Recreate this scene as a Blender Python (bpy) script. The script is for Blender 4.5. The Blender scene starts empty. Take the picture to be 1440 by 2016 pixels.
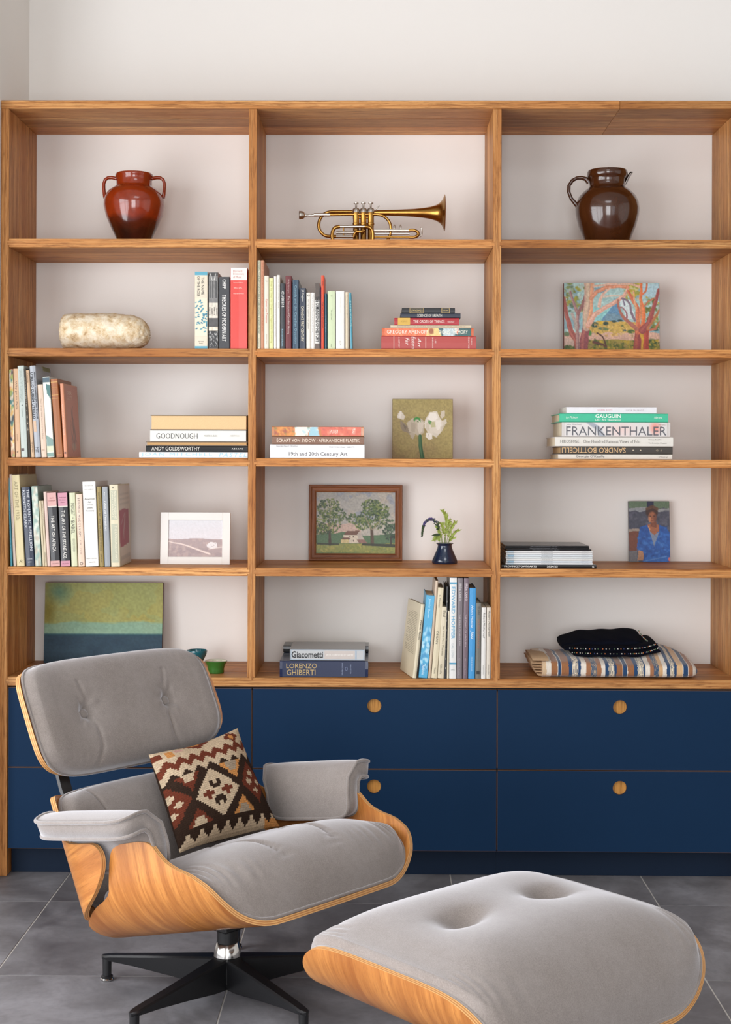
import bpy, bmesh, math, random
import numpy as np
from mathutils import Vector, Matrix, Euler

SC = bpy.context.scene
COL = SC.collection
rnd = random.Random(7)

# ------------------------------------------------------------------ camera
FPX, CX, CY = 2800.0, 714.2, 904.0          # focal length and principal point for a 1440 x 2016 frame
YAW, ROLL = math.radians(0.65), 0.0033
EYE = Vector((0.0, -4.44, 1.31))
cam_data = bpy.data.cameras.new('camera')
cam_data.sensor_width = 36.0
cam_data.lens = FPX / 2016 * 36
cam_data.shift_x = (720 - CX) / 2016
cam_data.shift_y = (CY - 1008) / 2016
cam_data.clip_start = 0.05
cam = bpy.data.objects.new('camera', cam_data)
COL.objects.link(cam)
CROT = (Matrix.Rotation(YAW, 3, 'Z') @ Matrix.Rotation(math.pi / 2, 3, 'X') @ Matrix.Rotation(ROLL, 3, 'Z'))
cam.matrix_world = Matrix.Translation(EYE) @ CROT.to_4x4()
SC.camera = cam

# ------------------------------------------------------------------ light, world, exposure
SC.view_settings.view_transform = 'Standard'
SC.view_settings.look = 'None'
SC.view_settings.gamma = 1.0
SC.view_settings.use_curve_mapping = False
SC.view_settings.exposure = -0.12
world = bpy.data.worlds.new('world')
world.use_nodes = True
SC.world = world
bg = world.node_tree.nodes['Background']
bg.inputs[0].default_value = (0.75, 0.86, 1.0, 1)
bg.inputs[1].default_value = 1.0

def area_light(name, loc, rot, sx, sy, power, color):
    d = bpy.data.lights.new(name, 'AREA')
    d.shape = 'RECTANGLE'
    d.size, d.size_y = sx, sy
    d.energy = power
    d.color = color
    o = bpy.data.objects.new(name, d)
    o.location = loc
    o.rotation_euler = rot
    COL.objects.link(o)
    return o

# daylight entering by the glazed doors in the left wall and the two windows behind the camera
LW_X, LW_Y0, LW_Y1, LW_Z0, LW_Z1 = -1.95, -5.6, -0.95, 0.04, 2.5
area_light('daylight_left', (LW_X - 0.1, (LW_Y0 + LW_Y1) / 2, (LW_Z0 + LW_Z1) / 2), (0, -math.pi / 2, 0),
           LW_Z1 - LW_Z0, LW_Y1 - LW_Y0, 215, (0.98, 0.985, 1.0))
RW = [(-0.8, 1.0), (1.5, 2.9)]
for i, (a, b) in enumerate(RW):
    area_light('daylight_rear', ((a + b) / 2, -6.60, 1.4), (math.pi / 2, 0, 0), b - a, 2.6, (125, 12)[i], (0.98, 0.985, 1.0))

# and a rooflight over the seating
SKY = (-0.2, 1.0, -4.4, -2.6)
area_light('daylight_roof', ((SKY[0] + SKY[1]) / 2, (SKY[2] + SKY[3]) / 2, 3.46), (0, 0, 0), SKY[1] - SKY[0], SKY[3] - SKY[2], 30, (0.97, 0.98, 1.0))

# ------------------------------------------------------------------ helpers
def W(px, py, Y):
    """world point on the plane y = Y that the photograph shows at (px, py)"""
    d = CROT @ Vector(((px - CX) / FPX, -(py - CY) / FPX, -1.0))
    return EYE + d * ((Y - EYE.y) / d.y)

def WZ(px, py, Z):
    d = CROT @ Vector(((px - CX) / FPX, -(py - CY) / FPX, -1.0))
    return EYE + d * ((Z - EYE.z) / d.z)

def lin(c):
    if isinstance(c, str):
        c = tuple(int(c[i:i + 2], 16) for i in (0, 2, 4))
    return tuple((v / 255 / 12.92) if v / 255 <= 0.04045 else ((v / 255 + 0.055) / 1.055) ** 2.4 for v in c)

MATS = {}
def nodemat(name):
    m = bpy.data.materials.new(name)
    m.use_nodes = True
    nt = m.node_tree
    return m, nt, nt.nodes['Principled BSDF']

def N(nt, kind, **kw):
    n = nt.nodes.new(kind)
    for k, v in kw.items():
        setattr(n, k, v)
    return n

def mix_rgb(nt, fac, a, b, mode='MIX'):
    n = N(nt, 'ShaderNodeMix', data_type='RGBA', blend_type=mode)
    for key, v in ((0, fac), (6, a), (7, b)):
        if hasattr(v, 'links') or isinstance(v, bpy.types.NodeSocket):
            nt.links.new(v, n.inputs[key])
        elif key == 0:
            n.inputs[0].default_value = v
        else:
            n.inputs[key].default_value = (*v[:3], 1)
    return n.outputs[2]

def ramp(nt, fac, stops):
    n = N(nt, 'ShaderNodeValToRGB')
    while len(n.color_ramp.elements) < len(stops):
        n.color_ramp.elements.new(0.5)
    for e, (p, c) in zip(n.color_ramp.elements, stops):
        e.position = p
        e.color = (*c[:3], 1) if not isinstance(c, (int, float)) else (c, c, c, 1)
    nt.links.new(fac, n.inputs[0])
    return n.outputs[0]

def noise(nt, vec, scale, detail=3, rough=0.55, dist=0.0):
    n = N(nt, 'ShaderNodeTexNoise')
    n.inputs['Scale'].default_value = scale
    n.inputs['Detail'].default_value = detail
    n.inputs['Roughness'].default_value = rough
    n.inputs['Distortion'].default_value = dist
    if vec is not None:
        nt.links.new(vec, n.inputs['Vector'])
    return n.outputs['Fac']

def objcoord(nt, scale=(1, 1, 1), rand=True):
    tc = N(nt, 'ShaderNodeTexCoord')
    v = tc.outputs['Object']
    if rand:
        oi = N(nt, 'ShaderNodeObjectInfo')
        mul = N(nt, 'ShaderNodeVectorMath', operation='SCALE')
        mul.inputs[0].default_value = (7.3, 5.1, 9.7)
        nt.links.new(oi.outputs['Random'], mul.inputs[3])
        add = N(nt, 'ShaderNodeVectorMath', operation='ADD')
        nt.links.new(v, add.inputs[0]); nt.links.new(mul.outputs[0], add.inputs[1])
        v = add.outputs[0]
    mp = N(nt, 'ShaderNodeMapping')
    mp.inputs['Scale'].default_value = scale
    nt.links.new(v, mp.inputs['Vector'])
    return mp.outputs[0]

def bump(nt, bsdf, h, strength, dist=0.002):
    b = N(nt, 'ShaderNodeBump')
    b.inputs['Strength'].default_value = strength
    b.inputs['Distance'].default_value = dist
    nt.links.new(h, b.inputs['Height'])
    nt.links.new(b.outputs[0], bsdf.inputs['Normal'])

def M(name, rgb, rough=0.6, metal=0.0, var=0.08, scale=25.0, sheen=0.0, coat=0.0, bmp=0.0, bscale=None, spec=0.5):
    """plain material whose colour wavers a little with procedural noise"""
    if name in MATS:
        return MATS[name]
    m, nt, p = nodemat(name)
    c = lin(rgb)
    v = objcoord(nt)
    f = noise(nt, v, scale, 4)
    nt.links.new(mix_rgb(nt, f, tuple(x * (1 - var) for x in c), tuple(min(1, x * (1 + var)) for x in c)), p.inputs['Base Color'])
    p.inputs['Roughness'].default_value = rough
    p.inputs['Metallic'].default_value = metal
    p.inputs['Specular IOR Level'].default_value = spec
    if sheen:
        p.inputs['Sheen Weight'].default_value = sheen
        p.inputs['Sheen Roughness'].default_value = 0.4
    if coat:
        p.inputs['Coat Weight'].default_value = coat
        p.inputs['Coat Roughness'].default_value = 0.06
    if bmp:
        bump(nt, p, noise(nt, v, bscale or scale * 6, 3), bmp)
    MATS[name] = m
    return m

def oak(name, axis, tone=1.0, light=('e3ab6c', 'b27036', '6a360e'), rough=0.5, ring=34.0):
    """oiled oak / walnut veneer: streaked grain running along the given axis, one tone per board"""
    if name in MATS:
        return MATS[name]
    m, nt, p = nodemat(name)
    sc = [1.0, 1.0, 1.0]
    sc['xyz'.index(axis)] = 0.06
    v = objcoord(nt, tuple(sc))
    big = noise(nt, v, 18, 3, 0.5, 0.8)
    fine = noise(nt, v, 210, 4, 0.7)
    w = N(nt, 'ShaderNodeTexWave', wave_type='BANDS', bands_direction={'x': 'Z', 'y': 'X', 'z': 'X'}[axis])
    w.inputs['Scale'].default_value = ring
    w.inputs['Distortion'].default_value = 9.0
    w.inputs['Detail'].default_value = 2.5
    w.inputs['Detail Scale'].default_value = 0.8
    nt.links.new(v, w.inputs['Vector'])
    a, b, c = (tuple(x * tone for x in lin(h)) for h in light)
    base = ramp(nt, big, [(0.3, b), (0.52, tuple((x + y) / 2 for x, y in zip(a, b))), (0.72, a)])
    base = mix_rgb(nt, ramp(nt, w.outputs['Fac'], [(0.3, 0.0), (0.9, 0.6)]), base, b)
    base = mix_rgb(nt, ramp(nt, fine, [(0.47, 0.0), (0.68, 0.75)]), base, c)
    oi = N(nt, 'ShaderNodeObjectInfo')
    mr = N(nt, 'ShaderNodeMapRange')
    mr.inputs[3].default_value, mr.inputs[4].default_value = 0.74, 1.14
    nt.links.new(oi.outputs['Random'], mr.inputs[0])
    hsv = N(nt, 'ShaderNodeHueSaturation')
    nt.links.new(mr.outputs[0], hsv.inputs['Value'])
    nt.links.new(base, hsv.inputs['Color'])
    nt.links.new(hsv.outputs[0], p.inputs['Base Color'])
    p.inputs['Roughness'].default_value = rough
    p.inputs['Specular IOR Level'].default_value = 0.25
    bump(nt, p, fine, 0.12, 0.0006)
    MATS[name] = m
    return m

def vcol_mat(name, rough=0.7, bmp=0.0, bscale=300, coat=0.0, sheen=0.0):
    """surface whose print or paint colour is stored per point / face in the attribute Col"""
    if name in MATS:
        return MATS[name]
    m, nt, p = nodemat(name)
    at = N(nt, 'ShaderNodeAttribute', attribute_name='Col')
    v = objcoord(nt)
    f = noise(nt, v, 400, 3)
    nt.links.new(mix_rgb(nt, 0.12, at.outputs['Color'], mix_rgb(nt, 1.0, at.outputs['Color'], ramp(nt, f, [(0.3, 0.55), (0.7, 1.0)]), 'MULTIPLY')), p.inputs['Base Color'])
    p.inputs['Roughness'].default_value = rough
    p.inputs['Coat Weight'].default_value = coat
    if sheen:
        p.inputs['Sheen Weight'].default_value = sheen
    if bmp:
        bump(nt, p, noise(nt, v, bscale, 4), bmp, 0.001)
    MATS[name] = m
    return m

class MB:
    """collects shapes and links them as one mesh object"""
    def __init__(s):
        s.v, s.f = [], []
    def add(s, verts, faces):
        o = len(s.v)
        s.v += [tuple(v) for v in verts]
        s.f += [tuple(i + o for i in f) for f in faces]
        return s
    def box(s, x0, x1, y0, y1, z0, z1, c=0.0):
        x0, x1 = min(x0, x1), max(x0, x1); y0, y1 = min(y0, y1), max(y0, y1); z0, z1 = min(z0, z1), max(z0, z1)
        if c <= 0:
            vs = [(x, y, z) for x in (x0, x1) for y in (y0, y1) for z in (z0, z1)]
            return s.add(vs, [(0, 1, 3, 2), (4, 6, 7, 5), (0, 4, 5, 1), (2, 3, 7, 6), (0, 2, 6, 4), (1, 5, 7, 3)])
        c = min(c, (x1 - x0) / 2.01, (y1 - y0) / 2.01, (z1 - z0) / 2.01)
        vs, idx = [], {}
        for i, x in enumerate((x0, x1)):
            for j, y in enumerate((y0, y1)):
                for k, z in enumerate((z0, z1)):
                    dx, dy, dz = (c if i == 0 else -c), (c if j == 0 else -c), (c if k == 0 else -c)
                    idx[i, j, k, 0] = len(vs); vs.append((x, y + dy, z + dz))
                    idx[i, j, k, 1] = len(vs); vs.append((x + dx, y, z + dz))
                    idx[i, j, k, 2] = len(vs); vs.append((x + dx, y + dy, z))
        q = []
        for a in range(3):
            b, d = [t for t in range(3) if t != a]
            for e in (0, 1):
                def at(u, w, face=a):
                    t = [0, 0, 0]; t[a] = e; t[b] = u; t[d] = w
                    return idx[t[0], t[1], t[2], face]
                f = [at(0, 0), at(1, 0), at(1, 1), at(0, 1)]
                q.append(f)
        for a in range(3):          # the twelve chamfers, one set per edge direction a
            b, d = [t for t in range(3) if t != a]
            for u in (0, 1):
                for w in (0, 1):
                    t0 = [0, 0, 0]; t1 = [0, 0, 0]
                    t0[b] = t1[b] = u; t0[d] = t1[d] = w; t1[a] = 1
                    q.append([idx[(*t0, b)], idx[(*t1, b)], idx[(*t1, d)], idx[(*t0, d)]])
        for i in (0, 1):
            for j in (0, 1):
                for k in (0, 1):
                    q.append([idx[i, j, k, 0], idx[i, j, k, 1], idx[i, j, k, 2]])
        return s.add(vs, q)
    def lathe(s, prof, n=32, c=(0, 0, 0), axis='z', close=True):
        vs = []
        for r, h in prof:
            for i in range(n):
                a = 2 * math.pi * i / n
                p = (r * math.cos(a), r * math.sin(a), h)
                if axis == 'x': p = (p[2], p[0], p[1])
                if axis == 'y': p = (p[0], p[2], p[1])
                vs.append((c[0] + p[0], c[1] + p[1], c[2] + p[2]))
        fs = [(k * n + i, k * n + (i + 1) % n, (k + 1) * n + (i + 1) % n, (k + 1) * n + i)
              for k in range(len(prof) - 1) for i in range(n)]
        if close:
            fs += [tuple(range(n - 1, -1, -1)), tuple((len(prof) - 1) * n + i for i in range(n))]
        return s.add(vs, fs)
    def tube(s, path, rad, n=10, closed=False, flat=1.0, up=None):
        P = [Vector(p) for p in path]
        R = rad if isinstance(rad, (list, tuple)) else [rad] * len(P)
        vs, m = [], len(P)
        ref = Vector(up) if up else None
        prev = None
        for i in range(m):
            t = (P[(i + 1) % m] - P[i - 1]) if closed else (P[min(i + 1, m - 1)] - P[max(i - 1, 0)])
            t.normalize()
            if ref is not None:
                nx = ref - t * ref.dot(t)
            elif prev is None:
                nx = t.orthogonal()
            else:
                nx = prev - t * prev.dot(t)
            nx.normalize(); prev = nx
            bn = t.cross(nx)
            for k in range(n):
                a = 2 * math.pi * k / n
                vs.append(P[i] + (nx * math.cos(a) * flat + bn * math.sin(a)) * R[i])
        L = m if closed else m - 1
        fs = [(i * n + k, i * n + (k + 1) % n, ((i + 1) % m) * n + (k + 1) % n, ((i + 1) % m) * n + k)
              for i in range(L) for k in range(n)]
        if not closed:
            fs += [tuple(range(n - 1, -1, -1)), tuple((m - 1) * n + k for k in range(n))]
        return s.add(vs, fs)
    def prism(s, poly, a0, a1, axis='z'):
        n = len(poly)
        def mp(u, w, h):
            return {'z': (u, w, h), 'y': (u, h, w), 'x': (h, u, w)}[axis]
        vs = [mp(u, w, a0) for u, w in poly] + [mp(u, w, a1) for u, w in poly]
        fs = [tuple(range(n)), tuple(range(2 * n - 1, n - 1, -1))] + [(i, (i + 1) % n, n + (i + 1) % n, n + i) for i in range(n)]
        return s.add(vs, fs)
    def grid(s, G, wrap_u=False, wrap_v=False):
        nu, nv = len(G), len(G[0])
        vs = [p for row in G for p in row]
        fs = []
        for i in range(nu if wrap_u else nu - 1):
            for j in range(nv if wrap_v else nv - 1):
                fs.append((i * nv + j, ((i + 1) % nu) * nv + j, ((i + 1) % nu) * nv + (j + 1) % nv, i * nv + (j + 1) % nv))
        return s.add(vs, fs)
    def build(s, name, mat, parent=None, smooth=None, loc=None, rot=None, fix=True):
        me = bpy.data.meshes.new(name)
        me.from_pydata(s.v, [], s.f)
        if fix:
            bm = bmesh.new(); bm.from_mesh(me)
            bmesh.ops.recalc_face_normals(bm, faces=bm.faces)
            bm.to_mesh(me); bm.free()
        if smooth:
            me.shade_smooth()
            if smooth < 180:
                me.set_sharp_from_angle(angle=math.radians(smooth))
        return link(name, me, mat, parent, loc, rot)

def link(name, me, mat, parent=None, loc=None, rot=None):
    o = bpy.data.objects.new(name, me)
    if mat is not None and len(me.materials) == 0:
        me.materials.append(mat)
    COL.objects.link(o)
    if parent: o.parent = parent
    if loc is not None: o.location = loc
    if rot is not None: o.rotation_euler = rot
    return o

def tag(o, label, cat, group=None):
    o['label'] = label; o['category'] = cat
    if group: o['group'] = group
    return o

def thing(name, label, cat, loc=(0, 0, 0), rot=(0, 0, 0), group=None):
    o = bpy.data.objects.new(name, None)
    o.empty_display_size = 0.05
    COL.objects.link(o)
    o.location = loc; o.rotation_euler = rot
    return tag(o, label, cat, group)

def struct(o):
    o['kind'] = 'structure'
    return o

# text as flat meshes: built once per string, then scaled to the lettering's box on the thing
_txt = {}
def text_mesh(s, spacing=1.0, weight=0.0, shear=0.0):
    key = (s, spacing, weight, shear)
    if key not in _txt:
        cu = bpy.data.curves.new('lettering', 'FONT')
        cu.body = s
        cu.resolution_u = 2
        cu.space_character = spacing
        cu.offset = weight
        cu.shear = shear
        o = bpy.data.objects.new('lettering', cu)
        COL.objects.link(o)
        dg = bpy.context.evaluated_depsgraph_get()
        me = bpy.data.meshes.new_from_object(o.evaluated_get(dg))
        vs = np.array([v.co[:2] for v in me.vertices]) if len(me.vertices) else np.zeros((1, 2))
        fs = [tuple(p.vertices) for p in me.polygons]
        bpy.data.objects.remove(o); bpy.data.curves.remove(cu); bpy.data.meshes.remove(me)
        lo, hi = vs.min(0), vs.max(0)
        _txt[key] = ((vs - lo) / np.maximum(hi - lo, 1e-6), fs)
    return _txt[key]

def lettering(s, org, du, dv, mat, parent, name='lettering', **kw):
    """letters fill the box org + a*du + b*dv (du along the line of text, dv up the letters)"""
    uv, fs = text_mesh(s, **kw)
    org, du, dv = Vector(org), Vector(du), Vector(dv)
    vs = [org + du * float(a) + dv * float(b) for a, b in uv]
    return MB().add(vs, fs).build(name, mat, parent, fix=False)

def set_colors(me, cols, domain='POINT'):
    a = me.color_attributes.new('Col', 'FLOAT_COLOR', domain)
    c = np.ones((len(cols), 4), np.float32)
    c[:, :3] = cols
    a.data.foreach_set('color', c.ravel())

def srgb_lin(a):
    a = np.asarray(a, float) / 255
    return np.where(a <= 0.04045, a / 12.92, ((a + 0.055) / 1.055) ** 2.4)

def picture_plate(name, img, org, du, dv, mat, parent, nrm=None, relief=0.0):
    """flat picture: img is rows x cols x 3 (0-255, top row first), one mesh point per sample"""
    ny, nx = img.shape[:2]
    org, du, dv = np.array(org), np.array(du), np.array(dv)
    u = np.linspace(0, 1, nx); v = np.linspace(1, 0, ny)
    P = org + u[None, :, None] * du + v[:, None, None] * dv
    if relief and nrm is not None:
        g = img.mean(2) / 255
        P = P + np.array(nrm) * (g * relief)[..., None]
    me = bpy.data.meshes.new(name)
    idx = np.arange(nx * ny).reshape(ny, nx)
    q = np.stack([idx[:-1, :-1], idx[1:, :-1], idx[1:, 1:], idx[:-1, 1:]], -1).reshape(-1, 4)
    me.vertices.add(nx * ny); me.vertices.foreach_set('co', P.reshape(-1).astype(np.float32))
    me.loops.add(q.size); me.loops.foreach_set('vertex_index', q.reshape(-1).astype(np.int32))
    me.polygons.add(len(q)); me.polygons.foreach_set('loop_start', np.arange(0, q.size, 4, dtype=np.int32))
    me.update(calc_edges=True)
    set_colors(me, srgb_lin(np.clip(img.reshape(-1, 3), 0, 255)))
    return link(name, me, mat, parent)

def copy_tree(o, parent=None):
    c = o.copy(); COL.objects.link(c); c.parent = parent
    for ch in list(o.children): copy_tree(ch, c)
    return c

# ------------------------------------------------------------------ the room
DEPTH = 0.36
XL = W(0.6, 700, 0).x - 0.001                       # left wall, flush with the outer face of the first upright
XR, YR, ZC = 4.6, -6.5, 3.4
wall_m = M('wall_paint', (238, 234, 229), 0.85, var=0.015, scale=3, bmp=0.05, bscale=260, spec=0.2)
ceil_m = M('ceiling_paint', (186, 182, 176), 0.9, var=0.01, scale=3)
T = 0.14
b = MB(); b.box(LW_X - T, XR + T, DEPTH, DEPTH + T, -0.05, ZC); struct(b.build('wall_back', wall_m))
YJ = -0.06                                  # the left wall steps back here to the glazed garden side
b = MB(); b.box(LW_X - T, XL, YJ, DEPTH, 0, ZC); struct(b.build('wall_left', wall_m))
b = MB()
b.box(LW_X - T, LW_X, LW_Y1, YJ, 0, ZC); b.box(LW_X - T, LW_X, YR, LW_Y0, 0, ZC)
b.box(LW_X - T, LW_X, LW_Y0, LW_Y1, LW_Z1, ZC); b.box(LW_X - T, LW_X, LW_Y0, LW_Y1, -0.05, LW_Z0)
struct(b.build('wall_garden', wall_m))
b = MB(); b.box(XR, XR + T, YR, DEPTH, 0, ZC); struct(b.build('wall_right', wall_m))
b = MB()
xs = [LW_X - T, RW[0][0], RW[0][1], RW[1][0], RW[1][1], XR + T]
for i in (0, 2, 4): b.box(xs[i], xs[i + 1], YR - T, YR, 0, ZC)
for i in (1, 3):
    b.box(xs[i], xs[i + 1], YR - T, YR, 0, 0.1); b.box(xs[i], xs[i + 1], YR - T, YR, 2.7, ZC)
struct(b.build('wall_rear', wall_m))
b = MB()
b.box(LW_X - T, SKY[0], YR - T, DEPTH + T, ZC, ZC + 0.1); b.box(SKY[1], XR + T, YR - T, DEPTH + T, ZC, ZC + 0.1)
b.box(SKY[0], SKY[1], YR - T, SKY[2], ZC, ZC + 0.1); b.box(SKY[0], SKY[1], SKY[3], DEPTH + T, ZC, ZC + 0.1)
struct(b.build('ceiling', ceil_m))
frame_m = M('window_paint', (60, 60, 62), 0.4)
def window_frame(name, axis, pos, a0, a1, z0, z1, bars, rails):
    b = MB(); w = 0.045
    def bar(u0, u1, w0, w1):
        if axis == 'x': b.box(pos - 0.03, pos + 0.03, u0, u1, w0, w1, 0.004)
        else: b.box(u0, u1, pos - 0.03, pos + 0.03, w0, w1, 0.004)
    bar(a0, a0 + w, z0, z1); bar(a1 - w, a1, z0, z1); bar(a0, a1, z0, z0 + w); bar(a0, a1, z1 - w, z1)
    for t in bars: bar(a0 + (a1 - a0) * t - w / 2, a0 + (a1 - a0) * t + w / 2, z0, z1)
    for t in rails: bar(a0, a1, z0 + (z1 - z0) * t - 0.012, z0 + (z1 - z0) * t + 0.012)
    struct(b.build(name, frame_m))
window_frame('window_1', 'x', LW_X - 0.06, LW_Y0, LW_Y1, LW_Z0, LW_Z1, (0.333, 0.667), (0.78,))
window_frame('window_2', 'y', YR - 0.06, *RW[0], 0.1, 2.7, (0.5,), (0.5,))
window_frame('window_3', 'y', YR - 0.06, *RW[1], 0.1, 2.7, (0.5,), (0.5,))

# floor: grey porcelain tiles, each its own piece, over a pale grout bed
m, nt, p = nodemat('floor_tile')
v = objcoord(nt, (1, 1, 1))
f1 = noise(nt, v, 3.5, 6, 0.62, 0.6); f2 = noise(nt, v, 45, 4, 0.6)
c = ramp(nt, f1, [(0.28, lin('565254')), (0.5, lin('757376')), (0.72, lin('919095'))])
c = mix_rgb(nt, ramp(nt, f2, [(0.45, 0.0), (0.8, 0.35)]), c, lin('58555a'))
nt.links.new(c, p.inputs['Base Color'])
nt.links.new(ramp(nt, f1, [(0.3, 0.42), (0.7, 0.58)]), p.inputs['Roughness'])
p.inputs['Specular IOR Level'].default_value = 0.35
bump(nt, p, f2, 0.05, 0.001)
tile_m = m
grout_m = M('grout', (196, 192, 186), 0.9)
b = MB(); b.box(LW_X - T, XR + T, YR - T, DEPTH + T, -0.06, -0.0015)
floor = struct(b.build('floor', grout_m))
TS, GAP = 0.6, 0.004
TX = WZ(138, 1719, 0).x
TY = WZ(120, 1775, 0).y
tb = MB(); tb.box(GAP / 2, TS - GAP / 2, GAP / 2, TS - GAP / 2, -0.0014, 0.0, 0.0006)
t0 = None
for i in range(-3, 10):
    for j in range(-12, 2):
        x, y = TX + i * TS, TY + j * TS
        if x > XR or x + TS < LW_X or y > DEPTH or y + TS < YR: continue
        if t0 is None:
            t0 = tb.build('floor_tile', tile_m, floor, loc=(x, y, 0))
        else:
            link('floor_tile', t0.data, None, floor, loc=(x, y, 0))
# ------------------------------------------------------------------ bookcase
oak_x, oak_z = oak('oak_along', 'x'), oak('oak_upright', 'z')
UPX = []                                         # upright faces (left, right) at the front plane
UPX.append((W(0.6, 700, 0).x, W(16.4, 700, 0).x))
UPX.append((W(489.2, 700, 0).x, W(504.6, 700, 0).x))
UPX.append((W(970.2, 700, 0).x, W(986.8, 700, 0).x))
d = UPX[2][0] - UPX[1][1]
UPX.append((UPX[2][1] + d, UPX[2][1] + d + 0.026))
def zat(py, px=980): return W(px, py, 0).z
Z_TOP0, Z_TOP1 = zat(214.2), zat(197.6)
SH = [(zat(488), zat(471.3)), (zat(703.6), zat(687.4)), (zat(920), zat(903.9)), (zat(1136.4), zat(1119.8))]
Z_C0, Z_C1 = zat(1354.6), zat(1337)
bookcase = thing('bookcase', 'tall oak bookcase with five rows of open shelves along the white wall', 'bookcase', (0, 0, 0))

def board(name, x0, x1, z0, z1, axis, mat, parent, tongue=0.0, n=3, top_y=None):
    """a panel glued up from n staves lying one behind the other"""
    e = bpy.data.objects.new(name, None); COL.objects.link(e); e.parent = parent
    e.empty_display_size = 0.03
    e.location = ((x0 + x1) / 2, 0, (z0 + z1) / 2)
    hx, hz = (x1 - x0) / 2, (z1 - z0) / 2
    ys = [0.0, DEPTH * 0.36, DEPTH * 0.69, DEPTH - 0.001][:n + 1] if n == 3 else [0, DEPTH - 0.001]
    for k in range(n):
        b = MB()
        b.box(-hx, hx, ys[k] + (0.0004 if k else 0), ys[k + 1] - 0.0004, -hz, hz, 0.0012)
        if k == 0 and tongue:                    # stub tenons showing in the uprights' front edge
            if axis == 'x':
                for s in (-1, 1):
                    b.box(s * (hx - 0.004), s * (hx + tongue), -0.0006, 0.05, -hz * 0.5, hz * 0.5)
            else:
                b.box(-hx * 0.5, hx * 0.5, -0.0008, 0.05, -hz - tongue, -hz + 0.004)
        b.build('stave', mat, e)
    return e

XJ = W(1221, 206, 0).x                            # butt joint in the long top board
board('top_board', UPX[0][0], XJ, Z_TOP0, Z_TOP1, 'x', oak_x, bookcase)
board('top_board', XJ + 0.0008, UPX[3][1], Z_TOP0, Z_TOP1, 'x', oak_x, bookcase)
board('upright', UPX[0][0] + 0.0006, UPX[0][1], 0.001, Z_TOP0 - 0.0004, 'z', oak_z, bookcase)
for k in (1, 2): board('upright', *UPX[k], Z_C1 + 0.0004, Z_TOP0 - 0.0004, 'z', oak_z, bookcase, tongue=0.008)
board('upright', *UPX[3], 0.001, Z_TOP0 - 0.0004, 'z', oak_z, bookcase)
for z0, z1 in SH:
    for k in range(3):
        board('shelf', UPX[k][1] + 0.0004, UPX[k + 1][0] - 0.0004, z0, z1, 'x', oak_x, bookcase, tongue=0.006)

# worktop under the open shelves
worktop = thing('worktop', 'long oak worktop lying on the blue drawer units', 'worktop', (0, 0, 0))
wx0, wx1 = UPX[0][1] + 0.0004, UPX[3][0] - 0.0004
e = board('slab', wx0, wx1, Z_C0, Z_C1, 'x', oak_x, worktop, tongue=0.005)

# blue drawer units
blue_m = M('blue_linoleum', (9, 40, 69), 0.62, var=0.05, scale=6, bmp=0.04, bscale=900, spec=0.15)
plinth_m = M('plinth_blue', (8, 26, 46), 0.6, var=0.05, spec=0.2)
edge_m = M('plywood_edge', (108, 76, 54), 0.7)
dark_m = M('carcass_dark', (24, 26, 32), 0.8)
pull_m = oak('oak_pull', 'z', 1.0, ('d39a50', 'b67a38', '80501f'), ring=60)
VX = [wx0 + 0.0015, W(496.3, 1440, 0).x, W(979.3, 1440, 0).x, wx1 - 0.0015]
ZD = [zat(1357.2), zat(1516.0), zat(1677.4)]
units = ['blue drawer unit behind the grey lounge chair', 'middle blue drawer unit with two round oak finger pulls',
         'blue drawer unit under the shelf with the striped blanket']
def drawer(parent, x0, x1, z0, z1, px):
    e = bpy.data.objects.new('drawer', None); COL.objects.link(e); e.parent = parent
    e.location = (x0, 0, z0)
    w, h, g = x1 - x0, z1 - z0, 0.0021
    cx, cz, r = px - x0, h - 0.0545, 0.0222
    n = 40
    # painted front with a round hole bored through it
    b = MB()
    def ringpts(rad, y): return [(cx + rad * math.cos(2 * math.pi * i / n), y, cz + rad * math.sin(2 * math.pi * i / n)) for i in range(n)]
    out = []
    for i in range(n):
        a = 2 * math.pi * i / n
        ca, sa = math.cos(a), math.sin(a)
        ts = []
        if ca > 1e-9: ts.append((w - g - cx) / ca)
        if ca < -1e-9: ts.append((g - cx) / ca)
        if sa > 1e-9: ts.append((h - g - cz) / sa)
        if sa < -1e-9: ts.append((g - cz) / sa)
        t = min(ts); out.append((cx + t * ca, 0.002, cz + t * sa))
    for q in ((g, g), (w - g, g), (w - g, h - g), (g, h - g)):   # snap nearest outline point to each corner
        k = min(range(n), key=lambda i: (out[i][0] - q[0]) ** 2 + (out[i][2] - q[1]) ** 2)
        out[k] = (q[0], 0.002, q[1])
    o = len(b.v)
    b.v += out + ringpts(r, 0.002) + ringpts(r - 0.0004, 0.016)
    for i in range(n):
        j = (i + 1) % n
        b.f += [(i, j, n + j, n + i), (n + i, n + j, 2 * n + j, 2 * n + i)]
    b.build('drawer_front', blue_m, e)
    b = MB(); b.box(g - 0.0006, w - g + 0.0006, 0.0026, 0.02, g - 0.0006, h - g + 0.0006)
    # leave the bore open: the plywood core is a frame of four bars round the hole
    b = MB()
    b.box(g - 0.0007, w - g + 0.0007, 0.0024, 0.016, h - g - 0.004, h - g + 0.0007)
    b.box(g - 0.0007, w - g + 0.0007, 0.0024, 0.016, g - 0.0007, g + 0.004)
    b.box(g - 0.0007, g + 0.004, 0.0024, 0.016, g, h - g); b.box(w - g - 0.004, w - g + 0.0007, 0.0024, 0.016, g, h - g)
    b.build('edge_band', edge_m, e)
    b = MB(); b.lathe([(r + 0.004, 0.013), (r + 0.004, 0.017)], 40, (cx, 0, cz), axis='y')
    b.build('finger_pull', pull_m, e)
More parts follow.
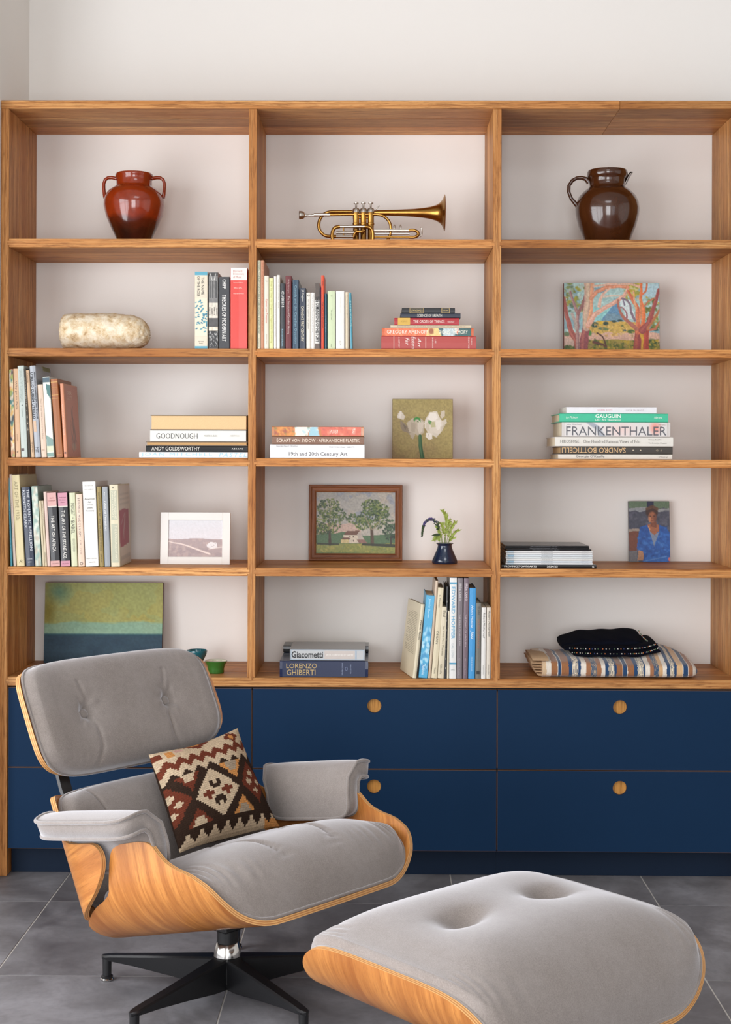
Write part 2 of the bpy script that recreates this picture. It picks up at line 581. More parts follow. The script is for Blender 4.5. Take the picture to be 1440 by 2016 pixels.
for k in range(3):
    u = thing('drawer_unit', units[k], 'cabinet', (0, 0, 0), group='blue drawer units')
    x0, x1 = VX[k], VX[k + 1]
    px = (W(252, 1391, 0).x, W(737.3, 1391, 0).x, W(1222, 1394, 0).x)[k]
    drawer(u, x0, x1, ZD[1], ZD[0], px)
    drawer(u, x0, x1, ZD[2], ZD[1], px)
    b = MB(); b.box(x0 + 0.0005, x1 - 0.0005, 0.018, DEPTH - 0.002, ZD[2] + 0.004, Z_C0 - 0.0008)
    b.build('carcass', dark_m, u)
    b = MB(); b.box(x0 + 0.0003, x1 - 0.0003, 0.05, 0.068, 0.001, ZD[2] + 0.0038)
    b.build('plinth', plinth_m, u)
# ------------------------------------------------------------------ books
SHELF = {1: SH[0][1], 2: SH[1][1], 3: SH[2][1], 4: SH[3][1], 5: Z_C1}
FRONT_PY = {1: 471.3, 2: 687.4, 3: 903.9, 4: 1119.8, 5: 1337}

def cover_mat(c, gloss=0.42):
    key = 'cover_' + (c if isinstance(c, str) else '%02x%02x%02x' % tuple(c)) + ('_g' if gloss < 0.35 else '')
    rgb = c if not isinstance(c, str) else tuple(int(c[i:i + 2], 16) for i in (0, 2, 4))
    return M(key, tuple(v * 0.93 for v in rgb), gloss, var=0.06, scale=60)
def ink(c): return M('ink_' + c, tuple(int(c[i:i + 2], 16) for i in (0, 2, 4)), 0.55, var=0.03)
PIC = vcol_mat('printed_paper', 0.35)

def book_body(root, t, h, d, cover, hard, pages, mp, gloss=0.42):
    """cover wrapped round a page block; local x thickness, y depth (spine at 0), z height; mp maps it into place"""
    bd = 0.0022 if hard else 0.0007
    bd = min(bd, t * 0.2)
    ov = 0.003 if hard else 0.0003
    bul = 0.0008
    c = min(0.002, t * 0.25)
    outer = [(0, d), (0, c), (c * 0.35, c * 0.3), (c, 0), (t / 2, -bul), (t - c, 0), (t - c * 0.35, c * 0.3), (t, c), (t, d)]
    inner = [(t - bd, d), (t - bd, c + bd), (bd, c + bd), (bd, d)]
    poly = outer + inner
    n = len(poly)
    vs = [mp(x, y, 0) for x, y in poly] + [mp(x, y, h) for x, y in poly]
    fs = [(i, (i + 1) % n, n + (i + 1) % n, n + i) for i in range(n)]
    o, q = list(range(9)), [12, 11, 10, 9]           # cap strips between outer and inner outline
    caps = [(0, 1, 11, 12), (1, 2, 3, 4, 11), (4, 5, 6, 7, 10, 11), (7, 8, 9, 10)]
    for cp in caps: fs += [tuple(cp), tuple(n + i for i in reversed(cp))]
    MB().add(vs, fs).build('cover', cover_mat(cover, gloss), root)
    b = MB()
    x0, x1, y0, y1, z0, z1 = bd * 1.02, t - bd * 1.02, c + bd * 1.05, d - (0.004 if hard else 0.0004), ov, h - ov
    vs = [mp(x, y, z) for x in (x0, x1) for y in (y0, y1) for z in (z0, z1)]
    b.add(vs, [(0, 1, 3, 2), (4, 6, 7, 5), (0, 4, 5, 1), (2, 3, 7, 6), (0, 2, 6, 4), (1, 5, 7, 3)])
    b.build('pages', M('paper_' + pages, tuple(int(pages[i:i + 2], 16) for i in (0, 2, 4)), 0.85, var=0.14, scale=400), root)

def spine_prints(root, t, h, prints, mp, upright_book=True):
    yo = -0.0011
    def V(a, y, b2):                               # fractions across the spine (a) and up it (b)
        return Vector(mp(a * t, y, b2 * h))
    for k, p in enumerate(prints):
        y = yo - 0.00012 * (k + 1)
        kind = p[0]
        if kind == 'v':                            # lettering running down the spine
            _, s, vt, vb, u0, u1, col = p[:7]
            o = V(u0, y, vt); lettering(s, o, V(u0, y, vb) - o, V(u1, y, vt) - o, ink(col), root, 'title', **(p[7] if len(p) > 7 else {}))
        elif kind == 'h':                          # lettering across the spine
            _, s, u0, u1, v0, v1, col = p[:7]
            o = V(u0, y, v0); lettering(s, o, V(u1, y, v0) - o, V(u0, y, v1) - o, ink(col), root, 'title', **(p[7] if len(p) > 7 else {}))
        elif kind == 'b':                          # coloured band or label
            _, v0, v1, col = p[:4]
            u0, u1 = (p[4], p[5]) if len(p) > 4 else (0.02, 0.98)
            vs = [V(u0, -0.0003, v0), V(u1, -0.0003, v0), V(u1, -0.0003, v1), V(u0, -0.0003, v1),
                  V(u0, y, v0), V(u1, y, v0), V(u1, y, v1), V(u0, y, v1)]
            MB().add(vs, [(0, 1, 2, 3), (7, 6, 5, 4), (0, 4, 5, 1), (1, 5, 6, 2), (2, 6, 7, 3), (3, 7, 4, 0)]).build('spine_label', cover_mat(col), root)
        elif kind == 'p':                          # printed picture
            _, v0, v1, img = p[:4]
            o = V(0.03, y, v0); picture_plate('spine_picture', img, o, V(0.97, y, v0) - o, V(0.03, y, v1) - o, PIC, root)

def upright(row, top, bot, label, cover, prints=(), d=0.17, hard=True, pages='e6d9bd', Y=0.008, yaw=0.0, gloss=0.42, group=None, name='book', extra=None):
    (xt0, xt1, yt), (xb0, xb1) = top, bot
    zs = SHELF[row] + 0.0004
    yb = FRONT_PY[row]
    A0, A1 = W(xb0, yb, Y).x, W(xb1, yb, Y).x
    t = max(0.003, A1 - A0 - 0.0007)
    tx, ty = W((xt0 + xt1) / 2, yt, Y).x, W((xt0 + xt1) / 2, yt, Y).z
    dx = tx - (A0 + A1) / 2
    hh = ty - zs
    lean = math.atan2(dx, hh)                      # + leans right
    t *= math.cos(lean)
    h = hh / math.cos(lean) - abs(math.tan(lean)) * t * 0.5
    px = A0 if lean <= 0 else A1 - 0.0007
    r = thing(name, label, 'book', (px, Y, zs), (0, lean, yaw), group=group)
    off = 0 if lean <= 0 else -t
    mp = lambda x, y, z: (x + off, y, z)
    book_body(r, t, h, d, cover, hard, pages, mp, gloss)
    spine_prints(r, t, h, prints, mp)
    if extra: extra(r, t, h, d, mp)
    return r

def stacked(base, x0, x1, y0, y1, pyref, label, cover, prints=(), d=0.2, hard=True, pages='e6d9bd', Y=0.03, rev=False, gloss=0.42, group=None, yaw=0.0, name='book', cat='book'):
    """a book lying flat, spine to the room (rev: fore-edge to the room); returns the height of its top"""
    A0, A1 = W(x0, pyref, Y).x, W(x1, pyref, Y).x
    t = (y1 - y0) * (Y - EYE.y) / FPX
    w = A1 - A0
    r = thing(name, label, cat, (A0, Y, base), (0, 0, yaw), group=group)
    if rev: mp = lambda x, y, z: (z, d - y, x)
    else: mp = lambda x, y, z: (z, y, x)
    book_body(r, t - 0.0004, w, d, cover, hard, pages, mp, gloss)
    # lettering reads along the book: swap the axes so that a runs along the length and b up the thickness
    if not rev:
        spine_prints(r, w, t, prints, lambda x, y, z: (x, y, z))
    return base + t

class Canvas:
    """small numpy painter used for pictures and printed covers (x right, y down, unit square)"""
    def __init__(s, w, h, bg=(128, 128, 128), seed=1):
        s.w, s.h = w, h
        s.a = np.zeros((h, w, 3)); s.a[:] = bg
        s.r = np.random.RandomState(seed)
        s.X, s.Y = np.meshgrid((np.arange(w) + 0.5) / w, (np.arange(h) + 0.5) / h)
        s.asp = w / h
    def smooth(s, n):
        g = s.r.rand(max(2, int(n)) + 2, max(2, int(n * s.asp)) + 2)
        gy, gx = s.Y * (g.shape[0] - 1.01), s.X * (g.shape[1] - 1.01)
        i, j = gy.astype(int), gx.astype(int)
        fy, fx = gy - i, gx - j
        fy = fy * fy * (3 - 2 * fy); fx = fx * fx * (3 - 2 * fx)
        return (g[i, j] * (1 - fy) * (1 - fx) + g[i + 1, j] * fy * (1 - fx) + g[i, j + 1] * (1 - fy) * fx + g[i + 1, j + 1] * fy * fx)
    def fbm(s, n, o=3):
        t = 0; amp = 1; tot = 0
        for k in range(o):
            t = t + s.smooth(n * 2 ** k) * amp; tot += amp; amp *= 0.55
        return t / tot
    def blend(s, mask, col, op=1.0):
        m = np.clip(mask * op, 0, 1)[..., None]
        s.a = s.a * (1 - m) + np.array(col, float) * m
        return s
    def poly(s, pts, col, op=1.0, wob=0.0):
        X, Y = s.X, s.Y
        if wob:
            X = X + (s.smooth(9) - 0.5) * wob; Y = Y + (s.smooth(9) - 0.5) * wob
        ins = np.zeros(X.shape, bool)
        n = len(pts)
        for i in range(n):
            x0, y0 = pts[i]; x1, y1 = pts[(i + 1) % n]
            if y0 == y1: continue
            c = (y0 > Y) != (y1 > Y)
            ins ^= c & (X < (x1 - x0) * (Y - y0) / (y1 - y0) + x0)
        return s.blend(ins * 1.0, col, op)
    def stroke(s, pts, w, col, op=1.0, w2=None, wob=0.0):
        """thick line through pts; widths in units of the picture's height"""
        X, Y = s.X * s.asp, s.Y
        if wob:
            X = X + (s.smooth(14) - 0.5) * wob; Y = Y + (s.smooth(14) - 0.5) * wob
        w2 = w if w2 is None else w2
        m = np.zeros(X.shape)
        n = len(pts) - 1
        for i in range(n):
            x0, y0 = pts[i][0] * s.asp, pts[i][1]; x1, y1 = pts[i + 1][0] * s.asp, pts[i + 1][1]
            L = (x1 - x0) ** 2 + (y1 - y0) ** 2 + 1e-12
            t = np.clip(((X - x0) * (x1 - x0) + (Y - y0) * (y1 - y0)) / L, 0, 1)
            dd = np.hypot(X - x0 - t * (x1 - x0), Y - y0 - t * (y1 - y0))
            ww = (w + (w2 - w) * (i + t) / n) / 2
            m = np.maximum(m, np.clip((ww - dd) * s.h + 0.5, 0, 1))
        return s.blend(m, col, op)
    def dab(s, x, y, rx, ry, col, op=1.0, ang=0.0, soft=0.25):
        dx, dy = (s.X - x) * s.asp, s.Y - y
        c, q = math.cos(ang), math.sin(ang)
        u, v = (dx * c + dy * q) / rx, (-dx * q + dy * c) / ry
        return s.blend(np.clip((1 - np.hypot(u, v)) / soft, 0, 1), col, op)
    def dabs(s, n, box, r, cols, op=0.9, aspect=0.6, region=None):
        x0, y0, x1, y1 = box
        for _ in range(n):
            x, y = x0 + (x1 - x0) * s.r.rand(), y0 + (y1 - y0) * s.r.rand()
            if region and not region(x, y): continue
            rr = r * (0.6 + 0.8 * s.r.rand())
            s.dab(x, y, rr, rr * aspect, cols[s.r.randint(len(cols))], op, s.r.rand() * 3.1, 0.5)
        return s
    def grain(s, amt, n=40):
        s.a = s.a * (1 + (s.smooth(n)[..., None] - 0.5) * amt)
        return s

def patches(w, h, cols, seed, n=40, r=0.16, bg=(200, 190, 170)):
    c = Canvas(w, h, bg, seed)
    c.dabs(n, (0, 0, 1, 1), r, cols, 0.95, 0.55)
    return c.grain(0.2).a

# --- row two, first bay: four thick volumes against the upright
c = Canvas(26, 100, (228, 214, 190), 3)
for k in range(70):
    x, y = c.r.rand(), 0.05 + 0.85 * c.r.rand()
    c.dab(x, y, 0.035, 0.02, [(38, 112, 138), (60, 140, 160), (226, 214, 190)][k % 3], 0.9, c.r.rand() * 3)
rose = c.a
upright(2, (383.5, 409.5, 535), (383.5, 409.5), 'thick cream volume with a teal woodcut on its spine, leftmost of four', 'e9dcc4',
        [('b', 0.955, 1.0, '5aa9c0'), ('p', 0.16, 0.66, rose), ('v', 'THE NAME', 0.93, 0.70, 0.52, 0.72, '3a3836'), ('v', 'OF THE ROSE', 0.94, 0.68, 0.2, 0.4, '3a3836'),
         ('b', 0.0, 0.03, '5aa9c0'), ('h', 'Harvest', 0.3, 0.7, 0.085, 0.1, '5a564e'), ('h', 'Books', 0.36, 0.64, 0.06, 0.075, '5a564e')], d=0.15, pages='e0cfa8', group='books on the second shelf')
c = Canvas(20, 120, (120, 118, 116), 4)
for x in (0.12, 0.42, 0.75): c.poly([(x, 0.12), (x + 0.1, 0.12), (x + 0.1, 0.34), (x, 0.34)], (30, 30, 32))
c.poly([(0, 0), (1, 0), (1, 0.05), (0, 0.05)], (60, 58, 58)); c.stroke([(0.2, 0.02), (0.35, 0.1)], 0.012, (220, 216, 210)); c.stroke([(0.75, 0.02), (0.6, 0.1)], 0.012, (220, 216, 210))
c.poly([(0, 0.4), (1, 0.4), (1, 0.6), (0, 0.6)], (214, 204, 188))
for i in range(6):
    for j in range(4): c.dab(0.12 + j * 0.25, 0.465 + i * 0.018 + (j % 2) * 0.008, 0.012, 0.007, (60, 56, 52))
c.poly([(0, 0.6), (1, 0.6), (1, 0.72), (0, 0.72)], (76, 74, 74)); c.poly([(0, 0.72), (1, 0.72), (1, 0.77), (0, 0.77)], (226, 212, 190))
c.poly([(0, 0.77), (1, 0.77), (1, 1), (0, 1)], (40, 40, 42)); c.dabs(60, (0, 0.78, 1, 0.98), 0.014, [(210, 208, 204), (120, 118, 116), (24, 24, 26)])
upright(2, (411, 430, 536), (411, 430), 'book with a black and white photograph of carved shapes printed on its spine', '9a9794', [('p', 0.005, 0.995, c.grain(0.2).a)], d=0.16, group='books on the second shelf')
upright(2, (431.6, 453, 545), (431.6, 453), 'black paperback with large white capitals between the photograph spine and a red volume', '37383c',
        [('v', 'CHIPP', 0.965, 0.83, 0.32, 0.68, 'efece6'), ('v', 'THEORIES OF MODERN ART', 0.75, 0.10, 0.28, 0.66, 'efece6')], d=0.19, hard=False, group='books on the second shelf')
upright(2, (454, 487.6, 527.5), (454, 487.6), 'fat red reference volume with a white band at its head', 'e4483f',
        [('b', 0.85, 1.0, 'f3ebe4'), ('h', 'Harvard', 0.16, 0.7, 0.945, 0.975, 'b9776c'), ('h', 'Dictionary', 0.16, 0.82, 0.908, 0.938, 'b9776c'), ('h', 'of Music', 0.16, 0.66, 0.872, 0.902, 'b9776c'),
         ('h', 'Second Edition', 0.18, 0.76, 0.81, 0.825, 'f6cfc4'), ('h', 'WILLI APEL', 0.2, 0.7, 0.742, 0.76, 'f6cfc4'), ('h', 'Harvard Press', 0.18, 0.8, 0.675, 0.69, 'f6cfc4')], d=0.2, gloss=0.3, group='books on the second shelf')

# --- row two, middle bay: nineteen slimmer books
R2 = 'row of books on the second shelf, middle bay'
def g2(top, bot, label, cover, prints=(), **k): return upright(2, top, bot, label, cover, prints, group=R2, **k)
g2((507, 514, 512.5), (507, 514), 'tall thin cream book with green capitals, touching the upright', 'efe6c8', [('v', 'DOWN-TO-EARTH VEGETABLE GARDENING KNOW-HOW', 0.985, 0.17, 0.25, 0.75, '3b5a45'), ('v', 'Dick Raymond', 0.12, 0.02, 0.3, 0.65, '8a8468')], d=0.215, hard=False)
g2((514.2, 520.3, 512.5), (514.2, 520.3), 'tall thin salmon book with faded lettering', 'd99a78', [('v', 'THE VICTORY GARDEN VEGETABLES', 0.98, 0.2, 0.3, 0.7, 'b86a4a')], d=0.215, hard=False)
g2((520.5, 530, 543), (520.5, 530), 'cream paperback with red lettering on its spine', 'efe4d0', [('v', 'Carrots Love Tomatoes', 0.68, 0.35, 0.3, 0.72, 'c8483a'), ('h', 'Riotte', 0.3, 0.7, 0.92, 0.935, '55504a'), ('v', 'Garden Way', 0.2, 0.06, 0.35, 0.6, '9a8f7a')], hard=False, d=0.15)
g2((530.3, 539, 547.5), (530.3, 539), 'pale yellow-green striped paperback', 'e6e6a4', [('v', 'Step by Step to Organic Vegetable Growing', 0.96, 0.08, 0.25, 0.75, 'b0b060')], hard=False, d=0.15)
g2((539.4, 545.2, 544), (539.4, 545.2), 'narrow white paperback with tiny black lettering', 'f2ede4', [('v', 'Great Ideas for the Vegetable Garden', 0.63, 0.16, 0.3, 0.65, '55524e')], hard=False, d=0.15)
g2((545.6, 552, 541.5), (545.6, 552), 'narrow ivory book with faint grey lettering', 'f0ebdf', [('v', 'The Salad Garden Book', 0.95, 0.55, 0.3, 0.6, 'b5b0a4')], d=0.16)
g2((552.6, 562, 558), (552.6, 562), 'black book with white lettering, short among the slim spines', '23262b', [('v', 'CUBISM', 0.88, 0.64, 0.25, 0.75, 'e8e6e0'), ('v', 'Rosenblum', 0.3, 0.04, 0.25, 0.6, '8fb3c4')], gloss=0.28)
g2((562.4, 574.6, 543), (562.4, 574.6), 'dark maroon cloth book with silver lettering', '6d2328', [('v', 'Philip Sprague', 0.95, 0.76, 0.35, 0.62, 'cdb3ac'), ('v', 'The Structure of Canadian History', 0.72, 0.2, 0.28, 0.68, 'dcc8c0')], d=0.19)
g2((576.5, 589, 551), (576.5, 589), 'dark petrol blue book with a worn jacket', '27465c', [('v', 'Canada and the Canadian Question', 0.92, 0.08, 0.25, 0.7, '7d9fae')], d=0.19, gloss=0.28)
g2((589.6, 603, 567), (589.6, 603), 'navy book with cream lettering down its spine', '2b3446', [('v', 'J.E. Creighton', 0.97, 0.78, 0.3, 0.7, 'e4e0d4'), ('v', "CANADA'S FIRST CENTURY", 0.7, 0.12, 0.28, 0.72, 'd8cdb4')], d=0.18, gloss=0.3)
g2((603.6, 612.4, 576), (603.6, 612.4), 'cream paperback with a small black emblem near its head', 'eee6d8', [('h', 'O', 0.25, 0.75, 0.93, 0.965, '3a3834', {'weight': 0.04}), ('v', 'On Trial A Case from the Canadian', 0.88, 0.35, 0.32, 0.66, '8a857a')], hard=False, d=0.14)
g2((613, 620.3, 576), (613, 620.3), 'white paperback just right of the one with the emblem', 'f1ece4', [('v', 'The Vertical Mosaic and Its Critics', 0.95, 0.3, 0.3, 0.65, '8f8a80')], hard=False, d=0.14)
g2((620.8, 630, 557.5), (620.8, 630), 'pale book with big black capitals and a dark photograph at its head', 'e3dfd8', [('b', 0.74, 1.0, '574a42'), ('b', 0.0, 0.08, '6a5a50'), ('v', 'THE DIMENSIONS OF HISTORY', 0.80, 0.1, 0.1, 0.9, '1c1c1e', {'weight': 0.02})], hard=False, d=0.14)
g2((630.3, 632.4, 566), (630.3, 632.4), 'very thin dark violet pamphlet left of the orange-red book', '3a2f5c', hard=False, d=0.14)
g2((632.6, 639.2, 542), (632.6, 639.2), 'bright orange-red slim book standing taller than its neighbours', 'e2502f', [('v', 'ISON', 0.92, 0.86, 0.3, 0.7, '5c1f14'), ('v', 'THE ACT OF READING', 0.64, 0.28, 0.3, 0.7, '6a2818')], d=0.12)
g2((639.6, 645, 578), (639.6, 645), 'narrow dark teal book', '1f4a5a', [('v', 'Civil Elegies', 0.6, 0.3, 0.3, 0.65, '9ab8c0')], hard=False, d=0.13)
g2((645.6, 661, 573), (645.6, 661), 'pale green paperback with one tiny line of lettering', 'd3dfb6', [('h', 'O', 0.4, 0.6, 0.9, 0.935, '9aa88a'), ('v', 'The Last Poet', 0.68, 0.5, 0.42, 0.58, '6f7a64'), ('v', 'Anansi', 0.08, 0.03, 0.4, 0.55, '6f7a64')], hard=False, d=0.14)
g2((661.8, 679, 573), (661.8, 679), 'plain white paperback with rounded spine near the turquoise book', 'f3efe8', [('v', 'The Secular City', 0.92, 0.62, 0.4, 0.6, 'd5d0c6'), ('v', 'SCM', 0.14, 0.06, 0.4, 0.6, 'a8a298')], hard=False, d=0.14)
g2((680.4, 687.2, 575), (680.4, 687.2), 'narrow beige book with dark speckled lettering beside the turquoise book', 'dccbb0', [('v', 'The Valley of the Blind', 0.95, 0.55, 0.3, 0.65, '6a604e')], hard=False, d=0.14)
g2((687.4, 692.6, 576), (690.4, 695), 'turquoise thin book leaning at the right end of the row', '4f9fb4', [('v', 'HERZOG', 0.85, 0.4, 0.2, 0.8, '9fd0cc')], d=0.12, gloss=0.3)

# --- row two, middle bay: stack of six lying books
S2 = 'stack of lying books on the second shelf'
z = SHELF[2] + 0.0004
z = stacked(z, 751, 938, 661, 686.8, 686, 'thick red cloth book at the bottom of its stack', 'b8433c',
            [('b', 0.02, 0.98, 'd08a7e', 0.128, 0.139), ('b', 0.08, 0.92, 'd08a7e', 0.463, 0.474),
             ('v', 'A HISTORY', 0.92, 0.1, 0.18, 0.195, 'ecd6cc', {}), ('v', 'Far', 0.85, 0.3, 0.255, 0.295, 'f0e0d8', {'shear': 0.3}), ('v', 'Eastern', 0.95, 0.05, 0.32, 0.36, 'f0e0d8', {'shear': 0.3}), ('v', 'Art', 0.84, 0.14, 0.385, 0.42, 'f0e0d8', {'shear': 0.3}),
             ('v', 'SHERMAN', 0.9, 0.1, 0.535, 0.548, 'ecd6cc'), ('v', 'LEE', 0.72, 0.45, 0.565, 0.578, 'ecd6cc'), ('v', 'PRENTICE', 0.94, 0.06, 0.915, 0.928, 'ecd6cc'), ('v', 'HALL', 0.8, 0.3, 0.945, 0.957, 'ecd6cc')], d=0.22, Y=0.012, pages='e2cfa6', group=S2)
c = Canvas(90, 10, (226, 108, 62), 6)
c.poly([(0.5, 0), (0.63, 0), (0.68, 1), (0.48, 1)], (226, 190, 120)); c.poly([(0.62, 0), (0.8, 0), (0.85, 1), (0.66, 1)], (56, 92, 96)); c.poly([(0.68, 0), (0.86, 0), (0.8, 1), (0.68, 1)], (214, 222, 220), 0.8)
c.poly([(0.86, 0), (1, 0), (1, 1), (0.84, 1)], (38, 84, 82)); c.dab(0.54, 0.4, 0.3, 0.4, (150, 80, 40)); c.stroke([(0.15, 0), (0.2, 1)], 0.2, (240, 150, 100), 0.7); c.stroke([(0.32, 0), (0.36, 1)], 0.15, (246, 160, 110), 0.6)
z = stacked(z, 752, 933, 645, 661, 686, 'orange to dark green art paperback, second from the bottom of its stack', 'd8663a',
            [('p', 0.03, 0.97, c.grain(0.3).a), ('h', 'GREGORY AMENOFF', 0.055, 0.505, 0.3, 0.72, 'f4e6d8'), ('h', 'SHOALS', 0.62, 0.74, 0.3, 0.7, 'f0ead8'), ('h', 'MEMORY', 0.78, 0.935, 0.3, 0.7, 'f0ead8')], d=0.2, Y=0.014, hard=False, group=S2)
z = stacked(z, 769, 928, 639, 645, 686, 'thin cream pamphlet between the orange and the red lying books', 'e2d3b6', [('h', 'AESTHETICS OF TODAY AND MEANING', 0.08, 0.68, 0.3, 0.75, 'b09c80'), ('h', 'PHILOSOPHY', 0.7, 0.93, 0.3, 0.7, 'b09c80')], d=0.18, Y=0.018, hard=False, group=S2)
z = stacked(z, 776.5, 904, 625, 639, 686, 'red paperback with a yellow label at one end of its spine', 'b5202c', [('b', 0.01, 0.99, 'dcae44', 0.055, 0.245), ('h', 'SCIENCE', 0.1, 0.2, 0.38, 0.6, '9a7624'), ('h', 'THE ORDER OF THINGS', 0.295, 0.775, 0.3, 0.68, 'f2dcd2'), ('h', 'FOUCAULT', 0.825, 0.93, 0.36, 0.58, 'f2dcd2')], d=0.16, Y=0.016, hard=False, group=S2)
z = stacked(z, 788.5, 907, 616, 625.4, 686, 'slim dark navy book with pale lettering under the topmost black book', '2a3040', [('h', 'SCIENCE OF BREATH', 0.28, 0.69, 0.2, 0.8, 'd6d2c6')], d=0.15, Y=0.018, group=S2)
stacked(z, 791.5, 896, 606, 616.6, 686, 'small black book with two gold-ruled labels, topmost of its stack', '1d1e22', [('b', 0.06, 0.97, 'b89a5e', 0.145, 0.41), ('b', 0.12, 0.9, '22211f', 0.155, 0.4), ('h', 'UPANISHADS', 0.165, 0.39, 0.35, 0.7, 'c9b070'),
        ('b', 0.06, 0.97, 'b89a5e', 0.745, 0.9), ('b', 0.12, 0.9, '22211f', 0.757, 0.888), ('h', 'EVERYMAN', 0.78, 0.865, 0.4, 0.65, 'c9b070')], d=0.13, Y=0.02, group=S2)

# --- row three, first bay: ten books leaning left
R3 = 'leaning books on the third shelf'
def g3(top, bot, label, cover, prints=(), **k): return upright(3, top, bot, label, cover, prints, group=R3, **k)
mat_cols = [(38, 110, 104), (220, 170, 80), (30, 36, 52), (216, 150, 110), (236, 214, 180), (150, 160, 70)]
g3((18, 26, 727), (22, 30), 'thin book with a patchwork of green, orange and navy on its spine', 'd8a988', [('p', 0.01, 0.99, patches(8, 90, mat_cols, 11, 60, 0.05))], d=0.2, hard=False, gloss=0.28)
g3((26.6, 35.4, 726), (30.8, 41.3), 'tan paperback with a dark vertical title, next to the patchwork spine', 'deb48c', [('v', 'Why go to Paris', 0.86, 0.54, 0.3, 0.7, '4a3a38'), ('v', 'Schneider', 0.26, 0.18, 0.35, 0.6, '9a7858'), ('h', 'P', 0.32, 0.6, 0.05, 0.07, '4a3a30')], d=0.2, hard=False)
g3((35.6, 46.2, 720), (42, 55), 'pale grey-green book with outlined grey capitals on its spine', 'c3cdc6', [('v', 'DRAWING IN THE ITALIAN RENAISSANCE', 0.955, 0.6, 0.2, 0.72, '98a49c'), ('h', '.', 0.4, 0.6, 0.565, 0.575, '3a4440'), ('v', 'Leonardo', 0.53, 0.44, 0.35, 0.6, '8a968e'), ('b', 0.07, 0.1, '4e3a3c', 0.1, 0.5)], d=0.215)
g3((46.6, 51, 726), (55.6, 61), 'thin dark bundle of catalogues between pale spines', '4a453e', [('v', 'catalogue 1 2 3 4', 0.9, 0.3, 0.2, 0.7, 'b5ab98')], d=0.19, hard=False, gloss=0.25)
g3((51.2, 57.6, 729), (61.4, 68.2), 'narrow tan book left of the silver spine', 'd8b48e', [('v', 'Cezanne', 0.97, 0.86, 0.25, 0.7, '7a5a40'), ('v', 'THAMES', 0.18, 0.06, 0.4, 0.75, '5a4a3c')], d=0.19, hard=False)
g3((58, 70, 720), (68.8, 81), 'silver-grey book with bold black stacked lettering', 'a9adb4', [('v', 'UTRILLO CUBISM UTRILLO', 0.93, 0.42, 0.08, 0.5, '24262c', {'weight': 0.03}), ('v', 'abstraction creation art non figuratif', 0.93, 0.42, 0.62, 0.92, '24262c', {'weight': 0.03}), ('b', 0.28, 0.4, 'dcb898', 0.1, 0.55), ('v', 'MIT', 0.11, 0.05, 0.2, 0.7, '24262c')], d=0.21, gloss=0.25)
g3((74.2, 84, 757), (81.6, 92.8), 'short pale pink paperback with thin lettering', 'e4c9b2', [('v', 'Diary of the Fields Letters to the Editor', 0.80, 0.25, 0.3, 0.62, '9a8674'), ('b', 0.085, 0.115, 'c9ab92', 0.15, 0.65)], d=0.15, hard=False)
c = Canvas(14, 110, (226, 226, 212), 5)
c.poly([(0, 0), (1, 0), (1, 0.06), (0, 0.06)], (60, 84, 96)); c.poly([(0.4, 0.08), (1, 0.1), (1, 0.28), (0.5, 0.2)], (58, 106, 104)); c.poly([(0, 0.72), (1, 0.78), (1, 0.86), (0.1, 0.86)], (120, 148, 140)); c.poly([(0, 0.86), (1, 0.86), (1, 0.94), (0, 0.94)], (204, 206, 176)); c.poly([(0, 0.95), (1, 0.95), (1, 1), (0, 1)], (120, 150, 140))
g3((84.4, 97, 742), (93.2, 107.6), 'glossy white and teal book beside the orange-brown one', 'd6d8cc', [('p', 0.01, 0.99, c.a)], d=0.18, gloss=0.22)
upright(3, (82, 84.5, 722), (90, 92.5), 'tall olive green cover standing behind the leaning row', '7f8034', d=0.1, Y=0.105, hard=False, group=R3)
g3((99, 114, 746), (110.8, 125), 'orange-brown cloth book with gold rules near its head', 'a5602c', [('b', 0.955, 0.965, 'd8a45c'), ('h', 'The Complete', 0.15, 0.85, 0.885, 0.9, 'd8a45c'), ('h', 'Paintings', 0.2, 0.8, 0.865, 0.878, 'd8a45c'), ('b', 0.79, 0.797, 'd8a45c'), ('b', 0.75, 0.757, 'd8a45c'), ('h', 'Abrams', 0.2, 0.8, 0.03, 0.045, 'd8a45c')], d=0.2)
def deer_cover(r, t, h, d, mp):
    c = Canvas(60, 60, (196, 124, 100), 8)
    for x, y, a, l, q in ((0.45, 0.42, 1.3, 0.2, 70), (0.5, 0.6, 1.5, 0.24, 60), (0.42, 0.75, 1.0, 0.2, 90), (0.55, 0.82, 1.9, 0.18, 70), (0.62, 0.68, 1.3, 0.25, 80)):
        c.dab(x, y, l * 0.7, 0.06, (q + 20, q, q - 4), 0.75, a, 0.8)
    c.stroke([(0.55, 0.28), (0.5, 0.45), (0.62, 0.65), (0.72, 0.85)], 0.03, (80, 66, 60), 0.8, 0.01, 0.08)
    c.stroke([(0.35, 0.5), (0.3, 0.7), (0.4, 0.92)], 0.03, (80, 66, 60), 0.8, 0.01, 0.08)
    c.dab(0.5, 0.86, 0.22, 0.06, (176, 164, 148), 0.5)
    o = Vector(mp(t + 0.0003, 0.02, 0.004)); picture_plate('cover_print', c.a, o, Vector((0, d - 0.024, 0)), Vector((0, 0, h - 0.008)), PIC, r)
    for s, z0 in (('DER', 0.86), ('GOTT', 0.79)):
        lettering(s, mp(t + 0.0007, 0.04, h * z0), (0, 0.07, 0), (0, 0, h * 0.05), ink('ead0c0'), r, 'title')
g3((117, 126, 755), (126, 133.4), 'salmon book at the end of the leaning row with a drawing on its cover', 'dd9470', [('v', 'GOTT UND GESELLSCHAFT', 0.72, 0.3, 0.3, 0.6, 'eec8b0'), ('b', 0.05, 0.075, '7a4a3c', 0.2, 0.7)], d=0.2, extra=deer_cover)

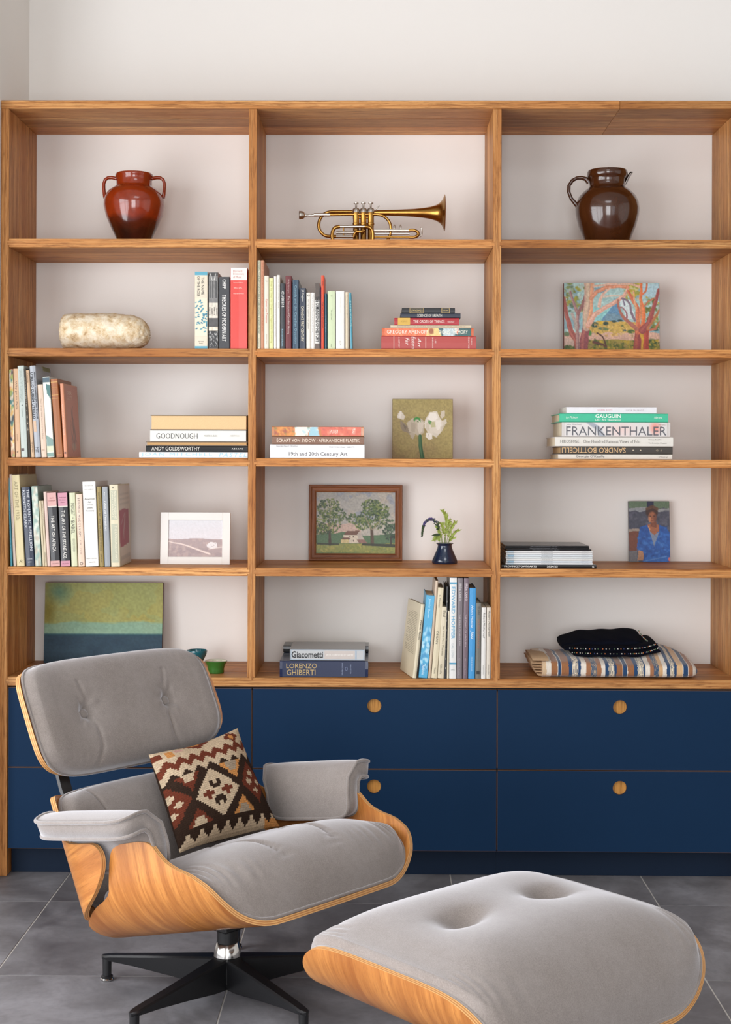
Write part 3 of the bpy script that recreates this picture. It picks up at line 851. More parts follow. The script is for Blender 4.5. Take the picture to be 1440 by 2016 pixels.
# --- row three, first bay: lying stack
S3 = 'lying books on the third shelf, first bay'
z = SHELF[3] + 0.0004
z = stacked(z, 274, 487.8, 890, 902, 901, 'white book with wide pale blue capitals, lowest of the stack against the upright', 'eef0f0', [('h', 'JOAN MITCHELL', 0.02, 0.675, 0.18, 0.86, '9ec8d8', {'spacing': 1.25}), ('h', 'PASTEL', 0.735, 0.99, 0.18, 0.86, '9ec8d8', {'spacing': 1.3, 'shear': 0.25})], d=0.22, Y=0.008, hard=False, group=S3)
z = stacked(z, 287.5, 487.6, 878, 890, 901, 'glossy black book with white capitals lying on the white one', '18191c', [('h', 'ANDY GOLDSWORTHY', 0.055, 0.53, 0.22, 0.84, 'e2ddd2'), ('h', 'ABRAMS', 0.845, 0.955, 0.4, 0.66, 'e2ddd2', {'spacing': 1.3})], d=0.22, Y=0.01, gloss=0.2, group=S3)
z = stacked(z, 287.5, 487, 869.5, 878, 901, 'thin brown book lying with its page edges outwards', '6e5a44', d=0.2, Y=0.012, rev=True, pages='c49a66', group=S3)
z = stacked(z, 295.5, 484.6, 847, 869.5, 901, 'white book with large thin black capitals, second from the top of its stack', 'ece9e0', [('h', 'GOODNOUGH', 0.065, 0.495, 0.25, 0.72, '3a3a3a'), ('h', 'MARTIN H. BUSH', 0.565, 0.7, 0.43, 0.58, '8a867c'), ('h', 'ABBEVILLE', 0.83, 0.93, 0.45, 0.58, 'b5b0a4')], d=0.2, Y=0.014, group=S3)
stacked(z, 296, 486.4, 817, 847, 901, 'thick brown book lying on top with its tan page block outwards', '5e5146', d=0.2, Y=0.012, rev=True, pages='dcb98a', group=S3)

# --- row three, middle bay stack
S4 = 'lying books on the third shelf, middle bay'
z = SHELF[3] + 0.0004
z = stacked(z, 532, 718, 875, 902.6, 902, 'thick glossy white book with a large black title, lowest of three', 'eceaea', [('h', '19th and 20th Century Art', 0.2, 0.82, 0.1, 0.46, '4a484a'), ('h', 'George Heard Hamilton', 0.065, 0.295, 0.8, 0.93, '6a6868', {'shear': 0.3}), ('h', 'PRENTICE-HALL / ABRAMS', 0.625, 0.895, 0.76, 0.86, '7a7878')], d=0.22, Y=0.012, gloss=0.18, group=S4)
z = stacked(z, 536, 716.4, 859, 875, 902, 'brown cloth book with pale capitals in the middle of three', '86604a', [('h', 'ECKART VON SYDOW \u00b7 AFRIKANISCHE PLASTIK', 0.05, 0.955, 0.28, 0.7, 'ecd8c4')], d=0.2, Y=0.014, group=S4)
c = Canvas(100, 10, (190, 110, 50), 9)
c.poly([(0.24, 0), (0.42, 0), (0.38, 1), (0.24, 1)], (224, 220, 204)); c.poly([(0.41, 0), (0.5, 0), (0.52, 1), (0.4, 1)], (150, 190, 200)); c.poly([(0.53, 0), (1, 0), (1, 1), (0.55, 1)], (206, 92, 66))
c.dabs(40, (0, 0, 0.24, 1), 0.25, [(206, 130, 50), (120, 120, 50), (226, 150, 60), (150, 70, 50)], 0.8); c.dabs(18, (0.25, 0, 0.52, 1), 0.2, [(230, 226, 210), (90, 110, 90), (160, 196, 204)], 0.7); c.dabs(30, (0.55, 0, 1, 1), 0.22, [(214, 110, 80), (180, 76, 60), (224, 140, 110)], 0.7)
stacked(z, 535, 716.4, 840, 859, 902, 'colourful orange, white and red painted spine on top of three lying books', 'c47a44', [('p', 0.04, 0.96, c.a), ('h', 'FAUVISM', 0.63, 0.72, 0.3, 0.7, 'f0e0d0'), ('h', 'ART', 0.87, 0.91, 0.2, 0.8, 'f0e0d0')], d=0.21, Y=0.014, gloss=0.15, group=S4)

# --- row three, right bay stack
S5 = 'lying books on the third shelf, right bay'
z = SHELF[3] + 0.0004
z = stacked(z, 1099.5, 1324, 894, 904.2, 904, 'off-white book at the bottom of the six-book stack', 'e4dcd0', [('h', "Georgia O'Keeffe", 0.155, 0.405, 0.22, 0.78, '45423f'), ('h', 'Viking', 0.88, 0.96, 0.3, 0.6, '8a8278')], d=0.22, Y=0.014, group=S5)
z = stacked(z, 1104.5, 1325, 879, 894, 904, 'worn dark brown book with its lettering upside down', '3c342c', [('h', 'SANDRO BOTTICELLI', 0.58, 0.01, 0.86, 0.16, 'd0a878'), ('h', '. .', 0.72, 0.64, 0.6, 0.45, 'c8b8a0'), ('h', 'F  D', 0.9, 0.85, 0.6, 0.4, 'a89880')], d=0.22, Y=0.016, pages='c8a87c', group=S5)
z = stacked(z, 1093, 1326, 860, 879, 904, 'cream-white book with a long line of thin lettering below the pinkish spine', 'e8e2d8', [('h', 'HIROSHIGE', 0.045, 0.205, 0.36, 0.7, '6a6660'), ('h', 'One Hundred Famous Views of Edo', 0.24, 0.72, 0.34, 0.72, '77726c'), ('h', 'George Braziller', 0.79, 0.9, 0.64, 0.8, '77726c'), ('h', 'The Brooklyn Museum', 0.79, 0.945, 0.26, 0.42, '77726c')], d=0.24, Y=0.012, group=S5)
c = Canvas(100, 14, (214, 208, 204), 12)
c.dab(0.55, 0.5, 1.3, 0.7, (226, 190, 182), 0.8, 0, 1.0); c.dab(0.88, 0.4, 0.5, 0.6, (232, 120, 100), 0.85, 0, 0.9); c.stroke([(0.22, 0), (0.32, 0.4), (0.37, 1)], 0.18, (110, 122, 140), 0.55, 0.4); c.stroke([(0.26, 0), (0.36, 0.5)], 0.1, (130, 140, 156), 0.5)
z = stacked(z, 1106.5, 1320, 831, 860, 904, 'thick watercolour-washed pinkish spine with one very large grey title', 'd8d0ca', [('p', 0.03, 0.97, c.a), ('h', 'FRANKENTHALER', 0.04, 0.965, 0.1, 0.7, '56565c'), ('h', 'John Elderfield', 0.04, 0.18, 0.76, 0.88, '77767a'), ('h', 'Abrams', 0.89, 0.955, 0.78, 0.88, 'a07a74')], d=0.24, Y=0.014, group=S5)
z = stacked(z, 1102, 1316, 814, 831, 904, 'bright mint green book with white lettering, second from the top', '3cc096', [('h', 'GAUGUIN', 0.33, 0.565, 0.48, 0.92, 'eef4ea', {'weight': 0.015}), ('h', 'Life \u00b7 Art \u00b7 Inspiration', 0.33, 0.565, 0.1, 0.38, 'e4f0e4'), ('h', 'Le Pichon', 0.06, 0.165, 0.42, 0.66, 'e4f0e4', {'shear': 0.25}), ('h', 'Abrams', 0.87, 0.945, 0.42, 0.66, 'e4f0e4')], d=0.22, Y=0.014, pages='d9c8a8', group=S5)
stacked(z, 1115.5, 1293, 801, 814, 904, 'slim white book with tiny pink capitals, topmost of the six-book stack', 'eeecee', [('h', 'NORMA ROSTE', 0.345, 0.51, 0.35, 0.6, 'd08a98', {'spacing': 1.3}), ('h', 'LUCIA SALINAGO', 0.66, 0.86, 0.35, 0.6, 'b09aa4', {'spacing': 1.3})], d=0.18, Y=0.016, hard=False, pages='dcd6cc', group=S5)

# --- row four, first bay: seventeen books leaning a little left
R4 = 'row of books on the fourth shelf, first bay'
def g4(top, bot, label, cover, prints=(), **k): return upright(4, top, bot, label, cover, prints, group=R4, Y=k.pop('Y', 0.012), **k)
g4((15.4, 18.6, 941), (20.6, 24), 'very thin turquoise book at the far left of its shelf', '62b4c6', [('v', 'ART NOW', 0.7, 0.2, 0.2, 0.8, '3a7a90')], d=0.2, hard=False)
g4((18.8, 22.4, 934), (26.4, 32), 'thin pinkish white book between the turquoise and the cream spine', 'e2cfc2', [('v', 'the thirties', 0.7, 0.3, 0.3, 0.6, 'b09a8c')], d=0.21, hard=False)
g4((22.8, 38.2, 935), (33, 49.2), 'wide cream book with thin grey capitals on a plain spine', 'dfcf9f', [('v', 'ART OF THE 1930s', 0.93, 0.5, 0.28, 0.72, '8f8560'), ('h', 'R', 0.35, 0.75, 0.035, 0.07, '7a7048', {'shear': 0.3})], d=0.22, pages='d8c496')
g4((41, 59.6, 959), (51.2, 68.8), 'navy book with two lines of silver capitals', '1b2740', [('v', 'THE ROMANTIC REBELLION', 0.97, 0.2, 0.6, 0.9, 'cfd2d8'), ('v', 'KENNETH CLARK', 0.96, 0.48, 0.14, 0.42, 'cfd2d8'), ('h', 'HARPER', 0.2, 0.8, 0.085, 0.1, 'b8bcc4'), ('h', '& ROW', 0.3, 0.7, 0.045, 0.06, 'b8bcc4')], d=0.19, gloss=0.25)
c = Canvas(14, 100, (158, 178, 164), 14); c.dabs(90, (0, 0, 1, 1), 0.05, [(186, 196, 180), (128, 156, 148), (206, 206, 190), (176, 160, 140), (220, 220, 208)], 0.7)
g4((60, 75.6, 957), (69.6, 82.4), 'mottled grey-green book with a crumpled jacket right of the navy one', '93a89c', [('p', 0.01, 0.99, c.a)], d=0.19, gloss=0.2)
upright(4, (76, 78.4, 955), (83.4, 85.8), 'dark charcoal cover standing at the back of the shelf behind the thin cream books', '3e3b3c', d=0.11, Y=0.09, hard=False, group=R4)
g4((76.4, 80.8, 986), (84, 88.6), 'short thin cream booklet, left one of two', 'e4d6b6', d=0.14, hard=False)
g4((81, 85.6, 986), (88.8, 93), 'short thin cream booklet with a dark title, right one of two', 'e6d8ba', [('v', 'THE LICKNITZ CITY', 0.95, 0.62, 0.3, 0.7, '6a6250'), ('v', 'GERMANTOWN', 0.22, 0.06, 0.3, 0.7, '6a6250')], d=0.14, hard=False)
g4((86, 91, 968), (93.4, 100), 'narrow pale pink book left of the two black and pink ones', 'e4c8bc', d=0.17, hard=False)
BP = [('b', 0.82, 1.0, 'd9a6a0'), ('b', 0.808, 0.82, 'e8ddd0'), ('b', 0.0, 0.075, 'd9a6a0'), ('h', 'CROWN', 0.15, 0.85, 0.028, 0.048, '6a4442')]
g4((91.4, 111.6, 970), (100, 119.2), 'black book with pale pink ends and white capitals, left of a matching pair', '26262a', BP + [('h', 'ELSY', 0.3, 0.7, 0.92, 0.935, '9a5a58'), ('h', 'LEUZINGER', 0.15, 0.85, 0.885, 0.9, '9a5a58'), ('v', 'THE ART OF AFRICA', 0.69, 0.2, 0.32, 0.66, 'e8e4dc')], d=0.18, gloss=0.22)
BP2 = [('b', 0.82, 1.0, 'cf8fa0'), ('b', 0.808, 0.82, 'e8ddd0'), ('b', 0.0, 0.075, 'cf8fa0'), ('h', 'CROWN', 0.15, 0.85, 0.028, 0.048, '6a3448')]
g4((112.4, 133.6, 970), (120, 139.4), 'black book with rose pink ends and white capitals, right of a matching pair', '27272b', BP2 + [('h', 'Bandi Breuil', 0.15, 0.85, 0.93, 0.943, '6a3448'), ('h', 'Kirchner', 0.2, 0.8, 0.895, 0.91, '6a3448'), ('h', 'Holm', 0.3, 0.7, 0.865, 0.88, '6a3448'), ('v', 'THE ART OF THE STONE AGE', 0.76, 0.11, 0.32, 0.66, 'e8e4dc')], d=0.18, gloss=0.22)
g4((135.4, 148.8, 970), (140.8, 153), 'pale green paperback with playful dark letters', 'd6d8b4', [('v', 'INDIGEST', 0.86, 0.69, 0.25, 0.8, '5f5f50'), ('v', 'a', 0.665, 0.65, 0.4, 0.6, '6f6f60'), ('v', 'BABEL', 0.62, 0.44, 0.2, 0.75, '4a4a40'), ('v', 'GEORGE STEINER', 0.38, 0.2, 0.35, 0.7, '9a9a84')], d=0.16, hard=False)
g4((149.4, 161, 973), (154.4, 167.6), 'pale peach book with widely spaced dark capitals', 'eecfb8', [('v', 'BEYOND MODERNISM', 0.95, 0.42, 0.3, 0.6, '4a5058', {'spacing': 1.5}), ('v', 'KIM LEVIN', 0.36, 0.17, 0.35, 0.6, '8a7a70', {'spacing': 1.5}), ('h', 'O', 0.25, 0.75, 0.02, 0.06, '3a3a3a')], d=0.16)
g4((161.6, 188.6, 948), (168.6, 195), 'broad white book rising above the others on its shelf', 'efece6', [('h', 'HUNTER', 0.18, 0.8, 0.945, 0.957, '6a6660', {'spacing': 1.3}), ('h', 'JACOBUS', 0.15, 0.84, 0.9, 0.912, '6a6660', {'spacing': 1.3}), ('h', 'American', 0.12, 0.88, 0.785, 0.806, '4a4844'), ('h', 'Art', 0.38, 0.64, 0.748, 0.77, '4a4844'), ('h', 'OF THE', 0.26, 0.74, 0.718, 0.73, '6a6660'), ('h', '20th', 0.3, 0.7, 0.68, 0.7, '4a4844'), ('h', 'Century', 0.18, 0.82, 0.643, 0.665, '4a4844'), ('h', 'PRENTICE-HALL', 0.1, 0.9, 0.09, 0.102, '6a6660'), ('h', 'ABRAMS', 0.25, 0.75, 0.045, 0.056, '6a6660')], d=0.2, gloss=0.3)
g4((189.6, 199.8, 958), (196, 205.4), 'old gold cloth book squeezed between white and grey spines', '97803f', [('v', 'CONTEMPORARY ART AND THE SHAPE OF THINGS', 0.93, 0.2, 0.3, 0.68, '4e4220'), ('v', 'SHAW', 0.16, 0.05, 0.3, 0.65, '4e4220')], d=0.19)
g4((200.4, 212.6, 958), (206, 218), 'grey metallic-looking book with slanting white lettering', '8d9196', [('v', 'by', 0.93, 0.89, 0.3, 0.55, 'e4e4e2'), ('v', 'Cubism and Twentieth Art', 0.82, 0.45, 0.3, 0.65, 'eeeeec', {'shear': 0.2})], d=0.19, gloss=0.25)
def magenta_cover(r, t, h, d, mp):
    o = Vector(mp(t + 0.0003, 0.005, 0.004))
    c = Canvas(50, 80, (214, 204, 190), 21)
    c.poly([(0.02, 0.31), (0.86, 0.3), (0.86, 0.74), (0.06, 0.78)], (164, 62, 88), 1, 0.02)
    c.stroke([(0.15, 0.5), (0.5, 0.36)], 0.012, (190, 190, 186)); c.stroke([(0.3, 0.68), (0.55, 0.36)], 0.02, (190, 190, 186)); c.stroke([(0.55, 0.4), (0.4, 0.68)], 0.012, (190, 190, 186))
    for q in range(3): c.stroke([(0.1, 0.12 + q * 0.06), (0.9, 0.11 + q * 0.06)], 0.028, (190, 184, 172), 0.8)
    c.stroke([(0.1, 0.92), (0.9, 0.9)], 0.05, (184, 178, 168), 0.8)
    picture_plate('cover_print', c.a, o, Vector((0, d - 0.01, 0)), Vector((0, 0, h - 0.008)), PIC, r)
g4((213, 235, 954), (219, 237), 'cream book with grey-green panels closing the row, a magenta picture on its cover', 'ded3b4', [('b', 0.57, 0.93, 'bcbca4', 0.15, 0.82), ('b', 0.05, 0.52, 'bcbca4', 0.15, 0.82), ('v', 'MAINSTREAMS OF MODERN ART', 0.92, 0.58, 0.5, 0.75, 'e4dcc4'), ('v', 'JOHN CANADAY', 0.92, 0.6, 0.22, 0.42, 'e4dcc4'), ('v', 'THE LANGUAGE OF ART', 0.5, 0.08, 0.5, 0.75, 'dcd4bc'), ('h', 'a', 0.3, 0.5, 0.955, 0.975, '3a3a34')], d=0.2, extra=magenta_cover, pages='d8c8a4')

# --- row five, middle bay: thirteen books leaning right against the upright, and a lying pair
R5 = 'row of books on the lowest open shelf'
def g5(top, bot, label, cover, prints=(), **k): return upright(5, top, bot, label, cover, prints, group=R5, Y=k.pop('Y', 0.006), **k)
def bacon_cover(r, t, h, d, mp):
    b = MB()
    for i in range(26):
        z0 = h * (0.86 - i * 0.022)
        b.add([mp(-0.0004, 0.03, z0), mp(-0.0004, d * (0.86 if i % 5 else 0.6), z0), mp(-0.0004, d * (0.86 if i % 5 else 0.6), z0 + h * 0.007), mp(-0.0004, 0.03, z0 + h * 0.007)], [(0, 1, 2, 3)])
    b.build('printed_lines', ink('9a9078'), r)
g5((829.5, 838.4, 1190), (812.5, 820.5), 'cream book turned to show its printed cover, first of the row leaning right', 'e3d6b8', [('v', 'Francis Bacon', 0.78, 0.52, 0.3, 0.7, '3a3630', {'weight': 0.015})], d=0.19, yaw=math.radians(11), extra=bacon_cover, Y=0.004)
c = Canvas(18, 110, (70, 160, 200), 15); c.dabs(60, (0, 0.4, 1, 0.9), 0.04, [(150, 200, 222), (60, 140, 186), (190, 220, 230)], 0.8)
g5((840, 857, 1172), (824.4, 842), 'light blue book with a speckled spine, second of the leaning row', '4ba3c8', [('p', 0.01, 0.99, c.a), ('v', 'Jennifer Bartlett', 0.96, 0.72, 0.3, 0.6, 'bfe0ec'), ('v', 'Abbeville', 0.16, 0.04, 0.3, 0.6, 'd8ecf2')], d=0.2)
g5((858, 864, 1143), (843, 849), 'tall pinkish beige thin book behind the light blue one', 'd2bba2', d=0.21, hard=True)
g5((864.4, 873.4, 1157), (849.6, 861.4), 'cream book with a small dark title halfway down its spine', 'e2d4b4', [('v', 'S. Moraes', 0.92, 0.78, 0.3, 0.6, '6a6250'), ('v', 'DEGAN', 0.52, 0.38, 0.3, 0.65, '3e3a34'), ('v', 'Tate', 0.12, 0.05, 0.35, 0.6, '6a6250')], d=0.2)
g5((872.6, 880.6, 1195), (862, 874.6), 'shorter cream book with a long thin title next to a black one', 'dfd2b6', [('v', 'Beal', 0.95, 0.86, 0.3, 0.7, '55503f'), ('v', 'Jim Dine Five Themes', 0.74, 0.32, 0.3, 0.65, '6a6450'), ('v', 'Abbeville', 0.2, 0.06, 0.3, 0.6, '6a6450')], d=0.17, hard=False)
g5((879.4, 884.4, 1155), (875, 880), 'thin black book in the lowest row, left of the tall white spine', '1f1f21', [('v', '. . . . . . . .', 0.85, 0.1, 0.4, 0.55, 'b8b4aa')], d=0.2)
g5((882.6, 886.2, 1203), (880.3, 884.4), 'slim short cream pamphlet squeezed against the tall white spine', 'e4d8bc', [('v', 'drawings', 0.95, 0.75, 0.3, 0.6, '8a8268')], d=0.15, hard=False)
g5((886.4, 901, 1137.4), (884.8, 899), 'tall white book with pale blue capitals and a blue band at its foot', 'eceae6', [('b', 0.935, 0.955, '5aa0c0'), ('v', 'EDWARD HOPPER', 0.91, 0.39, 0.25, 0.75, '68a6c6', {'weight': 0.01}), ('v', 'GAIL LEVIN', 0.35, 0.21, 0.3, 0.6, 'a8b4b8'), ('b', 0.14, 0.157, '5aa0c0'), ('h', 'NORTON', 0.25, 0.75, 0.08, 0.092, '7a8488')], d=0.22)
g5((901.4, 912.6, 1138), (899.4, 910.8), 'tall grey-mauve book with white lettering, left of two alike', '7e7478', [('v', 'FRIDA KAHLO', 0.945, 0.775, 0.28, 0.75, 'd8d2d0'), ('v', 'THE PAINT OF ANGUISH', 0.64, 0.33, 0.36, 0.6, 'c4bcbc'), ('v', 'Chronicle Books', 0.2, 0.04, 0.36, 0.6, 'b4acac')], d=0.22, gloss=0.3)
g5((913.6, 924.8, 1138), (911.4, 921.8), 'tall purplish grey book with white lettering, right of two alike', '77656e', [('v', 'FRIDA KAHLO', 0.945, 0.775, 0.28, 0.75, 'e0d4d8'), ('v', 'THE DIARY OF ANGUISH', 0.64, 0.32, 0.36, 0.6, 'c8bcc0'), ('v', 'Chronicle Books', 0.2, 0.04, 0.36, 0.6, 'b8acb0')], d=0.22, gloss=0.3)
g5((925.4, 938, 1158), (922.4, 935.8), 'bright sky blue book with handwritten white lettering', '3d98d4', [('v', 'Henri Matisse', 0.81, 0.56, 0.3, 0.62, 'dceaf2', {'shear': 0.35}), ('v', 'Jazz', 0.53, 0.43, 0.2, 0.8, 'e8f2f6', {'shear': 0.35}), ('v', 'GEORGE BRAZILLER', 0.24, 0.08, 0.42, 0.58, 'bcd8e8')], d=0.2)
g5((938.4, 948.4, 1187), (936.2, 947), 'short olive-grey book with faint reddish capitals', '75726a', [('v', 'ELAN', 0.95, 0.85, 0.3, 0.7, '3e3c38'), ('v', 'MAISSEONMARE', 0.78, 0.4, 0.3, 0.7, 'a06a5a'), ('b', 0.06, 0.1, '2a2a28', 0.2, 0.8)], d=0.18)
g5((948.8, 958.4, 1196), (947.4, 957), 'white thin book with italic dark lettering, second from the end of the row', 'eae6e0', [('v', 'Robert Motherwell', 0.93, 0.57, 0.35, 0.75, '45413c', {'shear': 0.25}), ('v', 'Abbeville', 0.19, 0.06, 0.4, 0.6, '8a857c')], d=0.18, hard=False)
g5((959.2, 968, 1196), (958, 967), 'beige thin book with italic dark lettering, last before the upright', 'ddd2c2', [('v', 'Robert Motherwell', 0.95, 0.59, 0.35, 0.75, '45413c', {'shear': 0.25}), ('v', 'Abbeville', 0.2, 0.06, 0.4, 0.6, '5a554c')], d=0.18, hard=False)

S6 = 'lying books on the lowest open shelf'
z = SHELF[5] + 0.0004
c = Canvas(60, 14, (14, 30, 66), 18); c.dabs(60, (0, 0, 0.45, 1), 0.05, [(50, 64, 100), (14, 30, 66), (90, 104, 130)], 0.35)
z2 = stacked(z, 551, 725, 1301, 1333, 1333, 'thick dark blue book with gold lettering under a smaller grey one', '0f1f46', [('p', 0.03, 0.97, c.a), ('h', 'LORENZO', 0.075, 0.42, 0.54, 0.84, 'b49a64'), ('h', 'GHIBERTI', 0.08, 0.405, 0.12, 0.46, 'b49a64'), ('v', 'KRAUTHEIMER', 0.88, 0.12, 0.702, 0.717, '8a94ac'), ('h', 'O', 0.74, 0.77, 0.4, 0.64, '6a7694'), ('v', 'PRINCETON', 0.78, 0.22, 0.796, 0.81, '8a94ac')], d=0.3, Y=0.02, gloss=0.22, group=S6)
stacked(z2, 558, 726, 1274, 1287, 1286, 'black book lying at the back behind the grey one', '17171a', d=0.1, Y=0.215, gloss=0.2, group=S6)
stacked(z2, 571, 719.5, 1278, 1301, 1300, 'grey book with heavy black lettering and pale blue frames lying on the dark blue one', '9a9896',
        [('b', 0.06, 0.94, '9ab0c4', 0.012, 0.985), ('b', 0.12, 0.88, 'c2c2c2', 0.02, 0.975), ('h', 'Giacometti', 0.022, 0.44, 0.22, 0.82, '2a2a2c', {'weight': 0.03}), ('b', 0.14, 0.86, 'ccc0b8', 0.46, 0.86), ('b', 0.14, 0.86, '9ab0c4', 0.87, 0.885), ('h', 'WITH A FOREWORD BY SARTRE', 0.48, 0.84, 0.42, 0.58, 'e8e4de')], d=0.18, Y=0.024, gloss=0.3, group=S6)
# ------------------------------------------------------------------ things on the shelves
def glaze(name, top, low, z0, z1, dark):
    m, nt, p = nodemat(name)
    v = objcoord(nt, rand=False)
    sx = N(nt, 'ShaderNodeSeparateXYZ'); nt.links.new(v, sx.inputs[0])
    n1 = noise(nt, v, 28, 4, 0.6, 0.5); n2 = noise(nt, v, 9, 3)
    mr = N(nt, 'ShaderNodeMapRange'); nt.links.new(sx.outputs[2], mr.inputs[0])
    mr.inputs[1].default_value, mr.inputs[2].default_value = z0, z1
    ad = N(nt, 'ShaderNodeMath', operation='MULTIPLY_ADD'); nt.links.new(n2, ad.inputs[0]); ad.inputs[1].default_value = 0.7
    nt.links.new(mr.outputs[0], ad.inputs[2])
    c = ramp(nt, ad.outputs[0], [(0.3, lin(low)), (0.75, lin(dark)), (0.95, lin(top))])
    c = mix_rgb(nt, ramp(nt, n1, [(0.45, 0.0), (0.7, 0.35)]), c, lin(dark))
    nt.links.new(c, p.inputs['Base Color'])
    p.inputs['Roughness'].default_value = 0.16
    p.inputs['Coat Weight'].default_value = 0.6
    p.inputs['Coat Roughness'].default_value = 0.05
    bump(nt, p, n1, 0.06, 0.002)
    return m

def pot(name, label, cat, cx, row, Y, prof_px, mat, n=48):
    """turned vessel: profile as (radius, y) read off the photograph at depth Y"""
    s = (Y - EYE.y) / FPX
    c = W(cx, prof_px[0][1], Y)
    zb = SHELF[row] + 0.0006
    zref = prof_px[0][1]
    r = thing(name, label, cat, (c.x, Y, zb))
    prof = [(a * s, (zref - y) * s) for a, y in prof_px]
    b = MB(); b.lathe(prof, n)
    b.build('body', mat, r, smooth=50)
    return r, s

# two-handled terracotta jar
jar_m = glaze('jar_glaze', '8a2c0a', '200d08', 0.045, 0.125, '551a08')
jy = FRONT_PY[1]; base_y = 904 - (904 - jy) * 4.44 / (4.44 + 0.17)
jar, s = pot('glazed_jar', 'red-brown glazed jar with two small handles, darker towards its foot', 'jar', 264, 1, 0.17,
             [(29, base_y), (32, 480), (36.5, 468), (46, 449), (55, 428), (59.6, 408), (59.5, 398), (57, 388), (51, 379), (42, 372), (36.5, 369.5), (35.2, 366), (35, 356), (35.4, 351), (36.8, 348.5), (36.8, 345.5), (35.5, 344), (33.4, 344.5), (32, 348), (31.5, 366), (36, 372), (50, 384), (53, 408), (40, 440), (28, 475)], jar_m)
for sg in (-1, 1):
    b = MB()
    pts = [(35, 353), (44, 351), (52, 351.5), (57.5, 355.5), (60, 363), (60, 372), (58.8, 384), (57, 391)]
    b.tube([(sg * x * s, 0, (base_y - y) * s) for x, y in pts], [0.0062, 0.0058, 0.0055, 0.0055, 0.0054, 0.0054, 0.006, 0.007], 12, flat=1.5, up=(0, 1, 0))
    b.build('handle', jar_m, jar, smooth=80)

# brown jug
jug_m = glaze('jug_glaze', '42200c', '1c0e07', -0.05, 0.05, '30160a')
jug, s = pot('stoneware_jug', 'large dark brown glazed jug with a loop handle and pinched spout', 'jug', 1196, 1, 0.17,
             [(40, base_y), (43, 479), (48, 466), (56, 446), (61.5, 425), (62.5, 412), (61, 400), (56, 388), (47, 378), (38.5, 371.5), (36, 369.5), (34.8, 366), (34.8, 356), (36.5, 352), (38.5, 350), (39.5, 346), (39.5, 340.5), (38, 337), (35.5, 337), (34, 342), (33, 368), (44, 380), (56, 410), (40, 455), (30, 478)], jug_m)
b = MB()
pts = [(-36, 360), (-42, 353), (-50, 350.5), (-60, 351), (-69, 356), (-75.5, 366), (-76, 378), (-71, 391), (-63, 401), (-58, 407), (-57.5, 414)]
b.tube([(x * s, 0, (base_y - y) * s) for x, y in pts], [0.009, 0.0075, 0.0065, 0.006, 0.006, 0.006, 0.006, 0.006, 0.007, 0.008, 0.007], 12, flat=1.5, up=(0, 1, 0))
b.build('handle', jug_m, jug, smooth=80)
b = MB()
lip = []
for x, y, w in ((33, 368, 1), (38, 362, 5), (43, 352, 8), (48, 343, 9), (50.5, 340, 8)):
    lip.append([((x - abs(k) * 0.16 * w) * s, k * w * s * 0.5, (base_y - y) * s) for k in (-2, -1.3, -0.6, 0, 0.6, 1.3, 2)])
back = [[(p[0] - 0.006, p[1] * 0.75, p[2] + 0.001) for p in row] for row in lip]
b.grid([lip[i] for i in range(5)] + [back[i] for i in range(4, -1, -1)])
b.build('spout', jug_m, jug, smooth=60)

# cornet
brass = M('brass', (168, 124, 62), 0.26, 1.0, var=0.3, scale=22)
nickel = M('silver_plate', (196, 188, 178), 0.28, 1.0, var=0.2, scale=40)
CYD = 0.15
cs = (CYD - EYE.y) / FPX
co = W(733, 471.3, CYD)
cornet = thing('cornet', 'brass cornet with three silver valves standing on the top middle shelf', 'cornet', (co.x, CYD, SHELF[1] + 0.0022))
cz0 = 904 - (904 - jy) * 4.44 / (4.44 + CYD) - 0.6
def cp(zx, zy, dy=0.0):                               # from the enlarged view of the shelf to the cornet's own space
    px, py = 480 + zx / 2.769, 180 + zy / 2.769
    return ((px - 733) * cs, dy, (cz0 - py) * cs)
def curve(pts, n=8):
    """Catmull-Rom through the points"""
    P = [Vector(p) for p in pts]; P = [P[0] * 2 - P[1]] + P + [P[-1] * 2 - P[-2]]
    out = []
    for i in range(1, len(P) - 2):
        for k in range(n):
            t = k / n
            out.append(0.5 * ((2 * P[i]) + (P[i + 1] - P[i - 1]) * t + (2 * P[i - 1] - 5 * P[i] + 4 * P[i + 1] - P[i + 2]) * t * t + (3 * P[i] - P[i - 1] - 3 * P[i + 1] + P[i + 2]) * t ** 3))
    out.append(P[-2])
    return out
z = 1 / 2.769 * cs                                     # one unit of the enlarged view in metres
b = MB(); mc = cp(302, 678)
b.lathe([(0.001, 8 * z), (14 * z, 2 * z), (22 * z, 0), (24 * z, 3 * z), (23 * z, 8 * z), (21 * z, 22 * z), (14 * z, 30 * z), (8 * z, 34 * z), (8.5 * z, 40 * z), (6.5 * z, 44 * z), (7 * z, 80 * z), (8 * z, 82 * z), (8 * z, 100 * z)], 24, mc, 'x')
b.build('mouthpiece', nickel, cornet, smooth=40)
b = MB(); b.tube([cp(382, 676), cp(470, 676)], 9.5 * z, 16); b.build('mouthpipe_sleeve', nickel, cornet, smooth=60)
b = MB(); b.tube(curve([cp(470, 676), cp(600, 674), cp(720, 674), cp(765, 684, 0.002), cp(795, 715, 0.004), cp(803, 755, 0.006), cp(796, 790, 0.008), cp(775, 820, 0.01), cp(735, 836, 0.012), cp(700, 838, 0.012)]), 8 * z, 14)
b.build('lead_pipe', brass, cornet, smooth=60)
b = MB()
pts = curve([cp(600, 655, 0.014), cp(520, 655, 0.014), cp(460, 658, 0.014), cp(425, 680, 0.014), cp(409, 715, 0.014), cp(413, 755, 0.014), cp(440, 784, 0.014), cp(480, 790, 0.014), cp(560, 790, 0.014)])
b.tube(pts, 9 * z, 14); b.build('bell_bow', brass, cornet, smooth=60)
b = MB()
L = 1095 - 700
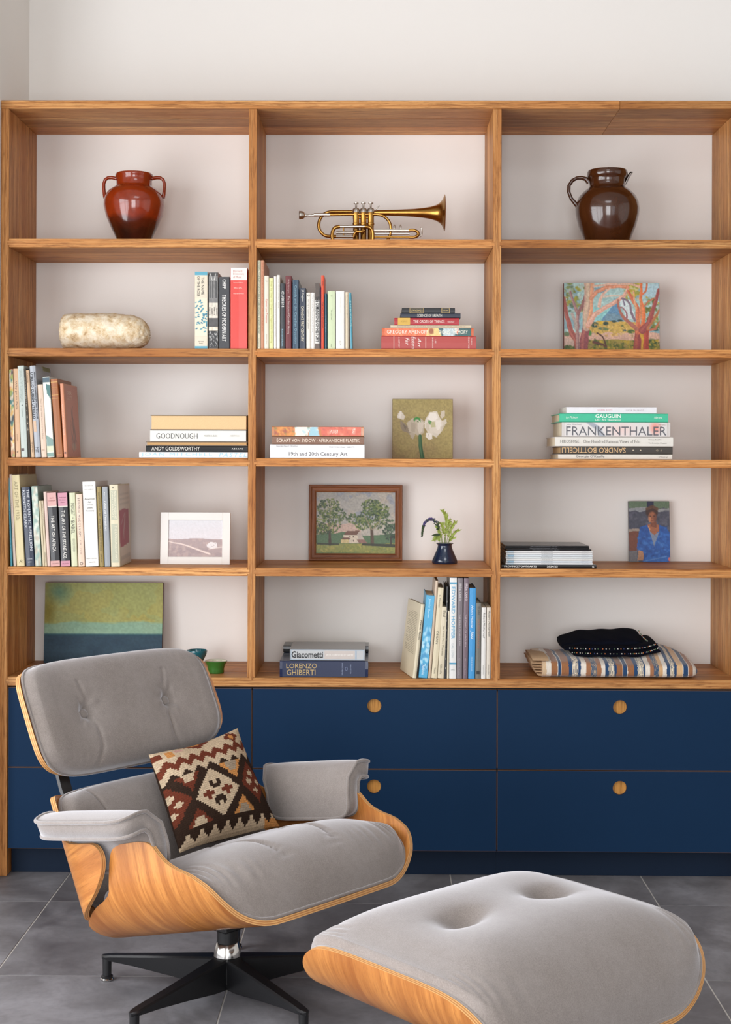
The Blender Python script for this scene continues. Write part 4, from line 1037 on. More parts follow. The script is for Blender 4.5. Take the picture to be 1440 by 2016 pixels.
bp = [(700, 655, 14), (760, 656, 15), (850, 658, 18), (930, 661, 22), (980, 663, 27), (1020, 664, 34), (1050, 665, 43), (1070, 666, 55), (1083, 666, 70), (1091, 666, 88), (1094, 666, 98)]
axp = cp(700, 661, 0.012)
prof = [(r * z, (x - 700) * z) for x, y, r in bp]
prof += [(100 * z, 396 * z), (98 * z, 398 * z)] + [((r - 1.6) * z, (x - 698.4) * z) for x, y, r in reversed(bp)]
b.lathe(prof, 48, axp, 'x', close=False); b.build('bell', brass, cornet, smooth=50)
for k, vx in enumerate((613, 653, 693)):
    e = bpy.data.objects.new('valve', None); COL.objects.link(e); e.parent = cornet; e.location = cp(vx, 838, 0.004)
    H = lambda y: (838 - y) * z
    b = MB(); b.lathe([(17 * z, 0.0), (18.5 * z, 2 * z), (18.5 * z, H(822)), (17 * z, H(820)), (17 * z, H(690)), (18 * z, H(686)), (18 * z, H(664))], 24)
    b.build('casing', brass, e, smooth=40)
    b = MB(); b.lathe([(18 * z, H(664)), (20 * z, H(662)), (20 * z, H(646)), (16 * z, H(640)), (7 * z, H(638)), (5.5 * z, H(636)), (5.5 * z, H(618)), (8 * z, H(616)), (13.5 * z, H(614)), (14 * z, H(610)), (11 * z, H(607)), (0.0005, H(606.5))], 24)
    b.build('valve_cap', nickel, e, smooth=40)
    b = MB(); b.lathe([(18.8 * z, H(730)), (19.6 * z, H(728)), (19.6 * z, H(722)), (18.8 * z, H(720))], 24); b.build('ring', brass, e, smooth=40)
b = MB(); b.tube([cp(595, 690, 0.004), cp(710, 690, 0.004)], 6 * z, 10); b.build('valve_brace', brass, cornet, smooth=60)
# tuning slide at the mouthpiece side
b = MB(); b.tube(curve([cp(505, 838, -0.012), cp(487, 815, -0.012), cp(484, 780, -0.012), cp(496, 752, -0.012), cp(525, 742, -0.012)]), 10 * z, 14); b.build('tuning_bow', brass, cornet, smooth=60)
for x0, x1, y in ((522, 665, 743), (505, 610, 776), (505, 600, 797)):
    b = MB(); b.tube([cp(x0, y, -0.012), cp(x1, y, -0.012)], 8 * z, 14); b.build('slide_tube', nickel, cornet, smooth=60)
b = MB(); b.tube(curve([cp(660, 743, -0.012), cp(690, 750, -0.012), cp(704, 775, -0.01), cp(704, 830, -0.008)]), 9 * z, 14); b.build('slide_bow', brass, cornet, smooth=60)
b = MB(); b.tube(curve([cp(600, 800, -0.013), cp(610, 775, -0.014), cp(640, 770, -0.014), cp(660, 766, -0.014)]), 8 * z, 12); b.build('short_bow', brass, cornet, smooth=60)
b = MB(); b.tube([cp(545, 742, -0.012), cp(545, 800, -0.012)], 4 * z, 8); b.build('slide_brace', brass, cornet, smooth=60)
# third slide towards the bell
for y in (760, 798):
    b = MB(); b.tube([cp(712, y, -0.002), cp(905, y, -0.002)], 7.5 * z, 14); b.build('slide_tube', nickel if y < 770 else brass, cornet, smooth=60)
b = MB(); b.tube([cp(712, 775, 0.008), cp(905, 775, 0.008)], 7 * z, 14); b.build('slide_tube', nickel, cornet, smooth=60)
b = MB(); b.tube(curve([cp(900, 760, -0.002), cp(930, 760, -0.002), cp(950, 772, -0.002), cp(950, 787, -0.002), cp(930, 798, -0.002), cp(900, 798, -0.002)]), 8.5 * z, 14); b.build('slide_bow', brass, cornet, smooth=60)
b = MB(); b.tube(curve([cp(955, 800, -0.002), cp(970, 785, -0.002), cp(973, 765, -0.002), cp(966, 742, -0.002)]), [4 * z] * 24 + [2 * z], 8); b.build('finger_hook', nickel, cornet, smooth=60)
for x in (823, 855):
    b = MB(); q = cp(x, 760, -0.002); b.lathe([(3 * z, 0), (3 * z, 14 * z), (7 * z, 16 * z), (7.5 * z, 20 * z), (4 * z, 24 * z), (5 * z, 27 * z), (2 * z, 30 * z)], 14, q); b.build('knob', nickel, cornet, smooth=50)
b = MB(); b.tube(curve([cp(722, 652, 0), cp(726, 640, -0.004), cp(738, 630, -0.006), cp(742, 630, -0.006)]), 3 * z, 8); b.build('finger_ring', nickel, cornet, smooth=60)

# rough stone
m, nt, p = nodemat('rough_stone')
v = objcoord(nt, rand=False)
n1, n2 = noise(nt, v, 40, 6, 0.7), noise(nt, v, 120, 4, 0.7)
c = ramp(nt, n1, [(0.3, lin('a07c56')), (0.43, lin('d8bf98')), (0.58, lin('ecdfc6')), (0.8, lin('f4ede0'))])
c = mix_rgb(nt, ramp(nt, n2, [(0.58, 0.0), (0.74, 0.6)]), c, lin('98744e'))
nt.links.new(c, p.inputs['Base Color']); p.inputs['Roughness'].default_value = 0.9
bump(nt, p, n2, 0.6, 0.004)
SY = 0.12
q0 = W(208, 687.4, SY); ss = (SY - EYE.y) / FPX
R = np.random.RandomState(5)
ph = R.rand(10, 4) * 6.28
def bumpf(a, b2, c2): return sum(math.sin(a * (18 + 9 * k) + ph[k, 0]) * math.sin(b2 * (20 + 8 * k) + ph[k, 1]) * math.sin(c2 * (22 + 7 * k) + ph[k, 2]) / (1 + k * 0.5) for k in range(8))
prof = [(-86, 0, 0), (-86, 22, 0), (-84, 30, 0), (-80, 34, 0), (-70, 36, 0), (-50, 36, 0), (-20, 36.5, 0), (10, 36.5, 0), (35, 35, 0), (55, 33, 1), (70, 29, 2), (79, 23, 3), (84, 16, 4), (87, 7, 5), (87.5, 0, 5)]
pr = []
for i in range(len(prof) - 1):
    for k in range(4):
        t = k / 4; pr.append(tuple(prof[i][j] * (1 - t) + prof[i + 1][j] * t for j in range(3)))
pr.append(prof[-1])
G = []
for x, r, dz in pr:
    row = []
    for k in range(48):
        a = 2 * math.pi * k / 48
        pxx, pyy, pzz = x * ss, r * ss * math.cos(a) * 1.1, r * ss * math.sin(a)
        f = 1 + 0.035 * bumpf(pxx * 6, pyy * 6, pzz * 6) + 0.02 * R.randn() * 0.5
        zz = max(pzz * f - dz * ss, -37.4 * ss)
        row.append((pxx + 0.0012 * R.randn(), pyy * f, zz))
    G.append(row)
b = MB(); b.grid(G, wrap_v=True)
st = b.build('rough_stone', m, None, smooth=180, loc=(q0.x, SY, SHELF[2] + 0.0006 + 37.4 * ss))
tag(st, 'long pale pitted stone lying on the second shelf', 'stone')

# ------------------------------------------------------------------ pictures
PAINT = vcol_mat('oil_paint', 0.5, bmp=0.35, bscale=260)
PAINT_MATTE = vcol_mat('matte_paint', 0.75, bmp=0.25, bscale=320)
def canvas_on_shelf(name, label, cat, x0, x1, ytop, row, Ybot, lean, img, thick, edge_mat, face_mat, xb=None):
    """a stretched canvas or panel standing on a shelf, leaning back by lean radians"""
    zs = SHELF[row] + 0.0006
    A, B = W(x0, ytop, Ybot), W(x1, ytop, Ybot)
    w = B.x - A.x
    h = (A.z - zs) / math.cos(lean)
    # perspective of the lean: the top edge lies further back
    h *= 1 + math.sin(lean) * h / (Ybot - EYE.y) * 0.5
    r = thing(name, label, cat, (A.x, Ybot, zs), (-lean, 0, 0))
    b = MB(); b.box(0, w, 0.0004, thick, 0, h, 0.001); b.build('panel', edge_mat, r)
    if img is not None:
        picture_plate('painted_face', img, (0.0008, -0.0006, 0.0008), (w - 0.0016, 0, 0), (0, 0, h - 0.0016), face_mat, r, nrm=(0, -1, 0), relief=0.0006)
    return r, w, h

def u1(zx, zy): return ((zx - 178) / 1044, (zy - 143) / 785)
c = Canvas(190, 142, (158, 190, 186), 31)
f = c.fbm(5)
c.blend((f > 0.52) * 1.0, (176, 204, 198), 0.8); c.blend((c.fbm(6) > 0.6) * 1.0, (128, 162, 172), 0.8)
c.poly([u1(360, 560), u1(400, 380), u1(520, 420), u1(720, 380), u1(700, 560)], (136, 196, 194), 0.9, 0.03)
c.poly([u1(590, 570), u1(640, 460), u1(700, 400), u1(740, 330), u1(775, 420), u1(820, 500), u1(840, 570)], (98, 140, 170), 1, 0.03)
c.poly([u1(600, 570), u1(640, 480), u1(730, 470), u1(830, 520), u1(830, 570)], (120, 148, 160), 0.8, 0.03)
c.poly([u1(1000, 150), u1(1222, 150), u1(1222, 260), u1(1030, 320)], (168, 196, 204), 0.9, 0.04); c.poly([u1(500, 190), u1(600, 190), u1(640, 240), u1(520, 260)], (118, 146, 160), 0.8, 0.03)
c.poly([u1(780, 320), u1(900, 330), u1(960, 540), u1(860, 540)], (206, 216, 216), 0.9, 0.02)
c.poly([u1(440, 600), u1(560, 560), u1(800, 560), u1(960, 570), u1(960, 730), u1(440, 740)], (200, 166, 82), 1, 0.03)
c.poly([u1(178, 690), u1(1222, 680), u1(1222, 790), u1(178, 860)], (208, 168, 146), 1, 0.03); c.poly([u1(430, 770), u1(1222, 760), u1(1222, 930), u1(178, 930), u1(178, 850)], (150, 136, 60), 1, 0.04)
c.poly([u1(178, 730), u1(330, 770), u1(330, 840), u1(178, 830)], (206, 176, 160), 1, 0.02)
for x, y, w, h2, col in ((515, 600, 45, 38, (40, 70, 62)), (580, 580, 26, 22, (206, 168, 40)), (635, 585, 35, 25, (44, 66, 58)), (720, 562, 40, 16, (50, 72, 66)), (790, 552, 35, 14, (46, 70, 70)), (600, 640, 60, 18, (90, 110, 84)), (815, 612, 18, 14, (96, 104, 50)), (910, 672, 50, 26, (70, 96, 46)), (840, 660, 26, 14, (70, 90, 96)), (1180, 655, 40, 16, (60, 90, 90)), (640, 650, 40, 14, (110, 124, 70)), (210, 700, 40, 30, (100, 120, 84)), (460, 690, 26, 34, (70, 130, 60)), (1130, 800, 80, 60, (70, 92, 44)), (520, 800, 90, 30, (50, 66, 40)), (830, 830, 30, 18, (150, 110, 96)), (490, 820, 40, 18, (150, 116, 106))):
    q = u1(x, y); c.dab(q[0], q[1], w / 785, h2 / 785, col, 1, 0, 0.4)
c.dabs(150, (*u1(440, 770), *u1(1222, 900)), 0.03, [(120, 124, 40), (70, 84, 36), (190, 160, 50), (96, 104, 44), (160, 140, 70)], 0.85)
c.dabs(60, (*u1(480, 570), *u1(960, 720)), 0.022, [(214, 180, 90), (190, 150, 70), (224, 190, 120), (150, 130, 70)], 0.7)
c.dabs(90, (*u1(178, 150), *u1(440, 480)), 0.04, [(120, 128, 60), (160, 150, 40), (150, 166, 150), (90, 110, 84), (176, 186, 170)], 0.8)
c.dabs(60, (*u1(850, 150), *u1(1000, 320)), 0.035, [(190, 160, 40), (150, 150, 60), (196, 186, 130)], 0.8); c.dabs(70, (*u1(1060, 300), *u1(1222, 640)), 0.035, [(190, 156, 40), (120, 130, 50), (160, 176, 160), (90, 100, 44)], 0.8)
c.dabs(40, (*u1(178, 830), *u1(330, 900)), 0.03, [(70, 90, 44), (110, 120, 60)], 0.9)
def br(pts, w, col, w2=None, hl=None):
    P = [u1(*p) for p in pts]
    c.stroke(P, w / 785 * 1.25, col, 1, (w2 if w2 else w) / 785 * 1.25, 0.015)
    if hl: c.stroke([(x - w / 785 * 0.18, y) for x, y in P], w / 785 * 0.4, hl, 0.8, (w2 or w) / 785 * 0.4)
br([(340, 900), (310, 770), (250, 660), (205, 480), (178, 310)], 56, (158, 84, 74), 30, (182, 106, 92))
br([(330, 880), (325, 640), (330, 470), (280, 340), (250, 240)], 34, (150, 112, 112), 22, (190, 150, 138))
br([(335, 480), (390, 380), (420, 280), (440, 160)], 26, (146, 100, 96), 40); br([(270, 480), (300, 560), (310, 640)], 24, (176, 160, 150), 30)
br([(395, 920), (400, 760), (420, 620)], 74, (146, 78, 82), 66, (178, 104, 92)); br([(420, 630), (430, 480), (455, 330), (455, 150)], 60, (196, 160, 140), 90, (214, 190, 160)); br([(440, 620), (480, 420), (480, 260), (490, 160)], 34, (214, 150, 118), 26, (232, 176, 120))
br([(440, 600), (520, 480), (600, 430), (740, 350), (840, 280), (880, 200)], 46, (214, 162, 142), 26, (228, 184, 160)); br([(480, 310), (540, 240), (640, 195), (760, 180), (880, 185)], 36, (212, 138, 104), 26, (226, 160, 128)); br([(560, 400), (575, 320), (610, 260), (680, 200)], 30, (220, 176, 154), 16)
br([(610, 290), (720, 280), (790, 285)], 16, (206, 188, 170), 10); br([(540, 685), (600, 730), (640, 830)], 14, (90, 60, 44), 12); br([(500, 790), (600, 810), (640, 840)], 22, (100, 60, 50), 10)
br([(500, 180), (640, 160), (900, 155), (1000, 180)], 14, (214, 172, 150), 20)
br([(975, 920), (985, 760), (1000, 660)], 78, (150, 66, 64), 66, (176, 90, 70)); br([(1070, 880), (1070, 760), (1075, 660)], 56, (166, 64, 52), 50, (190, 86, 60)); br([(1025, 900), (1030, 760), (1028, 690)], 20, (204, 156, 50), 26)
br([(985, 680), (985, 540), (985, 420), (930, 330), (880, 230)], 46, (196, 104, 72), 24, (220, 130, 90)); br([(1030, 660), (1045, 520), (1050, 420), (1012, 320), (1025, 230), (1020, 150)], 40, (214, 112, 62), 22, (230, 140, 90)); br([(1000, 560), (1020, 430), (1010, 330)], 22, (206, 130, 84), 14)
br([(1030, 660), (1110, 580), (1150, 430), (1190, 320), (1215, 210)], 62, (150, 72, 70), 18, (170, 92, 80)); br([(1090, 650), (1160, 540), (1222, 440)], 24, (176, 110, 70), 18); br([(1110, 655), (1180, 640), (1222, 560)], 18, (190, 110, 80), 12)
br([(970, 640), (900, 580), (840, 530), (790, 460), (772, 400), (775, 325)], 34, (170, 104, 86), 16); br([(950, 545), (910, 460), (900, 380), (870, 335), (810, 310)], 22, (130, 110, 124), 16); br([(860, 530), (865, 470), (820, 410), (780, 400)], 16, (150, 104, 110), 10); br([(1060, 400), (1090, 350), (1170, 310)], 16, (190, 110, 80), 10); br([(1030, 270), (1070, 230), (1090, 150)], 16, (206, 110, 70), 14); br([(970, 420), (950, 330), (940, 230)], 18, (214, 160, 120), 12); br([(840, 380), (820, 320)], 14, (120, 110, 130), 8)
wood_edge = M('stretcher_red_edge', (120, 62, 54), 0.7)
canvas_on_shelf('tree_painting', 'unframed painting of pink and orange branching trees in a yellow landscape', 'painting', 1111.5, 1300.5, 556, 2, 0.25, 0.06, c.grain(0.18, 60).a, 0.02, wood_edge, PAINT)

# amaryllis
def u2(zx, zy): return ((zx - 934) / 410, (zy - 83) / 405)
c = Canvas(120, 118, (156, 142, 92), 41)
c.blend(c.fbm(4), (172, 158, 104), 0.7); c.blend((1 - c.X) * c.Y * 1.6 * c.fbm(5), (134, 112, 82), 1.0); c.grain(0.16, 50)
def fl(pts, col, op=0.95): c.poly([u2(*q_) for q_ in pts], col, op, 0.02)
fl([(990, 160), (1025, 200), (1010, 224), (970, 216), (975, 185)], (205, 196, 182)); fl([(990, 165), (1000, 180), (995, 215), (978, 210)], (222, 214, 202), 0.8)
fl([(985, 222), (1020, 250), (1060, 290), (1045, 312), (1005, 300), (988, 262)], (136, 122, 104)); fl([(1000, 250), (1030, 275), (1020, 300)], (110, 98, 84), 0.8)
fl([(1030, 250), (1070, 212), (1110, 205), (1150, 240), (1150, 310), (1120, 335), (1090, 322), (1060, 335), (1045, 300)], (184, 172, 154)); fl([(1100, 225), (1145, 245), (1140, 300), (1115, 325), (1105, 270)], (204, 194, 178)); fl([(1060, 240), (1095, 250), (1085, 310), (1060, 300)], (164, 152, 134), 0.8)
fl([(1060, 300), (1086, 322), (1076, 356), (1055, 342)], (172, 160, 142)); fl([(1040, 300), (1060, 310), (1050, 335)], (150, 138, 120))
fl([(1160, 215), (1185, 175), (1235, 172), (1255, 205), (1272, 240), (1275, 290), (1240, 335), (1205, 330), (1175, 312), (1150, 280)], (216, 208, 194)); fl([(1170, 215), (1190, 182), (1230, 180), (1240, 215), (1205, 235)], (230, 224, 214)); fl([(1225, 225), (1262, 225), (1268, 285), (1238, 300)], (226, 220, 208)); fl([(1160, 250), (1185, 240), (1190, 300), (1165, 290)], (200, 190, 172))
fl([(1160, 310), (1200, 316), (1206, 350), (1185, 361), (1160, 340)], (228, 222, 212)); fl([(1205, 308), (1246, 320), (1236, 346), (1215, 336)], (206, 198, 182)); fl([(1175, 320), (1186, 322), (1184, 352)], (190, 180, 164), 0.8)
fl([(1265, 165), (1290, 162), (1292, 195), (1270, 215), (1258, 200)], (200, 190, 172)); fl([(1270, 232), (1300, 220), (1306, 246), (1280, 272)], (206, 198, 182)); fl([(1262, 270), (1290, 262), (1270, 305)], (194, 184, 166), 0.8)
fl([(1195, 235), (1225, 235), (1228, 275), (1200, 280)], (182, 180, 136), 0.9); fl([(1180, 225), (1200, 232), (1194, 258), (1178, 246)], (96, 142, 84), 0.9)
fl([(1078, 215), (1100, 202), (1122, 214), (1126, 238), (1108, 222), (1092, 225), (1082, 245)], (66, 134, 66)); fl([(1095, 228), (1112, 232), (1108, 245)], (60, 112, 58), 0.9)
c.stroke([u2(1122, 335), u2(1124, 400), u2(1132, 450), u2(1142, 500)], 0.055, (56, 92, 62), 1, 0.07); c.stroke([u2(1120, 335), u2(1122, 400), u2(1130, 450), u2(1138, 500)], 0.018, (96, 128, 92), 0.8)
canvas_on_shelf('flower_painting', 'square olive painting of white blossoms on a green stem', 'painting', 773, 892.5, 785, 3, 0.22, 0.05, c.a, 0.022, M('canvas_edge_dark', (92, 78, 56), 0.7), PAINT_MATTE)

# framed farmhouse picture
FY = 0.315
zs = SHELF[4] + 0.0006
A, B = W(608.5, 955, FY), W(793, 955, FY)
w, h = B.x - A.x, (A.z - zs) * 1.004
fr = thing('framed_landscape', 'framed painting of a farmhouse between two leafy trees', 'painting', (A.x, FY, zs), (-0.06, 0, 0))
frm = oak('redbrown_frame', 'x', 0.62, ('c08058', 'a0603c', '6a3a22'), 0.45)
frmz = oak('redbrown_frame_z', 'z', 0.62, ('c08058', 'a0603c', '6a3a22'), 0.45)
fwid = 0.0245
def moulding(parent, p0, p1, inn, mat):
    """one mitred length of frame: outer edge p0-p1, inn points inwards"""
    p0, p1, inn = Vector(p0), Vector(p1), Vector(inn)
    d = (p1 - p0).normalized()
    prof = [(0, 0.018), (0, -0.003), (0.002, -0.0055), (0.006, -0.0058), (0.0085, -0.003), (0.0105, -0.001), (0.019, -0.0015), (0.022, -0.0035), (0.0245, -0.002), (0.0245, 0.006), (0.02, 0.018)]
    v0 = [p0 + inn * a + d * a + Vector((0, y, 0)) for a, y in prof]
    v1 = [p1 + inn * a - d * a + Vector((0, y, 0)) for a, y in prof]
    n = len(prof)
    MB().add(v0 + v1, [(i, (i + 1) % n, n + (i + 1) % n, n + i) for i in range(n)] + [tuple(range(n)), tuple(range(2 * n - 1, n - 1, -1))]).build('frame_rail', mat, parent)
moulding(fr, (0, 0, h), (w, 0, h), (0, 0, -1), frm); moulding(fr, (0, 0, 0), (w, 0, 0), (0, 0, 1), frm)
moulding(fr, (0, 0, 0), (0, 0, h), (1, 0, 0), frmz); moulding(fr, (w, 0, 0), (w, 0, h), (-1, 0, 0), frmz)
def u3(zx, zy): return ((zx - 180) / 660, (zy - 165) / 518)
c = Canvas(158, 124, (168, 164, 156), 51)
c.blend((c.fbm(4) > 0.5) * 1.0, (182, 174, 160), 0.7); c.blend((c.fbm(4) > 0.58) * 1.0, (140, 146, 158), 0.7); c.dabs(40, (0, 0, 1, 0.5), 0.08, [(186, 178, 164), (150, 152, 156), (176, 160, 140)], 0.35)
c.poly([u3(180, 430), u3(520, 430), u3(560, 520), u3(180, 520)], (198, 166, 150), 0.8, 0.03)
c.poly([u3(180, 520), u3(400, 500), u3(560, 530), u3(840, 520), u3(840, 620), u3(180, 620)], (84, 112, 80), 1, 0.03)
c.poly([u3(180, 600), u3(840, 590), u3(840, 700), u3(180, 700)], (138, 140, 72), 1, 0.02); c.dabs(120, (0, 0.84, 1, 1), 0.035, [(150, 150, 80), (176, 160, 84), (110, 124, 60), (128, 136, 84)], 0.7, 0.35)
greens = [(60, 84, 44), (84, 106, 50), (112, 128, 62), (44, 62, 42), (78, 96, 70), (130, 140, 80)]
def crown(cx, cy, rx, ry, n):
    for _ in range(n):
        a, q = c.r.rand() * 6.28, math.sqrt(c.r.rand())
        x, y = u3(cx + math.cos(a) * rx * q, cy + math.sin(a) * ry * q)
        c.dab(x, y, 0.022, 0.014, greens[c.r.randint(6)], 0.9, c.r.rand() * 3, 0.5)
c.stroke([u3(300, 600), u3(298, 520), u3(290, 400)], 0.05, (74, 56, 44), 1, 0.02); crown(290, 300, 95, 80, 170); crown(270, 420, 120, 100, 220); crown(390, 360, 40, 60, 40); crown(230, 480, 60, 40, 60)
c.stroke([u3(648, 600), u3(645, 520), u3(640, 470)], 0.055, (84, 66, 52), 1, 0.04); crown(640, 290, 90, 60, 150); crown(660, 380, 120, 100, 260); crown(720, 330, 70, 60, 90); crown(500, 390, 70, 40, 70); crown(570, 430, 70, 50, 80)
c.stroke([u3(645, 480), u3(600, 400), u3(580, 340)], 0.016, (150, 128, 104), 0.8, 0.006); c.stroke([u3(650, 480), u3(700, 420), u3(720, 350)], 0.016, (150, 128, 104), 0.8, 0.006); c.stroke([u3(295, 480), u3(300, 360), u3(310, 280)], 0.014, (150, 130, 104), 0.7, 0.005)
greens[:] = [(44, 62, 42), (60, 80, 56), (36, 52, 40), (70, 92, 66), (52, 74, 56), (84, 106, 76)]
crown(790, 500, 60, 70, 120); crown(800, 440, 45, 40, 50); c.stroke([u3(800, 600), u3(800, 540)], 0.025, (60, 50, 44))
c.poly([u3(410, 525), u3(540, 490), u3(575, 560), u3(575, 590), u3(405, 590)], (206, 192, 172)); c.poly([u3(520, 510), u3(540, 490), u3(600, 590), u3(540, 590)], (180, 168, 156)); c.poly([u3(410, 522), u3(440, 490), u3(545, 488), u3(520, 524)], (112, 78, 64)); c.poly([u3(388, 562), u3(410, 545), u3(470, 548), u3(455, 564)], (110, 74, 62)); c.poly([u3(388, 562), u3(455, 564), u3(455, 592), u3(388, 590)], (200, 180, 130)); c.poly([u3(520, 562), u3(580, 560), u3(608, 590), u3(540, 592)], (140, 104, 94))
for x, y in ((492, 538), (494, 572), (465, 538)): c.dab(*u3(x, y), 0.011, 0.018, (90, 70, 62))
c.stroke([u3(200, 598), u3(370, 600)], 0.025, (44, 48, 38), 0.9); c.stroke([u3(570, 600), u3(840, 612)], 0.035, (44, 48, 38), 0.9, 0.05); c.stroke([u3(185, 670), u3(840, 680)], 0.02, (70, 84, 50), 0.5)
picture_plate('painted_face', c.grain(0.15, 60).a, (fwid - 0.002, 0.004, fwid - 0.002), (w - 2 * fwid + 0.004, 0, 0), (0, 0, h - 2 * fwid + 0.004), PAINT, fr, nrm=(0, -1, 0), relief=0.0006)
b = MB(); b.box(fwid - 0.004, w - fwid + 0.004, 0.0055, 0.012, fwid - 0.004, h - fwid + 0.004); b.build('backing', M('backing_board', (120, 90, 66), 0.8), fr)

# portrait sketch
def u4(zx, zy): return ((zx - 1018) / 312, (zy - 62) / 448)
c = Canvas(84, 121, (70, 72, 86), 61)
c.poly([(0, 0), (1, 0), (1, 0.12), (0, 0.12)], (96, 116, 92), 1, 0.02); c.poly([u4(1160, 62), u4(1210, 62), u4(1210, 110), u4(1160, 110)], (36, 40, 66)); c.poly([(0, 0.12), (0.5, 0.11), (0.4, 0.17), (0, 0.17)], (146, 150, 152), 0.9, 0.03); c.poly([(0.7, 0.13), (1, 0.11), (1, 0.17), (0.72, 0.18)], (150, 152, 152), 0.9, 0.03)
c.dabs(60, (0, 0.18, 1, 0.45), 0.05, [(70, 72, 86), (84, 84, 100), (58, 60, 74), (92, 92, 104)], 0.7)
c.poly([u4(1020, 275), u4(1090, 270), u4(1090, 430), u4(1020, 430)], (112, 62, 44), 1, 0.02); c.poly([u4(1020, 268), u4(1100, 268), u4(1100, 285), u4(1020, 290)], (150, 136, 124), 1, 0.02); c.poly([u4(1018, 430), u4(1080, 430), u4(1090, 512), u4(1018, 512)], (110, 108, 112), 1, 0.02)
c.poly([u4(1105, 260), u4(1165, 240), u4(1210, 290), u4(1255, 240), u4(1300, 250), u4(1330, 300), u4(1335, 512), u4(1120, 512), u4(1130, 470), u4(1078, 410), u4(1085, 340)], (34, 84, 158), 1, 0.03)
c.dabs(90, (*u4(1085, 260), *u4(1330, 505)), 0.05, [(34, 84, 158), (50, 108, 186), (26, 66, 132), (66, 120, 190)], 0.6, 0.5)
c.poly([u4(1165, 250), u4(1210, 400), u4(1245, 290), u4(1210, 300)], (120, 134, 156), 1, 0.02); c.poly([u4(1160, 240), u4(1200, 220), u4(1250, 240), u4(1245, 280), u4(1212, 312), u4(1180, 285)], (156, 96, 66), 1, 0.02); c.poly([u4(1185, 215), u4(1230, 215), u4(1230, 260), u4(1185, 250)], (120, 70, 50))
c.dab(*u4(1195, 145), 0.115, 0.1, (64, 40, 34)); c.dab(*u4(1198, 180), 0.075, 0.105, (158, 98, 68), 1, 0, 0.3); c.dab(*u4(1220, 185), 0.035, 0.08, (110, 64, 48), 0.7); c.dab(*u4(1178, 195), 0.025, 0.06, (196, 132, 90), 0.8)
for x in (1183, 1212): c.dab(*u4(x, 172), 0.018, 0.009, (60, 36, 30))
c.dab(*u4(1198, 208), 0.025, 0.008, (112, 50, 44)); c.stroke([u4(1198, 172), u4(1196, 194)], 0.012, (126, 74, 52), 0.8); c.stroke([u4(1160, 120), u4(1200, 102), u4(1235, 120)], 0.05, (96, 64, 44), 0.9); c.stroke([u4(1170, 250), u4(1178, 270)], 0.02, (210, 160, 110), 0.8)
c.poly([u4(1090, 420), u4(1125, 430), u4(1128, 500), u4(1080, 505)], (176, 128, 96), 1, 0.02); c.poly([u4(1140, 480), u4(1310, 465), u4(1310, 512), u4(1130, 512)], (46, 100, 176), 1, 0.02); c.stroke([u4(1130, 505), u4(1300, 470)], 0.012, (130, 160, 200), 0.6); c.dab(*u4(1325, 490), 0.03, 0.04, (206, 112, 110))
canvas_on_shelf('portrait_painting', 'small upright painting of a seated figure in a blue jacket', 'painting', 1239.5, 1321, 987, 4, 0.318, 0.1, c.grain(0.15, 60).a, 0.008, M('panel_edge_grey', (112, 110, 108), 0.7), PAINT)

# horizon abstract
c = Canvas(150, 104, (156, 158, 92), 71)
f = c.fbm(3)
c.blend(f, (166, 176, 120), 0.8); c.blend((c.fbm(4) > 0.55) * c.fbm(3), (176, 160, 84), 0.8); c.dab(0.12, 0.12, 0.2, 0.18, (84, 128, 112), 0.8, 0.2, 1); c.dab(0.03, 0.35, 0.12, 0.25, (128, 118, 44), 0.8, 0, 1)
e = 0.485 + 0.04 * (c.smooth(8) - 0.5)
c.blend(np.clip((c.Y - e) * 40, 0, 1), (132, 170, 146)); c.blend(np.clip((c.Y - e) * 40, 0, 1) * c.fbm(5), (152, 180, 152), 0.8)
c.blend(np.clip((c.Y - 0.625) * 60, 0, 1), (44, 84, 96)); c.blend(np.clip((c.Y - 0.64) * 30, 0, 1), (38, 62, 80)); c.blend(np.clip((c.Y - 0.64) * 30, 0, 1) * c.fbm(6), (58, 84, 98), 0.8); c.blend(np.clip((c.Y - 0.85) * 8, 0, 1), (30, 52, 66), 0.8)
canvas_on_shelf('horizon_painting', 'large abstract painting of green sky over a dark blue band', 'painting', 86, 319.5, 1148, 5, 0.29, 0.085, c.grain(0.12, 50).a, 0.014, M('canvas_edge_brown', (86, 62, 48), 0.7), PAINT_MATTE)

# white photograph mount
PY_ = 0.12
A, B = W(315.5, 1009, PY_), W(453, 1009, PY_)
w, h = B.x - A.x, (A.z - zs) * 1.006
ph_ = thing('framed_photograph', 'white frame with a photograph of dunes, a path and a white house', 'picture frame', (A.x, PY_, zs), (-0.1, 0, 0))
wm = M('white_mount', (224, 220, 214), 0.6, var=0.01)
fx, fz0, fz1 = w * 0.113, h * 0.145, h * 0.15
b = MB()
b.box(0, fx, 0, 0.012, 0, h, 0.0008); b.box(w - fx, w, 0, 0.012, 0, h, 0.0008); b.box(fx, w - fx, 0, 0.012, 0, fz0, 0.0008); b.box(fx, w - fx, 0, 0.012, h - fz1, h, 0.0008)
b.build('frame', wm, ph_)
c = Canvas(106, 75, (206, 204, 208), 81)
c.blend(c.Y * 2, (216, 204, 206), 0.6)
e = 0.505 + 0.015 * np.sin(c.X * 9)
c.blend((c.Y > e) * 1.0, (150, 112, 106)); c.blend((c.Y > e) * c.fbm(8), (126, 86, 84), 0.7); c.blend((c.Y > 0.75) * (c.fbm(12) > 0.5), (116, 72, 72), 0.6); c.blend((c.Y > e) * (c.fbm(12) > 0.58) * 1.0, (186, 148, 132), 0.5)
